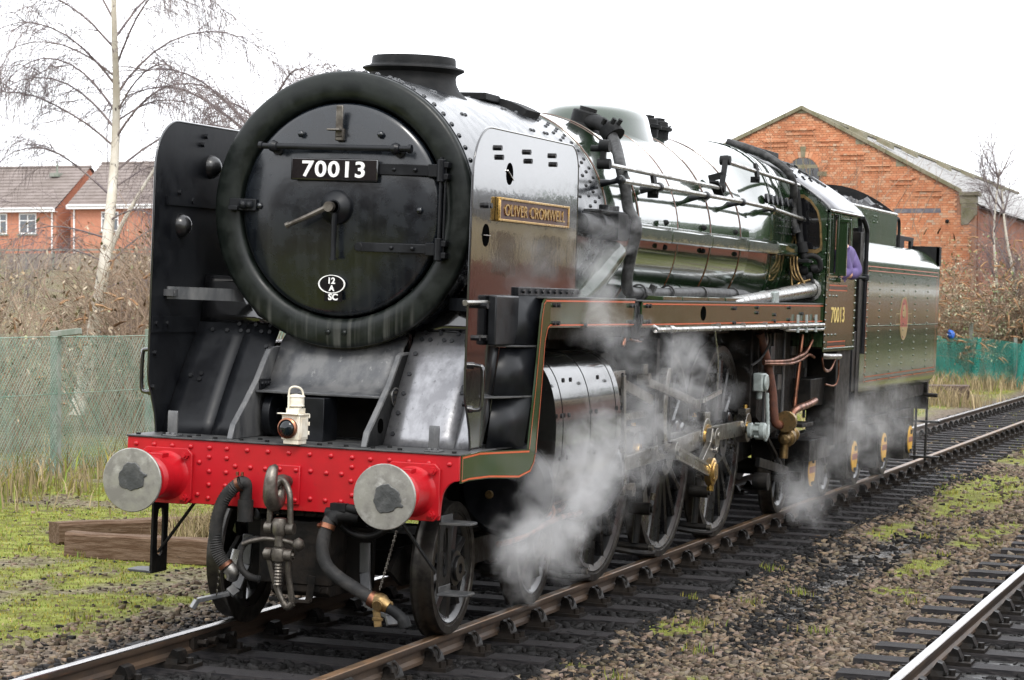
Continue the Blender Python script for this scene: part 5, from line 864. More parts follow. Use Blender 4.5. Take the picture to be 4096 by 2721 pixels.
# tender underframe
b = MB(); b.box(-1.1, 1.1, 13.9, 20.4, 1.05, 1.2); b.box(-1.15, 1.15, 20.3, 20.42, .85, 1.25)
for sx in (-1, 1): b.px([(13.9, 1.15), (13.9, .6), (20.3, .6), (20.3, 1.15)], .95 * sx, .98 * sx)
b.box(-1.28, 1.28, 13.9, 13.98, 1.25, 3.2); b.box(.9, 1.28, 13.75, 13.98, 1.0, 3.15); tp('underframe', b, M['frame_black'], None, .4, .006)
b = MB(); b.px([(13.55, 1.3), (13.98, 1.3), (13.98, 3.1), (13.93, 3.28), (13.8, 3.38), (13.6, 3.40), (13.6, 3.36), (13.78, 3.33), (13.85, 3.22), (13.85, 2.0), (13.55, 2.0)], 1.22, 1.27); tp('front_shield', b, M['black'], None, .5, .006)
for y in (14.512, 16.646, 18.78):
    y_ = y - 14
    for sx in (1, -1): put_wheel(WT, y_, .502, sx, TEND, spokes=sx > 0)
    axlebox(y_, .50, TEND)
b = MB(); b.tube([(1.15, 20.35, 1.0), (1.15, 20.36, .12)], .02, 6); b.tube([(1.0, 20.35, .9), (1.0, 20.36, .12)], .02, 6); b.box(.95, 1.35, 20.25, 20.42, .66, .69); b.box(.95, 1.35, 20.25, 20.42, .16, .19); b.cyl((1.0, 20.3, 1.05), (1.3, 20.3, 1.05), .03, 8); tp('rear_step', b, M['frame_black'], None, .5, .003)
for sx in (-1, 1):
    b = MB(); b.cyl((.87 * sx, 20.42, 1.054), (.87 * sx, 20.75, 1.054), .13, 18); b.cyl((.87 * sx, 20.75, 1.054), (.87 * sx, 20.95, 1.054), .06, 12); b.cyl((.87 * sx, 20.93, 1.054), (.87 * sx, 20.97, 1.054), .2, 24); tp('buffer', b, M['frame_black'], None)

# ================================================================ driver leaning out of the cab
DRV = thing('person', 'person in a purple work shirt seated in the cab, elbow out of its side window', 'person', (1.24, 12.40, 1.86), (0, TH, 0))
def skin_body(name, V, E, R, mt, lvl=1, par=DRV):
    me = bpy.data.meshes.new(name); me.from_pydata(V, E, []); o = link(name, me, par); me.materials.append(mt)
    sk = o.modifiers.new('skin', 'SKIN'); sk.use_smooth_shade = True; su = o.modifiers.new('sub', 'SUBSURF'); su.levels = lvl; su.render_levels = lvl
    for i, r in enumerate(R): me.skin_vertices[0].data[i].radius = r if isinstance(r, tuple) else (r, r)
    me.skin_vertices[0].data[0].use_root = True
    dg = bpy.context.evaluated_depsgraph_get(); m2 = bpy.data.meshes.new_from_object(o.evaluated_get(dg)); o.modifiers.clear(); o.data = m2; m2.name = name; return o
V = [(-.02, 0, .52), (.02, .0, .66), (.08, .01, .82), (.12, .0, .96), (.11, -.06, 1.07), (.09, -.12, 1.14),
     (.15, -.17, .95), (.235, -.10, .76), (.16, -.34, .72), (.14, -.40, .73),
     (.17, .16, .97), (.275, .20, .76), (.20, .0, .73), (.15, -.08, .74),
     (-.04, -.42, .55), (-.04, -.45, .08), (-.04, -.58, .03), (-.08, .02, .50), (-.16, -.40, .55), (-.16, -.43, .08), (-.16, -.56, .03)]
E = [(0, 1), (1, 2), (2, 3), (3, 4), (4, 5), (3, 6), (6, 7), (7, 8), (8, 9), (3, 10), (10, 11), (11, 12), (12, 13), (0, 14), (14, 15), (15, 16), (0, 17), (17, 18), (18, 19), (19, 20)]
R = [.14, .14, .16, .15, .065, .06, .08, .06, .042, .035, .08, .065, .042, .035, .085, .06, .045, .10, .085, .06, .045]
body = skin_body('body', V, E, R, M['skin'])
skin_body('shirt', [V[0], V[1], V[2], V[3], (.115, -.04, 1.02), V[6], V[7], (.17, -.30, .725), V[10], V[11], (.215, .04, .735)], [(0, 1), (1, 2), (2, 3), (3, 4), (3, 5), (5, 6), (6, 7), (3, 8), (8, 9), (9, 10)], [.155, .165, .19, .175, .08, .10, .078, .055, .105, .09, .06], M['purple_shirt'], 2)
skin_body('trousers', [V[0], V[14], (-.04, -.447, .12), V[17], V[18], (-.16, -.428, .12)], [(0, 1), (1, 2), (0, 3), (3, 4), (4, 5)], [.15, .10, .075, .115, .10, .075], M['trousers'], 2)
for (hx, hy, hz), d in (((.14, -.40, .73), -1), ((.15, -.08, .74), -1)):
    hb = MB()
    for k in range(4): hb.tube([(hx - .03 + .02 * k, hy, hz), (hx - .034 + .023 * k, hy + .06 * d, hz + .01), (hx - .034 + .023 * k, hy + (.095 - .01 * abs(k - 1.5)) * d, hz - .015)], [.012, .011, .008], 6)
    hb.tube([(hx - .03, hy + .02 * d, hz), (hx - .065, hy + .05 * d, hz + .005), (hx - .07, hy + .075 * d, hz)], [.013, .011, .009], 6); part('hand', hb, M['skin'], DRV, 1.2)
b = MB(); b.lathe([(.001, -.125), (.05, -.11), (.075, -.05), (.082, .02), (.078, .07), (.05, .11), (.001, .122)], (.07, -.19, 1.24), (.1, -.2, 1), 18); b.lathe([(.001, -.02), (.012, -.012), (.012, .01), (.001, .022)], (.065, -.285, 1.225), (0, -1, -.2), 8); b.lathe([(.001, -.03), (.02, 0), (.001, .03)], (.155, -.18, 1.23), (0, .2, 1), 8); part('head', b, M['skin'], DRV, 1.2)
b = MB(); b.lathe([(.09, .02), (.09, .06), (.06, .12), (.001, .138)], (.07, -.18, 1.245), (.1, -.05, 1), 18); part('hair', b, M['hair'], DRV, 1.2)
# ================================================================ setting: ground, track, verge
def vnoise(x, y, seed=0):
    xi = np.floor(x).astype(np.int64); yi = np.floor(y).astype(np.int64); fx = x - xi; fy = y - yi
    def h(a, b):
        n = (a * 374761393 + b * 668265263 + seed * 982451653) & 0x7fffffff; n = ((n ^ (n >> 13)) * 1274126177) & 0x7fffffff
        return ((n ^ (n >> 16)) & 0xffff) / 65535.
    u = fx * fx * (3 - 2 * fx); v = fy * fy * (3 - 2 * fy)
    return (h(xi, yi) * (1 - u) + h(xi + 1, yi) * u) * (1 - v) + (h(xi, yi + 1) * (1 - u) + h(xi + 1, yi + 1) * u) * v
def fbm(x, y, seed=0, o=4):
    s = 0; a = .5; t = 0
    for i in range(o): s = s + a * vnoise(x * 2 ** i, y * 2 ** i, seed + i); t += a; a *= .5
    return s / t
def sst(x, a, b): t = np.clip((x - a) / (b - a), 0, 1); return t * t * (3 - 2 * t)
def ground(x, y, fine=True):
    x = np.asarray(x, float); y = np.asarray(y, float)
    z = -TH * np.clip(x, -16, 9)
    base = -.235 - .02 * sst(x, 1.5, 2.1) * (1 - sst(x, 3.0, 3.5)) + .015 * sst(-x, 1.5, 2.5) + .0 * sst(x, 3.1, 3.6)
    z = z + base + .45 * sst(-x, 2.5, 7.) * sst(y, 22, 58) + 2.9 * sst(-x, 18, 44)
    if fine: z = z + .035 * (fbm(x * .9, y * .9, 3) - .5) * (np.abs(x) > 1.5) + .018 * (fbm(x * 5, y * 5, 5, 3) - .5)
    return z
def m_grass(x, y):
    n = fbm(x * .8 + 3, y * .55, 21); n2 = fbm(x * 3, y * 2.4, 22)
    left = sst(-x - .9 * (n - .5) - .35 * (n2 - .5), 1.75, 2.35)
    n3 = fbm(x * 1.1 + 9, y * .5 + 4, 27); bare = sst(n3 * .7 + n2 * .3, .55, .66) * sst(-x, 1.7, 2.5) * .8
    patches = 0
    for px_, py_, rx, ry, k in ((1.62, 3.9, .33, .6, 1), (2.75, 10.0, .36, 1.7, .9), (2.78, 7.6, .3, .7, .8), (1.95, 20, .8, 6, .9), (1.85, 13.5, .35, 2.0, .8), (2.9, 14, .4, 3, .8), (1.5, 1.6, .22, .3, .9), (2.2, 30, 1.0, 9, .7), (1.3, 33, .8, 12, .6), (.0, 30, .6, 9, .45), (0, 44, .6, 12, .6), (2.3, 45, 1.2, 12, .8), (1.05, -.6, .1, .25, .8), (2.45, 1.5, .2, .4, .5)):
        d = ((x - px_) / rx) ** 2 + ((y - py_) / ry) ** 2; patches = np.maximum(patches, k * np.exp(-d * 1.3))
    right = sst(patches * .9 + (n2 - .5) * .75 + (n - .5) * .4, .30, .58)
    far = sst(x, 5.6, 6.3) * sst(n, .3, .5)  # unseen turf beyond the siding, added to green the reflections
    return np.clip(np.where(x < -1.2, left * (1 - bare) * (1 - .75 * sst(-x, 9, 12)), np.maximum(right * .9, far)), 0, 1)
def m_dark(x, y):
    n = fbm(x * 1.6, y * .7, 31); n2 = fbm(x * 4, y * 4, 33)
    near = 1 - sst(np.abs(x) + .5 * (n - .5), 1.25, 1.85); near = near * (1 - .65 * sst(y, 18, 30))
    mud = np.exp(-((x - 2.22 - .12 * np.sin(y * .5)) / .34) ** 2) * sst(y, 1.5, 4.5) * (1 - sst(y, 12.0, 14.5)) * 1.25
    mud2 = np.exp(-((x - 1.75) / .3) ** 2 - ((y - 2.6) / 1.3) ** 2)
    sid = sst(x + .4 * (n - .5), 3.65, 4.1) * (1 - .4 * sst(y, 16, 25))
    return np.clip(np.maximum.reduce([near, mud * (.2 + .9 * n2), mud2 * n2 * 1.0, sid * (1 - sst(x, 5.5, 6.2))]), 0, 1)
def m_wet(x, y):
    n2 = fbm(x * 6, y * 6, 35)
    mud = np.exp(-((x - 2.24 - .12 * np.sin(y * .5)) / .2) ** 2) * sst(y, 3.5, 5.5) * (1 - sst(y, 11.5, 13))
    sid = sst(x, 3.95, 4.3) * .9
    return np.clip(np.maximum(mud, sid) * sst(n2, .40, .6), 0, 1)
def grid_obj(name, xs, ys, mt):
    X, Y = np.meshgrid(xs, ys); Z = ground(X, Y); n, k = X.shape
    me = bpy.data.meshes.new(name); me.vertices.add(n * k); me.vertices.foreach_set('co', np.stack([X, Y, Z], -1).ravel())
    i = np.arange((n - 1) * (k - 1)); r, c = i // (k - 1), i % (k - 1); a = r * k + c
    q = np.stack([a, a + 1, a + k + 1, a + k], -1).ravel(); nf = len(i)
    me.loops.add(nf * 4); me.loops.foreach_set('vertex_index', q); me.polygons.add(nf); me.polygons.foreach_set('loop_start', np.arange(nf) * 4); me.polygons.foreach_set('loop_total', np.full(nf, 4)); me.update(); me.polygons.foreach_set('use_smooth', np.ones(nf, bool))
    at = me.color_attributes.new('mask', 'FLOAT_COLOR', 'POINT'); C = np.stack([m_grass(X, Y), m_dark(X, Y), m_wet(X, Y), np.ones_like(X)], -1); at.data.foreach_set('color', C.ravel())
    me.materials.append(mt); o = link(name, me); return o
def ground_mat():
    m = bpy.data.materials.new('ballast_and_turf'); m.use_nodes = True; nt = m.node_tree; b = nt.nodes['Principled BSDF']
    at = nt.nodes.new('ShaderNodeAttribute'); at.attribute_name = 'mask'; sp = nt.nodes.new('ShaderNodeSeparateColor'); lk(nt, at.outputs['Color'], sp.inputs[0])
    tc = nt.nodes.new('ShaderNodeTexCoord')
    def nz(s, d=5): n = nt.nodes.new('ShaderNodeTexNoise'); n.inputs['Scale'].default_value = s; n.inputs['Detail'].default_value = d; lk(nt, tc.outputs['Object'], n.inputs['Vector']); return n.outputs['Fac']
    def vor(s): n = nt.nodes.new('ShaderNodeTexVoronoi'); n.inputs['Scale'].default_value = s; lk(nt, tc.outputs['Object'], n.inputs['Vector']); return n
    def ramp(f, cols):
        r = nt.nodes.new('ShaderNodeValToRGB'); e = r.color_ramp.elements
        e[0].position, e[0].color = cols[0][0], (*cols[0][1], 1); e[1].position, e[1].color = cols[-1][0], (*cols[-1][1], 1)
        for p, c in cols[1:-1]: x = e.new(p); x.color = (*c, 1)
        lk(nt, f, r.inputs[0]); return r.outputs[0]
    def mix(f, a, c):
        x = nt.nodes.new('ShaderNodeMix'); x.data_type = 'RGBA'; lk(nt, f, x.inputs[0]); lk(nt, a, x.inputs[6]); lk(nt, c, x.inputs[7]); return x.outputs[2]
    v = vor(26); sep = nt.nodes.new('ShaderNodeSeparateColor'); lk(nt, v.outputs['Color'], sep.inputs[0])
    stone = ramp(sep.outputs[0], [(0, (.065, .052, .042)), (.4, (.13, .105, .08)), (.75, (.19, .155, .12)), (1, (.27, .225, .18))])
    dark = ramp(nz(30), [(.3, (.014, .014, .014)), (.55, (.026, .025, .024)), (.75, (.055, .05, .046))])
    turf = ramp(nz(5, 8), [(.3, (.09, .078, .035)), (.45, (.15, .155, .04)), (.58, (.205, .23, .05)), (.75, (.29, .275, .11))])
    c = mix(sp.outputs[1], stone, dark); c = mix(sp.outputs[0], c, turf)
    lk(nt, c, b.inputs['Base Color'])
    rr = nt.nodes.new('ShaderNodeMapRange'); rr.inputs[3].default_value = .92; rr.inputs[4].default_value = .16; lk(nt, sp.outputs[2], rr.inputs[0]); lk(nt, rr.outputs[0], b.inputs['Roughness'])
    bp = nt.nodes.new('ShaderNodeBump'); bp.inputs['Strength'].default_value = .8; bp.inputs['Distance'].default_value = .03
    ad = nt.nodes.new('ShaderNodeMath'); ad.operation = 'ADD'; lk(nt, nz(22, 6), ad.inputs[0]); lk(nt, v.outputs['Distance'], ad.inputs[1]); lk(nt, ad.outputs[0], bp.inputs['Height']); lk(nt, bp.outputs[0], b.inputs['Normal'])
    sl = nt.nodes.new('ShaderNodeMapRange'); sl.inputs[3].default_value = .06; sl.inputs[4].default_value = .7; lk(nt, sp.outputs[2], sl.inputs[0]); lk(nt, sl.outputs[0], b.inputs['Specular IOR Level'])
    return m
GM = ground_mat()
xs = np.concatenate([np.array([-400, -250, -160, -110, -80, -60, -50]), np.arange(-46, -14, 1.0), np.arange(-14, -4, .25), np.arange(-4, 5.2, .08), np.arange(5.2, 16, .6), np.array([20, 30, 50, 90, 160, 300])])
ys = np.concatenate([np.array([-120, -60, -30, -18]), np.arange(-12, -4, .4), np.arange(-4, 16, .09), np.arange(16, 40, .25), np.arange(40, 80, .8), np.arange(80, 180, 5), np.array([190, 230, 300, 400, 600])])
gr_ = grid_obj('ground', xs, ys, GM); structure(gr_, 'stony ballast and mossy turf around the running line')

# ---- loose stones (real geometry), coloured one by one
def scatter_mesh(name, P, size, tone, mt, kind='stuff', flat=(.55, .9)):
    n = len(P); base = np.array([(-1, -1, -1), (1, -1, -1), (1, 1, -1), (-1, 1, -1), (-1, -1, 1), (1, -1, 1), (1, 1, 1), (-1, 1, 1)], float)
    V = base[None] * RNG.uniform(.45, 1.0, (n, 8, 3)) * size[:, None, None]; V[:, :, 2] *= RNG.uniform(*flat, (n, 1))
    a = RNG.uniform(0, 2 * pi, n); t = RNG.uniform(-.5, .5, n); c, s_ = np.cos(a)[:, None], np.sin(a)[:, None]
    x = V[:, :, 0] * c - V[:, :, 1] * s_; y = V[:, :, 0] * s_ + V[:, :, 1] * c; z = V[:, :, 2] + x * t[:, None]
    V = np.stack([x, y, z], -1) + P[:, None, :]
    F = np.array([(0, 3, 2, 1), (4, 5, 6, 7), (0, 1, 5, 4), (1, 2, 6, 5), (2, 3, 7, 6), (3, 0, 4, 7)])
    idx = (F[None] + (np.arange(n) * 8)[:, None, None]).reshape(-1); nf = n * 6
    me = bpy.data.meshes.new(name); me.vertices.add(n * 8); me.vertices.foreach_set('co', V.ravel()); me.loops.add(nf * 4); me.loops.foreach_set('vertex_index', idx); me.polygons.add(nf); me.polygons.foreach_set('loop_start', np.arange(nf) * 4); me.polygons.foreach_set('loop_total', np.full(nf, 4)); me.update()
    at = me.color_attributes.new('tone', 'FLOAT_COLOR', 'POINT'); T = np.repeat(tone, 8, 0); at.data.foreach_set('color', np.concatenate([T, np.ones((n * 8, 1))], 1).ravel())
    me.materials.append(mt); o = link(name, me)
    if kind: o['kind'] = kind
    return o
def attr_mat(name, rough, attr='tone', bump=0, trans=0):
    m = mat(name, (.1, .1, .1), rough, bump=bump, bs=60, ior=1.18); nt = m.node_tree; at = nt.nodes.new('ShaderNodeAttribute'); at.attribute_name = attr; lk(nt, at.outputs['Color'], nt.nodes['Principled BSDF'].inputs['Base Color'])
    if trans: nt.nodes['Principled BSDF'].inputs['Transmission Weight'].default_value = 0
    return m
M['stone'] = attr_mat('ballast_stone', .8, bump=.3)
def stones(n, x0, x1, y0, y1, s0, s1, lift=0):
    x = RNG.uniform(x0, x1, n); y = RNG.uniform(y0, y1, n); g = m_grass(x, y); dk = m_dark(x, y); keep = (RNG.random(n) > g * .93) & (RNG.random(n) > m_wet(x, y) * .85); x, y, dk = x[keep], y[keep], dk[keep]; k = len(x)
    s_ = s0 + (s1 - s0) * RNG.random(k) ** 2.2; wet = m_wet(x, y); s_ = s_ * (1 - .45 * wet)
    c0 = np.array([.135, .106, .079]) * RNG.uniform(.3, 1.75, (k, 1)) * np.stack([RNG.uniform(.93, 1.1, k), np.ones(k), RNG.uniform(.88, 1.1, k)], -1); c1 = np.array([.016, .0155, .0155]) * RNG.uniform(.6, 2.0, (k, 1))
    f = (RNG.random(k) < np.maximum(dk * 1.05, .10))[:, None]; c = np.where(f, c1, c0)
    return np.stack([x, y, ground(x, y) + s_ * .15 + lift], -1), s_, c
L = [stones(34000, 1.25, 4.0, -3.0, 9, .007, .034), stones(7000, .84, 1.6, -4, 24, .018, .05), stones(13000, .95, 4.2, 9, 26, .014, .045), stones(4200, .8, 5.0, 26, 62, .03, .06), stones(5500, -2.6, -.85, -3, 9, .012, .035), stones(14000, -7.5, -1.5, -.5, 12, .006, .024), stones(5000, -.7, .9, -4, 3, .014, .045), stones(2200, 3.9, 5.4, -3, 10, .012, .045), stones(2600, -1.4, .9, 21, 60, .025, .05), stones(2500, -.7, .7, 3, 15, .015, .04)]
st_ = scatter_mesh('ballast_stones', np.concatenate([l[0] for l in L]), np.concatenate([l[1] for l in L]), np.concatenate([l[2] for l in L]), M['stone'])
st_['label'] = 'loose brown and black ballast stones beside the rails'; st_['category'] = 'ballast'

# ---- grass blades
def blades(name, x, y, h, w, col, lean=.5, zf=ground):
    n = len(x); a = RNG.uniform(0, 2 * pi, n); z = zf(x, y) - .005; P = np.stack([x, y, z], -1); d = np.stack([np.cos(a), np.sin(a), 0 * a], -1) * w[:, None]
    b_ = RNG.uniform(0, 2 * pi, n); l = RNG.uniform(.1, 1, n) * lean * h; tip = P + np.stack([np.cos(b_) * l, np.sin(b_) * l, h], -1); mid = P + np.stack([np.cos(b_) * l * .3, np.sin(b_) * l * .3, h * .6], -1)
    V = np.stack([P - d, P + d, mid + d * .7, mid - d * .7, tip], 1).reshape(-1, 3); o = (np.arange(n) * 5)[:, None]
    li = np.concatenate([o + np.array([[0, 1, 2, 3]]), o + np.array([[3, 2, 4]])], 1).ravel(); me = bpy.data.meshes.new(name); me.vertices.add(n * 5); me.vertices.foreach_set('co', V.ravel())
    me.loops.add(n * 7); me.loops.foreach_set('vertex_index', li); me.polygons.add(n * 2); ls = (np.arange(n) * 7)[:, None] + np.array([[0, 4]]); me.polygons.foreach_set('loop_start', ls.ravel()); me.polygons.foreach_set('loop_total', np.tile([4, 3], n)); me.update()
    at = me.color_attributes.new('tone', 'FLOAT_COLOR', 'POINT'); at.data.foreach_set('color', np.concatenate([np.repeat(col, 5, 0), np.ones((n * 5, 1))], 1).ravel()); me.materials.append(M['blade']); o = link(name, me); o['kind'] = 'stuff'; return o
M['blade'] = attr_mat('grass_blade', .6)
def gcol(n, straw): 
    g = np.array([.165, .20, .042]) * RNG.uniform(.6, 1.6, (n, 1)) * np.stack([RNG.uniform(.8, 1.5, n), np.ones(n), np.ones(n)], -1); s_ = np.array([.33, .26, .15]) * RNG.uniform(.5, 1.25, (n, 1))
    return np.where((RNG.random(n) < straw)[:, None], s_, g)
def grass_pts(n, x0, x1, y0, y1, thr=.4):
    x = RNG.uniform(x0, x1, n); y = RNG.uniform(y0, y1, n); k = m_grass(x, y) > thr + .3 * RNG.random(n); return x[k], y[k]
GX, GY, GH, GW, GC = [], [], [], [], []
def gadd(x, y, h0, h1, w, straw):
    n = len(x); GX.append(x); GY.append(y); GH.append(RNG.uniform(h0, h1, n)); GW.append(np.full(n, w) * RNG.uniform(.6, 1.3, n)); GC.append(gcol(n, straw))
x, y = grass_pts(75000, -9, -1.6, -1, 16); gadd(x, y, .008, .032, .007, .14)
x, y = grass_pts(20000, -9, -2, 16, 70); gadd(x, y, .03, .09, .014, .35)
x, y = grass_pts(26000, 1.0, 4, -2.5, 12); gadd(x, y, .008, .03, .004, .1)
x, y = grass_pts(16000, -1, 4.6, 12, 60); gadd(x, y, .02, .07, .008, .2)
# tufts
for k in range(70):
    cx, cy = (RNG.uniform(-8, -2.2), RNG.uniform(0, 14)) if k < 40 else (RNG.uniform(1.3, 3.2), RNG.uniform(-1, 22))
    n = 40; gadd(cx + RNG.normal(0, .07, n), cy + RNG.normal(0, .07, n), .03, .10, .005, .1)
gg = blades('grass', *[np.concatenate(v) for v in (GX, GY, GH, GW, GC)]); gg['label'] = 'short mossy green grass on the verge and between stones'; gg['category'] = 'grass'
GX, GY, GH, GW, GC = [], [], [], [], []
n = 26000; y = RNG.uniform(8, 58, n); x = -8.0 + RNG.normal(0, .75, n); k_ = fbm(x * 1.3, y * .9, 61) > .34 + .3 * RNG.random(n); x, y = x[k_], y[k_]; gadd(x[::2], y[::2], .06, .30, .008, .7); gadd(x[1::4], y[1::4], .2, .55, .008, .9); gadd(x[3::4], y[3::4], .1, .4, .012, .55)
n = 5000; y = RNG.uniform(44, 66, n); x = np.interp(y, [44, 66], [-7.5, -1.5]) + RNG.normal(0, .6, n); gadd(x, y, .15, .55, .014, .92)
n = 2500; x = RNG.uniform(-7.5, -3, n); y = RNG.uniform(30, 58, n); gadd(x, y, .08, .35, .014, .8)
n = 900; gadd(RNG.normal(-2.6, .75, n), RNG.normal(46.9, .45, n), .2, .6, .011, .95)
n = 1500; gadd(RNG.normal(-3.55, .22, n), RNG.normal(6.75, .25, n), .12, .42, .006, .95)
gd = blades('dry_grass', *[np.concatenate(v) for v in (GX, GY, GH, GW, GC)], lean=.8); gd['label'] = 'tall straw-coloured dead grass along the foot of the fence'; gd['category'] = 'dry grass'

# ---- railway tracks
def rail_mb(y0, y1, xc, inner):
    prof = [(-.035, 0), (.035, 0), (.0345, -.035), (.028, -.048), (.010, -.056), (.0095, -.10), (.024, -.112), (.032, -.12), (.032, -.143), (-.032, -.143), (-.032, -.12), (-.024, -.112), (-.0095, -.10), (-.010, -.056), (-.028, -.048), (-.0345, -.035)]
    prof = [(-.030, 0.0)] + [(.030, 0.0), (.035, -.006)] + prof[2:] + [(-.035, -.006)]
    b = MB(); n = len(prof); yy = np.arange(y0, y1 + .01, 6.0)
    V = [(xc + a, y, z) for y in yy for a, z in prof]; F, Mx = [], []
    for i in range(len(yy) - 1):
        for j in range(n):
            F.append((i * n + j, i * n + (j + 1) % n, (i + 1) * n + (j + 1) % n, (i + 1) * n + j)); Mx.append(1 if j in (0, 1, n - 1) else 0)
    b.v, b.f, b.m = V, F, Mx; return b
def chair_mesh():
    b = MB(); b.pz([(-.18, -.09), (.18, -.09), (.18, .09), (-.18, .09)], 0, .022); b.px([(-.07, .02), (.07, .02), (.06, .05), (-.06, .05)], -.10, .13)
    b.py([(.035, .03), (.12, .03), (.10, .085), (.055, .13), (.038, .12)], -.06, .06); b.py([(-.12, .03), (-.035, .03), (-.035, .06), (-.06, .10), (-.09, .09)], -.05, .05)
    for x, y in ((.145, -.05), (.145, .05), (-.145, .0)): b.cyl((x, y, .02), (x, y, .055), .022, 8)
    # coiled spring key seen from its end
    P = [(.075 + .035 * math.cos(t), -.10 + .017 * t * .8, .085 + .035 * math.sin(t)) for t in np.linspace(0, 9.4, 17)]
    b.tube(P, .009, 5); return b.mesh('rail_chair', M['grime'], .6)
CH = chair_mesh()
for v_ in CH.vertices: v_.co = (v_.co.x * 1.15, v_.co.y * 1.3, v_.co.z * 1.2)
SL = MB(); SL.cbox((0, 0, -.065), (2.76, .255, .13)); SLM = SL.mesh('sleeper', M['sleeper'], .5)
def track(name, label, xc, ys, y0, y1, tops, half=False):
    t = bpy.data.objects.new(name, None); COL.objects.link(t); t.rotation_euler = (0, TH, 0); t['kind'] = 'structure'; t['label'] = label
    for s_, tm in tops: part('rail', rail_mb(y0, y1, xc + s_ * .7525, s_), [M['rail_side'], M[tm]], t, .5)
    rg = random.Random(3)
    for y in ys:
        s_ = link('sleeper', SLM, t, (xc + rg.uniform(-.03, .03), y + rg.uniform(-.015, .015), -.187 + rg.uniform(-.012, .004)), (0, 0, rg.uniform(-.008, .008)))
        for k in (-1, 1):
            if half and k > 0: continue
            link('rail_chair', CH, s_, (k * .7525 + (xc - s_.location.x), 0, .0), (0, 0, 0 if k > 0 else pi))
    return t
TR = track('railway_track', 'rusty running line on dark sleepers beneath the locomotive', 0, np.arange(-4.1, 62, .79), -12, 132, ((1, 'rail_top'), (-1, 'rail_shiny')))
b = MB(); b.box(-.80, -.765, .15, .75, -.12, -.035); b.box(-.74, -.705, .15, .75, -.12, -.035)
for y in (.22, .37, .53, .68): b.cyl((-.74, y, -.08), (-.66, y, -.08), .022, 8); b.bolt((-.66, y, -.08), (1, 0, 0), .03, .02)
part('fishplate', b, M['grime'], TR, .5)
b = MB()
for y in (17.4,): b.box(.79, .81, y, y + .55, -.12, -.035)
part('fishplate', b, M['rail_side'], TR, .5)
TS = track('railway_track', 'siding with one brightly polished rail at the right edge', 3.91 + .7525, np.arange(-3.4, 19, .79), -12, 60, ((-1, 'rail_shiny'), (1, 'rail_shiny')))
# ================================================================ timber, fences
def baulk(name, label, p, q, h, w, zoff=0, group=None):
    p = Vector(p); q = Vector(q); L_ = (q - p).length; b = MB(); n = 9; rg = random.Random(len(label)); rows = []
    for i in range(n):
        t = i / (n - 1) * L_ - L_ / 2; j = lambda: rg.uniform(-.008, .008); c = .02
        rows.append([(t, a + j(), z + j()) for a, z in ((-w / 2, c), (-w / 2 + c, 0), (w / 2 - c, 0), (w / 2, c), (w / 2, h - c), (w / 2 - c, h), (-w / 2 + c, h), (-w / 2, h - c))])
    b.grid(rows, True); b.f += [tuple(range(7, -1, -1)), tuple((n - 1) * 8 + i for i in range(8))]; b.m += [0, 0]
    o = part(name, b, M['timber'], None, .5, loc=(p + q) / 2); d = q - p; o.rotation_euler = (0, -math.atan2(d.z, d.xy.length), math.atan2(d.y, d.x)); return tag(o, label, 'timber', group)
def gz(x, y): return float(ground(x, y))
baulk('timber_baulk', 'long squared brown timber baulk lying nearest the track at left', (-4.36, 5.30, gz(-4.36, 5.3) - .02), (-2.45, 5.62, gz(-2.45, 5.6) - .01), .235, .24)
baulk('timber_baulk', 'dark-ended timber baulk slanting back behind the nearest brown baulk', (-4.9, 6.05, gz(-4.9, 6.05)), (-3.05, 8.3, gz(-3, 8.3) + .06), .2, .26)
ST = thing('timber_stack', 'stack of old dark red-brown sleepers in the grass beyond the tender', 'timber stack', (-2.58, 48.9, gz(-2.6, 48.9)), (0, 0, .12))
rg = random.Random(4)
for i in range(3):
    for j in range(5):
        if i == 2 and j > 3: continue
        b = MB(); b.box(-.56 + rg.uniform(-.05, .05), .56 + rg.uniform(-.05, .05), j * .27 - .65, j * .27 - .40, i * .15, i * .15 + .14); part('sleeper', b, M['timber_dark'] if 'timber_dark' in M else M.setdefault('timber_dark', mat('old_sleeper_timber', (.05, .03, .024), .75, c2=(.10, .06, .045), ns=6, st=(1, 8, 8), bump=.3, bs=12)), ST, .4, .008)
M['net_green'] = mat('chainlink_green', (.15, .26, .20), .5, c2=(.27, .33, .27), ns=3)
M['net_teal'] = bpy.data.materials.new('teal_debris_netting'); 
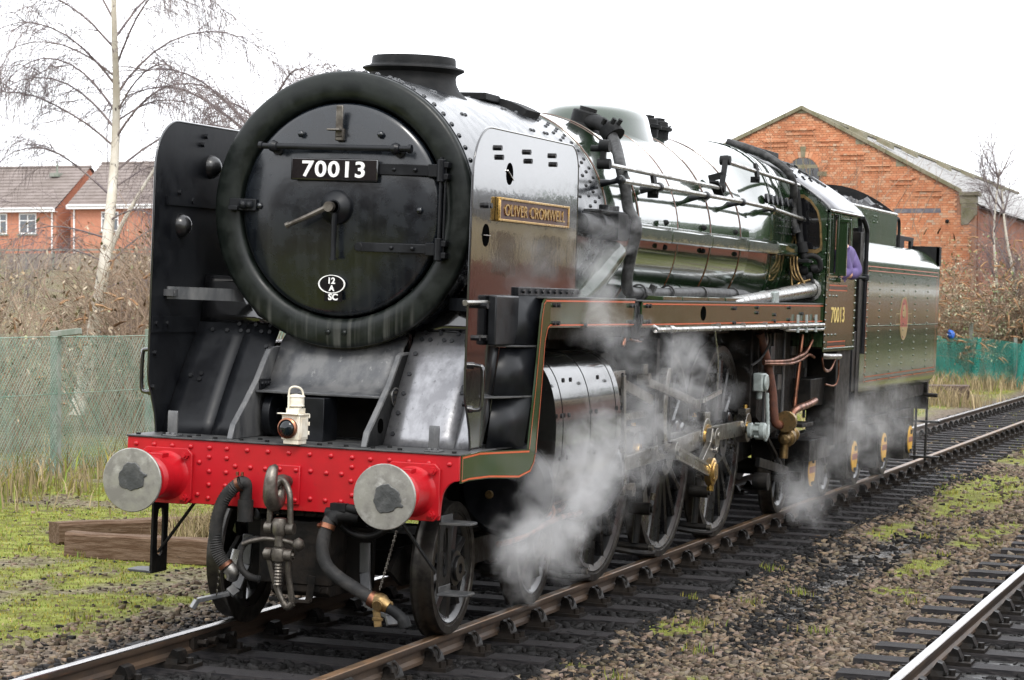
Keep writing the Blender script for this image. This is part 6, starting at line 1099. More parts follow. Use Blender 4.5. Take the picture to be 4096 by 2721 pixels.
def net_mat(m, col, alpha):
    m.use_nodes = True; nt = m.node_tree; nt.nodes.clear(); out = nt.nodes.new('ShaderNodeOutputMaterial'); mix = nt.nodes.new('ShaderNodeMixShader'); tr = nt.nodes.new('ShaderNodeBsdfTransparent'); df = nt.nodes.new('ShaderNodeBsdfDiffuse'); tl = nt.nodes.new('ShaderNodeBsdfTranslucent'); m2 = nt.nodes.new('ShaderNodeMixShader'); m2.inputs[0].default_value = .35
    df.inputs[0].default_value = (*col, 1); tl.inputs[0].default_value = (*col, 1); lk(nt, df.outputs[0], m2.inputs[1]); lk(nt, tl.outputs[0], m2.inputs[2])
    tc = nt.nodes.new('ShaderNodeTexCoord'); n = nt.nodes.new('ShaderNodeTexNoise'); n.inputs['Scale'].default_value = 1.6; n.inputs['Detail'].default_value = 5; lk(nt, tc.outputs['Object'], n.inputs['Vector']); mr = nt.nodes.new('ShaderNodeMapRange'); mr.inputs[1].default_value = .3; mr.inputs[2].default_value = .7; mr.inputs[3].default_value = alpha - .2; mr.inputs[4].default_value = alpha + .2; lk(nt, n.outputs['Fac'], mr.inputs[0]); lk(nt, mr.outputs[0], mix.inputs[0])
    lk(nt, tr.outputs[0], mix.inputs[1]); lk(nt, m2.outputs[0], mix.inputs[2]); lk(nt, mix.outputs[0], out.inputs[0])
net_mat(M['net_teal'], (.06, .34, .28), .55)
M['net_pale'] = bpy.data.materials.new('pale_green_netting'); net_mat(M['net_pale'], (.36, .47, .40), .08)
M['post'] = mat('weathered_concrete_post', (.24, .25, .22), .8, c2=(.16, .19, .15), ns=5, bump=.2)
def wires(name, pts, top, parent, step, r, mt):
    """chain-link: two families of slanting wires along the polyline pts (x, y, zground)"""
    b = MB(); P = [Vector(p) for p in pts]; seg = [(P[i + 1] - P[i]).length for i in range(len(P) - 1)]; tot = sum(seg)
    def at(s_):
        for i, l in enumerate(seg):
            if s_ <= l or i == len(seg) - 1: return P[i].lerp(P[i + 1], max(0, s_) / l)
            s_ -= l
    rg = random.Random(2)
    s0 = -top
    while s0 < tot:
        for k in (1, -1):
            a, c = (s0, s0 + top) if k > 0 else (s0 + top, s0); lo, hi = max(min(a, c), 0), min(max(a, c), tot)
            if hi - lo < .05: continue
            q = []
            for t in np.linspace(lo, hi, 6):
                z = (t - a) / (c - a) * top; p = at(t); q.append((p.x + rg.uniform(-.012, .012), p.y, p.z + z + .02 * math.sin(t * 2.1)))
            b.tube(q, r, 3, False)
        s0 += step
    return part(name, b, mt, parent, None, kind='stuff')
FL = thing('chainlink_fence', 'green chain-link fence with sagging netting at the left, in front of bare scrub', 'fence', (0, 0, 0))
fx = -8.75; pts = [(fx, y, gz(fx, y)) for y in (7.5, 10, 12.5, 15, 17.5, 20, 22.5)]
wires('chainlink_mesh', pts, 1.72, FL, .07, .0042, M['net_green'])
b = MB(); rows = []
for t in np.linspace(7.5, 12.2, 30): rows.append([(fx + .04 + .05 * math.sin(t * 5 + z * 2) + .06 * math.sin(t * 2.3), t, gz(fx, t) + z * (1 + .05 * math.sin(t * 1.7))) for z in np.linspace(.0, 1.70, 9)])
b.grid(rows); part('netting', b, M['net_pale'], FL, 1.5)
for y, ln in ((8.2, 0), (10.9, 0), (13.4, .0), (16.1, 0), (18.8, 0), (21.5, 0)):
    b = MB(); z = gz(fx, y); b.bar((fx - .05, y, z - .1), (fx - .05 + ln, y, z + 1.8), .11, .11, (0, 1, 0)); b.bar((fx - .05, y, z + 1.76), (fx + .32, y - .05, z + 1.80), .09, .08); part('fence_post', b, M['post'], FL, .4, .01)
b = MB(); b.tube([(p[0], p[1], p[2] + 1.72) for p in pts], .006, 4); b.tube([(p[0], p[1], p[2] + 1.0) for p in pts], .005, 4); part('straining_wire', b, M['net_green'], FL, .8)
FR = thing('netting_fence', 'teal debris netting fence in folds below the brick shed at the right', 'fence', (0, 0, 0))
A_, B_ = Vector((-9.0, 50.0)), Vector((0.0, 66.0))
b = MB(); rows = []
for t in np.linspace(0, 1, 150):
    p = A_.lerp(B_, t); q = []
    for k in range(8):
        z = k / 7; f = .10 * math.sin(t * 60 + 2 * z) + .14 * math.sin(t * 23 + 1.5 * z) * (1 - .4 * z) + .05 * math.sin(t * 140)
        q.append((p.x + f * .9, p.y - f * .5, gz(p.x, p.y) + z * (1.42 + .07 * math.sin(t * 31))))
    rows.append(q)
b.grid(rows); part('netting', b, M['net_teal'], FR, 1.5)
for t in np.linspace(.02, .98, 9):
    p = A_.lerp(B_, t); z = gz(p.x, p.y); b = MB(); b.box(p.x - .05, p.x + .05, p.y + .1, p.y + .2, z - .1, z + 1.55 + (.35 if 5 < t * 8.5 < 5.9 else 0)); part('fence_post', b, M['post'], FR, .4)
    b = MB(); q = p + Vector((.12, -.25)); rows = [[(q.x + .13 * math.sin(a) * (1 - .5 * zz) + .55 * t * zz * (1 if t > .4 else -1) * .5, q.y + .10 * math.cos(a), z + 1.45 * zz) for a in np.linspace(0, 2 * pi, 9)[:-1]] for zz in np.linspace(0, 1, 6)]; b.grid(rows, True); part('netting_fold', b, M['net_teal'], FR, 1.5)
p = A_.lerp(B_, .57); b = MB(); b.lathe([(.001, -.12), (.12, -.06), (.15, .02), (.08, .1), (.001, .13)], (0, 0, 0), (1, .2, .4), 9); o = part('plastic_bag', b, mat('blue_plastic', (.03, .16, .65), .35), None, .4, loc=(p.x, p.y - .2, gz(p.x, p.y) + 1.47)); tag(o, 'crumpled blue plastic bag caught on top of the teal netting', 'bag')

# ================================================================ brick goods shed
def brick_mat(name, a, b_, c, rough=.85, scale=None):
    m = bpy.data.materials.new(name); m.use_nodes = True; nt = m.node_tree; b = nt.nodes['Principled BSDF']; at = nt.nodes.new('ShaderNodeObjectInfo')
    ge = nt.nodes.new('ShaderNodeNewGeometry'); ad = nt.nodes.new('ShaderNodeMath'); ad.operation = 'ADD'; lk(nt, at.outputs['Random'], ad.inputs[0]); lk(nt, ge.outputs['Random Per Island'], ad.inputs[1]); fr = nt.nodes.new('ShaderNodeMath'); fr.operation = 'FRACT'; lk(nt, ad.outputs[0], fr.inputs[0])
    r = nt.nodes.new('ShaderNodeValToRGB'); e = r.color_ramp.elements; e[0].color = (*a, 1); e[1].color = (*c, 1); x = e.new(.5); x.color = (*b_, 1); x = e.new(.92); x.color = (*c, 1); e[-1].color = (.42, .31, .22, 1)
    lk(nt, fr.outputs[0], r.inputs[0])
    tc = nt.nodes.new('ShaderNodeTexCoord'); n = nt.nodes.new('ShaderNodeTexNoise'); n.inputs['Scale'].default_value = .7; n.inputs['Detail'].default_value = 6; lk(nt, tc.outputs['Object'], n.inputs['Vector'])
    hs = nt.nodes.new('ShaderNodeHueSaturation'); mr = nt.nodes.new('ShaderNodeMapRange'); mr.inputs[1].default_value = .3; mr.inputs[2].default_value = .7; mr.inputs[3].default_value = .8; mr.inputs[4].default_value = 1.15; lk(nt, n.outputs['Fac'], mr.inputs[0]); lk(nt, mr.outputs[0], hs.inputs['Value']); lk(nt, r.outputs[0], hs.inputs['Color']); lk(nt, hs.outputs[0], b.inputs['Base Color']); b.inputs['Roughness'].default_value = rough
    return m
M['brick'] = brick_mat('orange_brick', (.41, .155, .075), (.48, .20, .098), (.52, .275, .16))
M['mortar'] = mat('dark_mortar', (.34, .17, .10), .9, c2=(.27, .14, .09), ns=2)
M['stonework'] = mat('mossy_coping_stone', (.20, .18, .125), .9, c2=(.14, .13, .075), ns=3, bump=.2, c3=(.28, .26, .2), ns3=9)
M['blue_brick'] = mat('blue_brick', (.10, .095, .11), .6, c2=(.16, .15, .16), ns=6)
M['slate'] = mat('asbestos_roof_sheet', (.36, .355, .345), .85, c2=(.27, .265, .255), ns=3, bump=.25, bs=9, c3=(.48, .47, .46), ns3=22, cr3=(.5, .7))
YG = 67.0; SHX0, SHX1, AX = -15.75, -4.12, -9.92
SH = thing('brick_shed', 'orange brick goods shed with stepped gable corbels and grey roof behind the tender', 'building', (0, 0, 0))
def vergez(x): return 8.78 - (AX - x) * .46 if x < AX else 8.78 - (x - AX) * .537
b = MB(); b.py([(SHX0, .0), (SHX1 - .1, .0), (SHX1 - .1, 5.9), (-4.72, 6.06), (AX, 8.86), (SHX0, 6.2)], YG + .02, YG + .3); part('gable_wall', b, M['mortar'], SH, .4)
# bricks of the gable: largest in view singly, the rest as one part
bw, bh = .232, .0765; cnt = 0; BM = MB(); BM.cbox((0, 0, 0), (.222, .03, .066)); BME = BM.mesh('brick', M['brick'], None); HM = MB(); HM.cbox((0, 0, 0), (.106, .03, .066)); HME = HM.mesh('brick', M['brick'], None)
RESTV = MB(); rb = random.Random(8)
corb = [(-10.39, -9.46, 7.93, 8.14), (-11.25, -10.38, 7.59, 7.78), (-9.44, -8.65, 7.54, 7.72), (-8.63, -7.80, 7.12, 7.31), (-7.78, -6.98, 6.71, 6.89), (-6.96, -6.15, 6.29, 6.47), (-6.15, -5.32, 5.89, 6.06), (-12.1, -11.26, 7.2, 7.38)]
for r_ in range(int(2.6 / bh), int(8.7 / bh)):
    z = r_ * bh + bh / 2; xl = max(SHX0, AX - (8.80 - z - .03) / .46); xr = AX + (8.80 - z - .03) / .537; xr = min(xr, -4.72); hd = r_ % 2
    if z < 5.3: xr = SHX1 - .12
    x = math.floor(xl / bw) * bw + (.058 if hd else 0)
    if z < 4.6: x = math.floor(-9.0 / bw) * bw + (.058 if hd else 0)
    while x < xr:
        w = .5 if hd else 1.0; cx = x + bw * w / 2; ok = cx - bw * w / 2 > xl and cx + bw * w / 2 < xr
        ins = (cx + 9.87) ** 2 + (z - 6.62) ** 2 < .60 ** 2 and z > 6.3 or (abs(cx + 9.87) < .6 and z <= 6.62)
        pr = 0
        for a, c, lo, hi in corb:
            if a < cx < c and lo < z < hi + .02: pr = .045 if int((z - lo) / bh) % 2 == 0 else -.012
            if a < cx < c and z < lo - .02 and z > 5.35: pass
        if ok and not ins and not (-6.86 < cx < -5.34 and 5.36 < z < 5.52):
            yb = YG + .012 - pr + rb.uniform(-.004, .004)
            if cnt < 300 and cx > -9.2 and z > 6.2: link('brick', HME if hd else BME, SH, (cx, yb, z)); cnt += 1
            else: RESTV.cbox((cx, yb, z), (bw * w - .010, .03, .066))
        x += bw * w
part('brickwork', RESTV, M['brick'], SH, None, kind='stuff')
for a, c, lo, hi in corb:
    b = MB(); b.box(a, c, YG - .05, YG + .01, hi + .01, hi + .05); part('corbel', b, M['brick'], SH, .4)
for i in range(10):
    for s_ in (0, 1):
        x0 = AX + (i * .56) * (1 if s_ else -1); x1 = AX + ((i + 1) * .56 - .008) * (1 if s_ else -1)
        if s_ and x1 > -4.7: x1 = -4.7
        if s_ and x0 > -4.75: continue
        b = MB(); sl = .537 if s_ else .46; za, zb = 8.80 - abs(x0 - AX) * sl, 8.80 - abs(x1 - AX) * sl; P = [(x0, za), (x1, zb), (x1, zb + .14), (x0, za + .14)]
        b.py(P if s_ else P[::-1], YG - .09, YG + .28); part('coping_stone', b, M['stonework'], SH, .4, .012)
for P in ([(-10.13, 8.68), (-9.71, 8.68), (AX, 8.79)], [(-8.13, 7.62), (-7.76, 7.62), (-8.13, 7.83)], [(-6.80, 6.88), (-6.41, 6.88), (-6.80, 7.10)]):
    b = MB(); b.py(P, YG - .012, YG + .05); part('kneeler_stone', b, M['stonework'], SH, .4)
b = MB(); b.box(-4.74, -4.10, YG - .12, YG + .6, 5.90, 6.03); part('corner_cap', b, M['stonework'], SH, .4, .015)
b = MB(); b.box(-4.72, -4.2, YG - .06, YG + .5, 5.64, 5.90); b.py([(-4.68, 5.635), (-4.2, 5.635), (-4.2, 5.3), (-4.47, 4.96), (-4.68, 4.96)], YG - .06, YG + .5); part('corner_stone', b, M['stonework'], SH, .4, .012)
b = MB(); b.box(-6.86, -5.34, YG - .012, YG + .03, 5.36, 5.50); part('blue_brick_band', b, M['blue_brick'], SH, .4)
# arched window
b = MB(); b.py([(-10.4, 6.0), (-9.34, 6.0), (-9.34, 6.68)] + [(-9.87 + .53 * math.cos(a), 6.68 + .53 * math.sin(a)) for a in np.linspace(.1, pi - .1, 13)] + [(-10.4, 6.68)], YG + .0, YG + .02); win = part('window', b, M['glass_dark'], SH, .4)
b = MB(); b.box(-10.38, -9.36, YG - .01, YG + .005, 6.86, 6.98)
for x in (-10.1, -9.87, -9.64): b.box(x - .015, x + .015, YG - .012, YG, 6.0, 7.18)
part('window_bar', b, M['stonework'], win, .4)
for i in range(17):
    a0, a1 = pi * i / 17, pi * (i + .9) / 17
    if 7.4 < i < 8.6: continue
    b = MB(); b.py([(-9.87 + r * math.cos(a), 6.68 + r * math.sin(a)) for r, a in ((.545, a0), (.74, a0), (.74, a1), (.545, a1))], YG - .02, YG + .02); part('brick', b, M['brick'], SH, None)
b = MB(); b.py([(-9.93, 7.22), (-9.81, 7.22), (-9.77, 7.58), (-9.97, 7.58)], YG - .03, YG + .02); part('keystone', b, M['stonework'], SH, .4)
b = MB(); b.box(-9.38, -9.08, YG - .03, YG + .02, 6.60, 6.75); part('springer_stone', b, M['stonework'], SH, .4)
# roof, rooflights, side wall
b = MB(); nx = 26
for k in range(nx):   # corrugated sheets laid in courses, each lapping the one below
    x0 = AX + k * (5.98 / nx); x1 = AX + (k + 1) * (5.98 / nx) + .05; z0 = 8.74 - (x0 - AX) * .537; z1 = 8.74 - (x1 - AX) * .537 + .0
    b.add([(x0, YG + .28, z0), (x1, YG + .28, z1 + .010), (x1, YG + 62, z1 + .010), (x0, YG + 62, z0)], [(0, 1, 2, 3)])
b.add([(AX, YG + .28, 8.76), (SHX0 - .2, YG + .28, 5.98), (SHX0 - .2, YG + 62, 5.98), (AX, YG + 62, 8.76)], [(3, 2, 1, 0)]); rf = part('roof', b, M['slate'], SH, None)
b = MB(); b.box(AX - .12, AX + .12, YG + .3, YG + 62, 8.74, 8.86); part('ridge_tile', b, M['stonework'], rf, .4)
for k, y in enumerate((4.5, 9.0, 16, 24, 33, 43)):
    x = AX + 1.0 + .2 * (k % 2); z = 8.78 - (x - AX) * .537; b = MB(); b.add([(x - .25, YG + y, z + .17), (x + .25, YG + y, z - .09), (x + .25, YG + y + .9, z - .09), (x - .25, YG + y + .9, z + .17), (x - .25, YG + y, z + .36), (x + .25, YG + y, z + .09), (x + .25, YG + y + .9, z + .09), (x - .25, YG + y + .9, z + .36)], [(0, 3, 2, 1), (4, 5, 6, 7), (0, 1, 5, 4), (1, 2, 6, 5), (2, 3, 7, 6), (3, 0, 4, 7)]); part('rooflight', b, M['stonework'], rf, .4)
b = MB(); b.box(SHX1 - .2, SHX1 - .05, YG + .3, YG + 62, 0, 5.58); b.box(SHX0, SHX0 + .2, YG + .3, YG + 62, 0, 5.9); part('side_wall', b, mat('weathered_brick', (.30, .11, .06), .9, c2=(.22, .09, .05), ns=2, c3=(.38, .18, .1), ns3=18), SH, .4)
b = MB(); b.tube([(SHX1 + .05, YG + .5, 5.55), (SHX1 + .05, YG + 62, 5.55)], .07, 6); b.lathe([(.001, -.05), (.07, 0), (.001, .05)], (-5.12, YG - .06, 5.08), (0, 1, 0), 8); part('gutter', b, M['sooty'], SH, .8)

# ================================================================ brick houses on the rise at the left
def house_brick():
    m = bpy.data.materials.new('house_brick'); m.use_nodes = True; nt = m.node_tree; b = nt.nodes['Principled BSDF']; tc = nt.nodes.new('ShaderNodeTexCoord'); mp = nt.nodes.new('ShaderNodeMapping'); mp.inputs['Rotation'].default_value = (pi / 2, 0, 0); lk(nt, tc.outputs['Object'], mp.inputs[0])
    bt = nt.nodes.new('ShaderNodeTexBrick'); bt.inputs['Scale'].default_value = 4.4; bt.inputs['Mortar Size'].default_value = .018; bt.inputs['Color1'].default_value = (.50, .205, .125, 1); bt.inputs['Color2'].default_value = (.43, .16, .095, 1); bt.inputs['Mortar'].default_value = (.42, .26, .18, 1); lk(nt, mp.outputs[0], bt.inputs['Vector']); lk(nt, bt.outputs[0], b.inputs['Base Color']); b.inputs['Roughness'].default_value = .9; return m
M['house_brick'] = house_brick(); M['upvc'] = mat('white_upvc', (.8, .8, .8), .4); M['tile'] = mat('brown_concrete_tile', (.16, .13, .115), .85, c2=(.205, .17, .155), ns=1.5, c3=(.08, .065, .06), ns3=12); M['pane'] = mat('window_pane', (.05, .06, .07), .08, coat=1.)
def house(label, x0, x1, yh, eave, ridge, wins, depth=8.4):
    h = thing('brick_house', label, 'house', (0, 0, 0)); yb = yh + depth; ym = yh + depth / 2; zg = 3.0
    b = MB(); b.box(x0, x1, yh, yb, zg, eave); b.add([(x1, yh, eave), (x1, yb, eave), (x1, ym, ridge - .1)], [(0, 1, 2)]); b.add([(x0, yh, eave), (x0, yb, eave), (x0, ym, ridge - .1)], [(2, 1, 0)]); part('wall', b, M['house_brick'], h, None)
    b = MB(); n = 13
    for k in range(n):
        for s_ in (1, -1):
            t0, t1 = k / n, (k + 1.06) / n; f = lambda t: (ym - s_ * (depth / 2 + .35) * (t), ridge - (ridge - eave + .02) * t)
            (ya, za), (yc, zc) = f(t0), f(t1); b.add([(x0 - .12, ya, za), (x1 + .12, ya, za), (x1 + .12, yc, zc + .05), (x0 - .12, yc, zc + .05), (x0 - .12, yc, zc), (x1 + .12, yc, zc)], [(0, 1, 2, 3), (3, 2, 5, 4)])
    rf = part('roof', b, M['tile'], h, None)
    b = MB(); b.tube([(x0 - .12, ym, ridge + .02), (x1 + .12, ym, ridge + .02)], .11, 6); part('ridge_tile', b, M['tile'], rf, .6)
    b = MB(); b.box(x0 - .1, x1 + .1, yh - .42, yh - .38, eave - .22, eave + .02); b.box(x0 - .1, x1 + .1, yh - .38, yh, eave - .22, eave - .19); b.tube([(x0, yh - .45, eave - .02), (x1, yh - .45, eave - .02)], .06, 6); part('fascia', b, M['upvc'], h, .4)
    for wx, w0, w1, ww in wins:
        b = MB(); b.box(wx, wx + ww, yh - .03, yh + .02, w0, w0 + .07); b.box(wx, wx + ww, yh - .03, yh + .02, w1 - .08, w1)
        for q in (wx, wx + ww / 2 - .035, wx + ww - .07): b.box(q, q + .07, yh - .03, yh + .02, w0 + .07, w1 - .08)
        b.box(wx + .07, wx + ww - .07, yh - .028, yh + .02, w0 + (w1 - w0) * .62, w0 + (w1 - w0) * .62 + .06); w = part('window', b, M['upvc'], h, None)
        b = MB(); b.box(wx + .05, wx + ww - .05, yh - .01, yh - .004, w0 + .05, w1 - .05); part('pane', b, M['pane'], w, None)
        b = MB(); b.box(wx - .1, wx + ww + .1, yh - .1, yh, w0 - .09, w0 - .01); part('sill', b, M['post'], w, None)
    for px_ in (x0 + .25, x1 - .25):
        b = MB(); b.cyl((px_, yh - .06, zg), (px_, yh - .06, eave - .2), .055, 8); part('downpipe', b, M['upvc'], h, .8)
    b = MB(); b.cyl((x1 - 1.7, ym - .9, ridge - .7), (x1 - 1.7, ym - .9, ridge + .25), .06, 8); b.box(x1 - 2.0, x1 - 1.4, ym - 1.35, ym - .7, ridge - .62, ridge - .4); part('roof_vent', b, M['post'], rf, .6)
    return h
house('brick house with brown tiled roof and exposed right gable at far left', -76.5, -64.7, 118.4, 8.0, 10.66, ((-68.9, 6.5, 7.72, .95), (-67.15, 6.5, 7.72, 1.15), (-72, 6.5, 7.72, 1.1)))
house('brick house with white fascia standing behind the birch trunk', -63.75, -50.0, 118.4, 8.15, 10.85, ((-61.75, 6.62, 7.78, 1.12), (-56.5, 6.62, 7.78, 1.12)))
PFN = thing('panel_fence', 'pale panel fence with light capping in front of the brick houses', 'fence', (0, 0, 0))
M['panel'] = mat('pale_timber_panel', (.30, .255, .2), .85, c2=(.23, .2, .16), ns=1.2)
for i in range(22):
    x = -82 + 1.6 * i; b = MB(); b.box(x, x + 1.5, 105.6, 105.66, 2.6, 5.05); part('panel', b, M['panel'], PFN, .4)
    b = MB(); b.box(x - .09, x - .01, 105.55, 105.7, 2.6, 5.15); part('post', b, M['post'], PFN, .4)
b = MB(); b.box(-82, -47, 105.5, 105.75, 5.18, 5.27); part('capping', b, M['post'], PFN, .4)
# ================================================================ trees and scrub
M['birch'] = mat('birch_bark', (.52, .47, .38), .75, c2=(.62, .58, .50), ns=4, st=(1, 1, .5), c3=(.06, .045, .035), ns3=9, cr3=(.60, .66), bump=.1)
# dark marks run round the trunk
M['twig'] = mat('dark_twig', (.13, .105, .11), .8, c2=(.2, .16, .15), ns=3)
M['twig_brown'] = mat('brown_twig', (.30, .215, .15), .85, c2=(.2, .14, .1), ns=2, c3=(.40, .32, .23), ns3=5)
def branch(b, p, d, L_, r, seg, droop, wob, rg, n=3):
    pts = [Vector(p)]; d = Vector(d).normalized(); rr = [r]
    for i in range(seg):
        d = (d + Vector((rg.uniform(-wob, wob), rg.uniform(-wob, wob), rg.uniform(-wob, wob) - droop * (i + 1) / seg))).normalized(); pts.append(pts[-1] + d * (L_ / seg)); rr.append(max(r * (1 - .85 * (i + 1) / seg), .0025))
    b.tube(pts, rr, n, False); return pts, d
def spawn(b, pts, rg, k, Lr, r, droop, wob, seg=5, n=3, t0=.25, spread=1.0):
    out = []
    for _ in range(k):
        t = rg.uniform(t0, 1) * (len(pts) - 1); i = min(int(t), len(pts) - 2); p = pts[i].lerp(pts[i + 1], t - i); d = (pts[i + 1] - pts[i]).normalized(); x, y, _z = frame(d); a = rg.uniform(0, 2 * pi)
        dd = d + (x * math.cos(a) + y * math.sin(a)) * spread; out.append(branch(b, p, dd, rg.uniform(*Lr), r * rg.uniform(.7, 1.2), seg, droop, wob, rg, n)[0])
    return out
def birch(label, base, tr, rad, mains, seed, cat='tree', twigs=13, mats=None, droop=.34):
    rg = random.Random(seed); t = thing('birch_tree', label, cat, base)
    tb = MB(); tp_ = bez([Vector(p) for p in tr], 5); n = len(tp_); tb.tube(tp_, [max(rad * (1 - .82 * i / (n - 1)), .02) for i in range(n)], 10); part('trunk', tb, M['birch'], t, 1.2)
    cb = MB(); lb = MB(); tw = MB()
    for (z, az, L_, up, rr) in mains:
        i = min(range(n), key=lambda q: abs(tp_[q].z - z)); p = tp_[i]
        pts, _ = branch(cb, p, (math.cos(az), math.sin(az), up), L_, rr, 10, droop, .07, rg, 5)
        subs = spawn(lb, pts, rg, int(7 + L_ * 5.5), (.5, 1.6), rr * .28, .25, .16, 6, 3, .12, .75) + [pts]
        for s_ in subs: spawn(tw, s_, rg, twigs, (.2, .75), .0042, .9 if droop > .2 else .0, .22, 4, 3, .1, .7)
    part('limb', cb, mats or M['twig'], t, 1.2); part('branch', lb, M['twig'], t, None, kind='stuff'); part('crown', tw, M['twig'], t, None, kind='stuff')
    return t
# main birch: trunk sweeps from lower left up to the top of the frame
def at_d(px_, py_, dist):   # photo-measured directions turned into places at a chosen distance
    f = Vector((-0.305535, 0.95209851, -0.01252201)); r = Vector((0.95215023, 0.30560421, 0.004)); u = Vector((-0.00763517, 0.0107007, 0.9999136)); k = 1.7356 / 10096.6
    return Vector((6.47259, -15.27962, 2.20139)) + (f + r * ((px_ - 1180) * k) - u * ((py_ - 784) * k)) * dist
D0 = 44
TPX = [(160, 1085), (172, 980), (192, 880), (214, 770), (231, 670), (243, 590), (254, 490), (262, 400), (267, 300), (268, 200), (264, 90), (262, -20), (262, -160), (266, -300)]
TRK = [at_d(x, y, D0 + .4 * math.sin(i)) for i, (x, y) in enumerate(TPX)]; B0 = TRK[0].copy(); B0.z = gz(B0.x, B0.y)
rgm = random.Random(12); mains = []
zt = lambda py_: at_d(260, py_, D0).z - B0.z
for py_, side, L_, up in ((620, 1, 2.6, .9), (600, -1, 1.8, .5), (505, 1, 2.2, .35), (455, -1, 3.0, .75), (400, 1, 3.2, .9), (345, -1, 3.0, .8), (325, 1, 3.4, .95), (300, -1, 3.2, .75), (265, -1, 3.6, .9), (255, 1, 2.6, .75), (225, 1, 3.4, 1.3), (190, -1, 3.4, 1.1), (150, 1, 3.2, 1.3), (120, -1, 3.0, 1.1), (90, 1, 3.4, 1.2), (50, -1, 3.0, 1.3), (20, 1, 2.6, 1.2), (-40, -1, 2.5, 1.3), (-60, 1, 2.6, 1.2), (-120, -1, 2.0, 1.2), (-150, 1, 2.0, 1.3), (560, -1, 2.0, .3), (665, 1, 1.8, .35), (770, 1, 1.9, .25), (430, 1, 2.0, .6), (280, 1, 2.2, .6), (170, -1, 2.5, .8)):
    az = (.31 if side > 0 else .31 + pi) + rgm.uniform(-.9, .9); mains.append((zt(py_), az, L_ * rgm.uniform(.9, 1.15), up * 1.1, .010 + .0042 * L_))
BT = birch('tall leafless silver birch with pale leaning trunk behind the chain-link fence', B0, [p - B0 for p in TRK], .15, mains, 4)
# forked second stem
b = MB(); q = [at_d(x, y, D0 + .3) - B0 for x, y in ((233, 640), (262, 560), (290, 500), (325, 440), (365, 375), (420, 290))]; b.tube(bez(q, 4), [.055 - .0021 * i for i in range(21)], 7); part('trunk', b, M['birch'], BT, 1.2)
# birch hidden behind the engine, its top showing above the smoke deflector
p0 = at_d(610, 900, 46); p0.z = gz(p0.x, p0.y); h2 = at_d(640, 235, 46).z - p0.z; mains = []
for k in range(26): mains.append((h2 * rgm.uniform(.45, 1.0), rgm.uniform(0, 2 * pi), rgm.uniform(1.6, 3.2), rgm.uniform(.7, 1.5), .03))
for az, L_, up in ((.5, 3.4, 1.1), (pi + .2, 3.6, .9), (pi + .5, 3.2, 1.2), (.1, 2.8, 1.3)): mains.append((h2 * .85, az, L_, up, .035))
birch('leafless birch half hidden behind the smokebox, only its branch tips showing', p0, [(0, 0, 0), (.1, 0, h2 * .4), (-.05, 0, h2 * .8), (.05, 0, h2 * 1.0)], .1, mains, 9, twigs=10)
# small bare birch at the right edge
p0 = at_d(2285, 860, 80); p0.z = gz(p0.x, p0.y); hh = at_d(2290, 390, 80).z - p0.z; mains = [(hh * rgm.uniform(.3, .98), rgm.uniform(0, 2 * pi), rgm.uniform(.8, 1.8), rgm.uniform(1.0, 2.2), .03) for k in range(16)]
birch('slender bare sapling with pale stem at the right edge before the shed', p0, [(0, 0, 0), (.15, 0, hh * .4), (.05, 0, hh * .7), (.2, 0, hh)], .07, mains, 14, twigs=5, droop=-.12)
p0 = at_d(2350, 860, 80); p0.z = gz(p0.x, p0.y); mains = [(hh * rgm.uniform(.25, .9), rgm.uniform(0, 2 * pi), rgm.uniform(.8, 1.9), rgm.uniform(.9, 2.0), .035) for k in range(14)]
birch('bare forked sapling cut by the right frame edge', p0, [(0, 0, 0), (-.1, 0, hh * .4), (-.45, 0, hh * .7), (-.6, 0, hh * .92)], .09, mains, 15, twigs=5, droop=-.12)
# climbing stems on the gable wall
rg = random.Random(3); cl = MB()
for k in range(34):
    x = rg.uniform(-10.6, -7.2) if k < 16 else rg.uniform(-13, -5.5); pts, _ = branch(cl, (x, YG - .12 - rg.random() * .3, rg.uniform(4.3, 5.6)), (rg.uniform(-.5, .6), 0, 1), rg.uniform(1.5, 3.6), .014, 9, -.02, .10, rg, 3); spawn(cl, pts, rg, 4, (.3, .9), .007, 0, .1, 4, 3, .3, .6)
o = part('climber', cl, M['twig_brown'], None, None); tag(o, 'bare climbing stems straggling up the brick gable', 'climber')

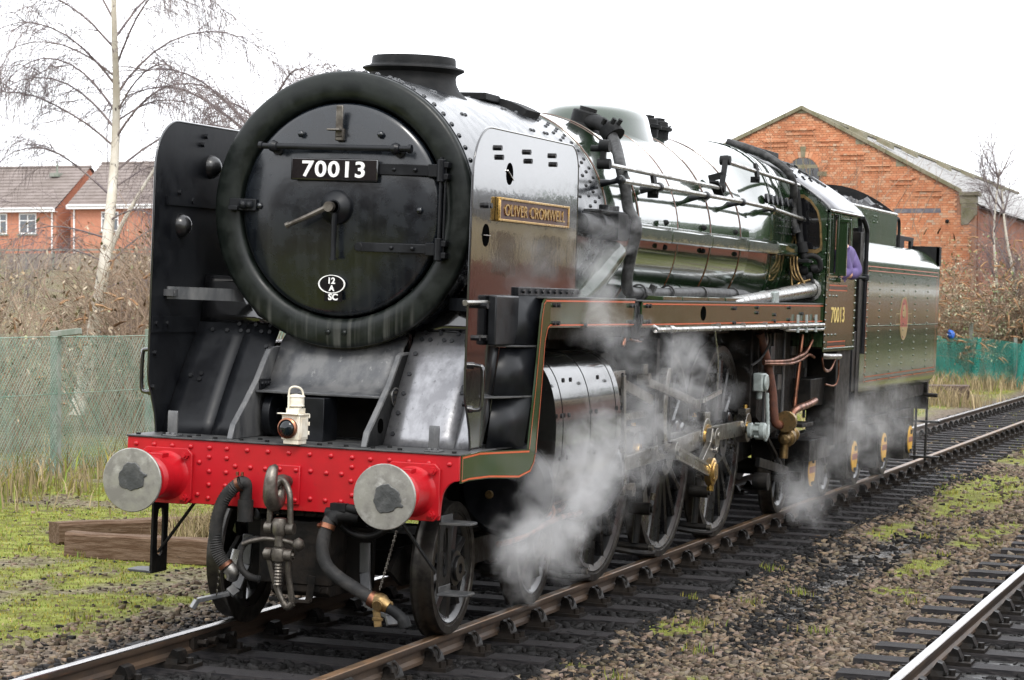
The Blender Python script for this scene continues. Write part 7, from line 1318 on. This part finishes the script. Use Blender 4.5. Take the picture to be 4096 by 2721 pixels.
M['leaf_grey'] = attr_mat('shrub_leaf', .7)
def shrub_meshes(seed, h, spread, nstem, nleaf, greens, heads):
    rg = random.Random(seed); sb = MB(); tb = MB(); tips = []
    for k in range(nstem):
        a = rg.uniform(0, 2 * pi); s_ = rg.uniform(0, 1); p = (.35 * spread * math.cos(a) * s_, .35 * spread * math.sin(a) * s_, 0); pts, _ = branch(sb, p, (math.cos(a) * s_ * .6, math.sin(a) * s_ * .6, 1.3), h * rg.uniform(.6, 1.15), .014, 7, .28, .10, rg, 3)
        tws = spawn(tb, pts, rg, 11, (.3, h * .42), .006, .15, .16, 5, 3, .15, .9); tips += tws
    lv, lc = [], []
    for k in range(nleaf):
        t = tips[rg.randrange(len(tips))]; p = t[rg.randrange(1, len(t))] + Vector((rg.uniform(-.06, .06), rg.uniform(-.06, .06), rg.uniform(-.06, .04))); d = Vector((rg.uniform(-1, 1), rg.uniform(-1, 1), rg.uniform(-.9, .5))).normalized(); x, y, _z = frame(d); L_ = rg.uniform(.05, .13); w = L_ * .22
        lv.append((p, p + d * L_ * .5 + x * w, p + d * L_, p + d * L_ * .5 - x * w)); lc.append(rg.choice(greens))
    me = bpy.data.meshes.new('foliage'); V = [tuple(q) for f in lv for q in f]; me.from_pydata(V, [], [(4 * i, 4 * i + 1, 4 * i + 2, 4 * i + 3) for i in range(len(lv))]); at = me.color_attributes.new('tone', 'FLOAT_COLOR', 'POINT'); at.data.foreach_set('color', np.concatenate([np.repeat(np.array(lc) * RNG.uniform(.6, 1.4, (len(lc), 1)), 4, 0), np.ones((len(lc) * 4, 1))], 1).ravel()); me.materials.append(M['leaf_grey'])
    hb = MB()
    for k in range(heads):
        t = tips[rg.randrange(len(tips))]; p = t[-1]; d = (t[-1] - t[-2]).normalized() + Vector((0, 0, -.1)); hb.tube([p, p + d * .12, p + d * .26 + Vector((0, 0, -.04))], [.022, .018, .004], 4)
    return sb.mesh('stem', M['twig_brown'], None), tb.mesh('twig', M['twig_brown'], None), me, hb.mesh('seed_head', M['seed'], None)
M['seed'] = mat('brown_seed_head', (.24, .125, .06), .9, c2=(.33, .2, .1), ns=9)
GRN = [(.22, .24, .15), (.27, .27, .19), (.15, .2, .08), (.32, .27, .18), (.34, .27, .18), (.28, .21, .14)]
BRN = [(.28, .22, .15), (.30, .25, .18), (.24, .18, .11), (.2, .2, .11), (.32, .27, .2)]
SHR = [shrub_meshes(1, 2.9, 1.8, 46, 700, BRN, 22), shrub_meshes(2, 2.6, 2.0, 48, 700, BRN, 16), shrub_meshes(3, 3.2, 2.0, 30, 2600, GRN, 130), shrub_meshes(4, 2.8, 2.2, 30, 2600, GRN, 110)]
def shrub(k, x, y, sc, rz, label, group, zoff=0):
    t = thing('bare_shrub' if k < 2 else 'buddleia_shrub', label, 'shrub', (x, y, gz(x, y) - .05 + zoff), (0, 0, rz), group); t.scale = (sc, sc, sc)
    for nm, me in zip(('stem', 'twig', 'foliage', 'seed_head'), SHR[k]):
        o = link(nm, me, t)
        if nm != 'stem': o['kind'] = 'stuff'
rg = random.Random(21)
def in_d(x, y, z=1.0):
    d = Vector((x, y, z)) - Vector((6.47259, -15.27962, 2.20139)); f = Vector((-0.305535, 0.95209851, -0.01252201)); r = Vector((0.95215023, 0.30560421, 0.004)); return 1180 + d.dot(r) / d.dot(f) * 10096.6 / 1.7356, d.dot(f)
for i in range(34):
    y = rg.uniform(15, 46); x = -10.0 - rg.uniform(.2, 7.5) - (y - 15) * .16; k = i % 2; q = in_d(x, y)
    if 120 < q[0] < 285 and q[1] < 46: continue
    shrub(k, x, y, rg.uniform(.75, 1.12), rg.uniform(0, 6), 'leafless tan-brown scrub bush behind the chain-link fence', 'scrub bushes behind the left fence')
for i in range(30):
    t = rg.uniform(.08, 1.15); p = A_.lerp(B_, t) + Vector((rg.uniform(-.8, .4), rg.uniform(.8, 5.0))); k = 2 + i % 2
    shrub(k, p.x, p.y, rg.uniform(.85, 1.3), rg.uniform(0, 6), 'tangled buddleia with grey-green leaves and brown seed heads above the teal netting', 'buddleias behind the right fence')
# ================================================================ unseen stock and hedge added on the camera side, mirrored in the paintwork
M['coach_red'] = mat('coach_crimson', (.27, .06, .035), .35, c2=(.17, .045, .03), ns=2, coat=.5); M['coach_cream'] = mat('coach_cream', (.55, .44, .25), .4, coat=.4)
def coach(y0, label):
    t = thing('reflected_carriage', label, 'railway carriage', (10.2, y0, -.1), (0, 0, 0), 'unseen carriages added for reflections'); b = MB(); b.box(-1.35, 1.35, .3, 19.6, 1.05, 2.5); b.box(-1.2, 1.2, .3, 19.6, .75, 1.05); part('body', b, M['coach_red'], t, .4)
    b = MB(); b.box(-1.352, 1.352, .29, 19.61, 2.5, 3.2); part('upper_body', b, M['coach_cream'], t, .4); b = MB(); b.grid([[(1.4 * math.cos(a), y, 3.18 + .55 * math.sin(a)) for a in np.linspace(0, pi, 13)] for y in (.25, 19.65)]); part('roof', b, M['sooty'], t, .8)
    for i in range(8): b = MB(); b.box(-1.36, -1.345, 1.3 + 2.3 * i, 2.7 + 2.3 * i, 2.3, 3.0); part('window', b, M['glass_dark'], t, .4)
    b = MB(); b.box(-1.1, 1.1, 1.5, 5.5, .15, .75); b.box(-1.1, 1.1, 14.5, 18.5, .15, .75); part('bogie', b, M['frame_black'], t, .4)
for k in range(6): coach(2 + 20.3 * k, 'unseen crimson and cream carriage added for its reflection in the paintwork')
n = 34000; y = RNG.uniform(-4, 170, n); x = 16.5 + RNG.normal(0, .9, n); top = 3.4 + 4.2 * sst(y, 58, 68) + 1.3 * fbm(y * .22, y * 0, 77) + .5 * fbm(y * 1.3, y * 0, 78); z = np.sqrt(RNG.random(n)) * top - .5  # unseen hedge, raised towards the rear to darken the tender's reflection
o_ = scatter_mesh('hedgerow', np.stack([x, y, z], -1), RNG.uniform(.08, .26, n), np.array([.035, .06, .022]) * RNG.uniform(.5, 2.0, (n, 1)), M['leaf_grey']); o_['label'] = 'dark hedgerow out of view, added for its reflection in the paintwork'; o_['category'] = 'hedge'
# unseen shed added behind the camera to darken reflections on the engine front
ES = thing('darkening_shed', 'unseen dark brick shed added behind the camera to darken front reflections', 'building', (0, -52, -.4))
M['shed_brick'] = mat('dark_brick', (.10, .05, .035), .9, c2=(.06, .035, .028), ns=.6, bump=.2, bs=8)
for k in range(5):
    x0 = -46 + 18 * k; b = MB(); b.py([(x0, 0), (x0 + 18, 0), (x0 + 18, 9.5), (x0 + 9, 14), (x0, 9.5)], -20, 0); part('bay_wall', b, M['shed_brick'], ES, .4)
    b = MB(); b.add([(x0 - .1, .4, 9.7), (x0 + 9, .4, 14.2), (x0 + 9, -20, 14.2), (x0 - .1, -20, 9.7), (x0 + 18.1, .4, 9.7), (x0 + 18.1, -20, 9.7)], [(0, 1, 2, 3), (1, 4, 5, 2)]); o = part('bay_roof', b, M['slate'], ES, None); s_ = o.modifiers.new('thick', 'SOLIDIFY'); s_.thickness = .15
    for j in (0, 1): b = MB(); b.box(x0 + 2 + 8 * j, x0 + 7.5 + 8 * j, .02, .1, .1, 6.2); part('door', b, M['frame_black'], ES, .4)
# ================================================================ steam
def steam(name, label, blobs, dens, seed, drift=(0, 0, 0), nscale=2.2, res=.09):
    """blobs: (x, y, z, r, weight) in the locomotive's own axes"""
    RW = Matrix.Rotation(TH, 3, 'Y'); B = [(RW @ Vector(q[:3]), q[3], q[4]) for q in blobs]
    b = MB()
    for c, r, w in B: b.lathe([(.001, -1.5 * r), (.75 * r * 1.5, -1.0 * r), (1.5 * r, 0), (.75 * r * 1.5, 1.0 * r), (.001, 1.5 * r)], c, (0, 0, 1), 12)
    m = bpy.data.materials.new(name); m.use_nodes = True; nt = m.node_tree; nt.nodes.clear(); out = nt.nodes.new('ShaderNodeOutputMaterial'); pv = nt.nodes.new('ShaderNodeVolumePrincipled'); pv.inputs['Color'].default_value = (.97, .97, .98, 1); pv.inputs['Anisotropy'].default_value = .15
    tc = nt.nodes.new('ShaderNodeTexCoord'); acc = None
    n0 = nt.nodes.new('ShaderNodeTexNoise'); n0.inputs['Scale'].default_value = nscale * .55; n0.inputs['Detail'].default_value = 2; mp = nt.nodes.new('ShaderNodeMapping'); mp.inputs['Location'].default_value = (seed * 3.1, seed, 0); lk(nt, tc.outputs['Object'], mp.inputs[0]); lk(nt, mp.outputs[0], n0.inputs['Vector'])
    sb = nt.nodes.new('ShaderNodeVectorMath'); sb.operation = 'SUBTRACT'; sb.inputs[1].default_value = (.5, .5, .5); lk(nt, n0.outputs['Color'], sb.inputs[0]); sc = nt.nodes.new('ShaderNodeVectorMath'); sc.operation = 'SCALE'; sc.inputs['Scale'].default_value = .7; lk(nt, sb.outputs[0], sc.inputs[0]); ad = nt.nodes.new('ShaderNodeVectorMath'); ad.operation = 'ADD'; lk(nt, tc.outputs['Object'], ad.inputs[0]); lk(nt, sc.outputs[0], ad.inputs[1])
    for c, r, w in B:
        ds = nt.nodes.new('ShaderNodeVectorMath'); ds.operation = 'DISTANCE'; ds.inputs[1].default_value = c; lk(nt, ad.outputs[0], ds.inputs[0]); mr = nt.nodes.new('ShaderNodeMapRange'); mr.interpolation_type = 'SMOOTHSTEP'; mr.inputs[1].default_value = r * 1.25; mr.inputs[2].default_value = r * .1; mr.inputs[3].default_value = 0; mr.inputs[4].default_value = w; lk(nt, ds.outputs['Value'], mr.inputs[0])
        if acc is None: acc = mr.outputs[0]
        else: mm = nt.nodes.new('ShaderNodeMath'); mm.operation = 'MAXIMUM'; lk(nt, acc, mm.inputs[0]); lk(nt, mr.outputs[0], mm.inputs[1]); acc = mm.outputs[0]
    n1 = nt.nodes.new('ShaderNodeTexNoise'); n1.inputs['Scale'].default_value = nscale; n1.inputs['Detail'].default_value = 7; n1.inputs['Roughness'].default_value = .64; n1.inputs['Distortion'].default_value = .5; lk(nt, mp.outputs[0], n1.inputs['Vector'])
    er = nt.nodes.new('ShaderNodeMath'); er.operation = 'MULTIPLY_ADD'; er.inputs[1].default_value = 3.4; er.inputs[2].default_value = -2.0; lk(nt, n1.outputs['Fac'], er.inputs[0])
    su = nt.nodes.new('ShaderNodeMath'); su.operation = 'ADD'; su.use_clamp = True; lk(nt, acc, su.inputs[0]); lk(nt, er.outputs[0], su.inputs[1]); gt = nt.nodes.new('ShaderNodeMath'); gt.operation = 'MULTIPLY'; gt.use_clamp = True; gt.inputs[1].default_value = 4.0; lk(nt, acc, gt.inputs[0]); m1 = nt.nodes.new('ShaderNodeMath'); m1.operation = 'MULTIPLY'; lk(nt, su.outputs[0], m1.inputs[0]); lk(nt, gt.outputs[0], m1.inputs[1]); m2 = nt.nodes.new('ShaderNodeMath'); m2.operation = 'MULTIPLY'; m2.inputs[1].default_value = dens; lk(nt, m1.outputs[0], m2.inputs[0])
    lk(nt, m2.outputs[0], pv.inputs['Density']); lk(nt, pv.outputs[0], out.inputs['Volume'])
    o = link(name, b.mesh(name, m, None)); rm = o.modifiers.new('remesh', 'REMESH'); rm.mode = 'VOXEL'; rm.voxel_size = res
    dg = bpy.context.evaluated_depsgraph_get(); me = bpy.data.meshes.new_from_object(o.evaluated_get(dg)); o.modifiers.clear(); o.data = me; me.materials.clear(); me.materials.append(m)
    o['label'] = label; o['category'] = 'steam'; o['kind'] = 'stuff'; return o
steam('steam_cloud', 'white steam drifting from the cylinders over the wheels and running plate', [(1.5, .55, .62, .28, 1.25), (1.5, .85, .76, .32, 1.1), (1.5, 1.25, .95, .38, 1.0), (1.5, 1.8, 1.12, .42, .85), (1.5, 2.5, 1.22, .44, .7), (1.5, 3.3, 1.32, .46, .6), (1.5, 4.1, 1.35, .48, .5), (1.45, 4.4, 1.75, .46, .5), (1.45, 5.2, 1.65, .46, .38), (1.45, 3.2, 1.75, .4, .42), (1.45, 2.6, 2.1, .32, .7), (1.4, 2.25, 2.35, .30, .95), (1.35, 2.6, 2.62, .26, .7), (1.3, 1.85, 2.55, .28, .5), (1.3, 2.9, 2.85, .22, .4), (1.45, 5.4, 1.2, .4, .3)], 2.7, 1, nscale=4.0)
steam('steam_cloud', 'white steam curling around the yellow axlebox covers below cab and tender', [(1.5, 9.3, .42, .32, .8), (1.5, 10.0, .38, .36, .95), (1.5, 10.9, .5, .42, .8), (1.5, 11.8, .8, .55, .7), (1.5, 13.2, .95, .65, .65), (1.5, 14.6, 1.0, .65, .5), (1.5, 16.0, .85, .6, .35), (1.5, 17.4, .8, .5, .25)], 1.5, 4, nscale=2.6)
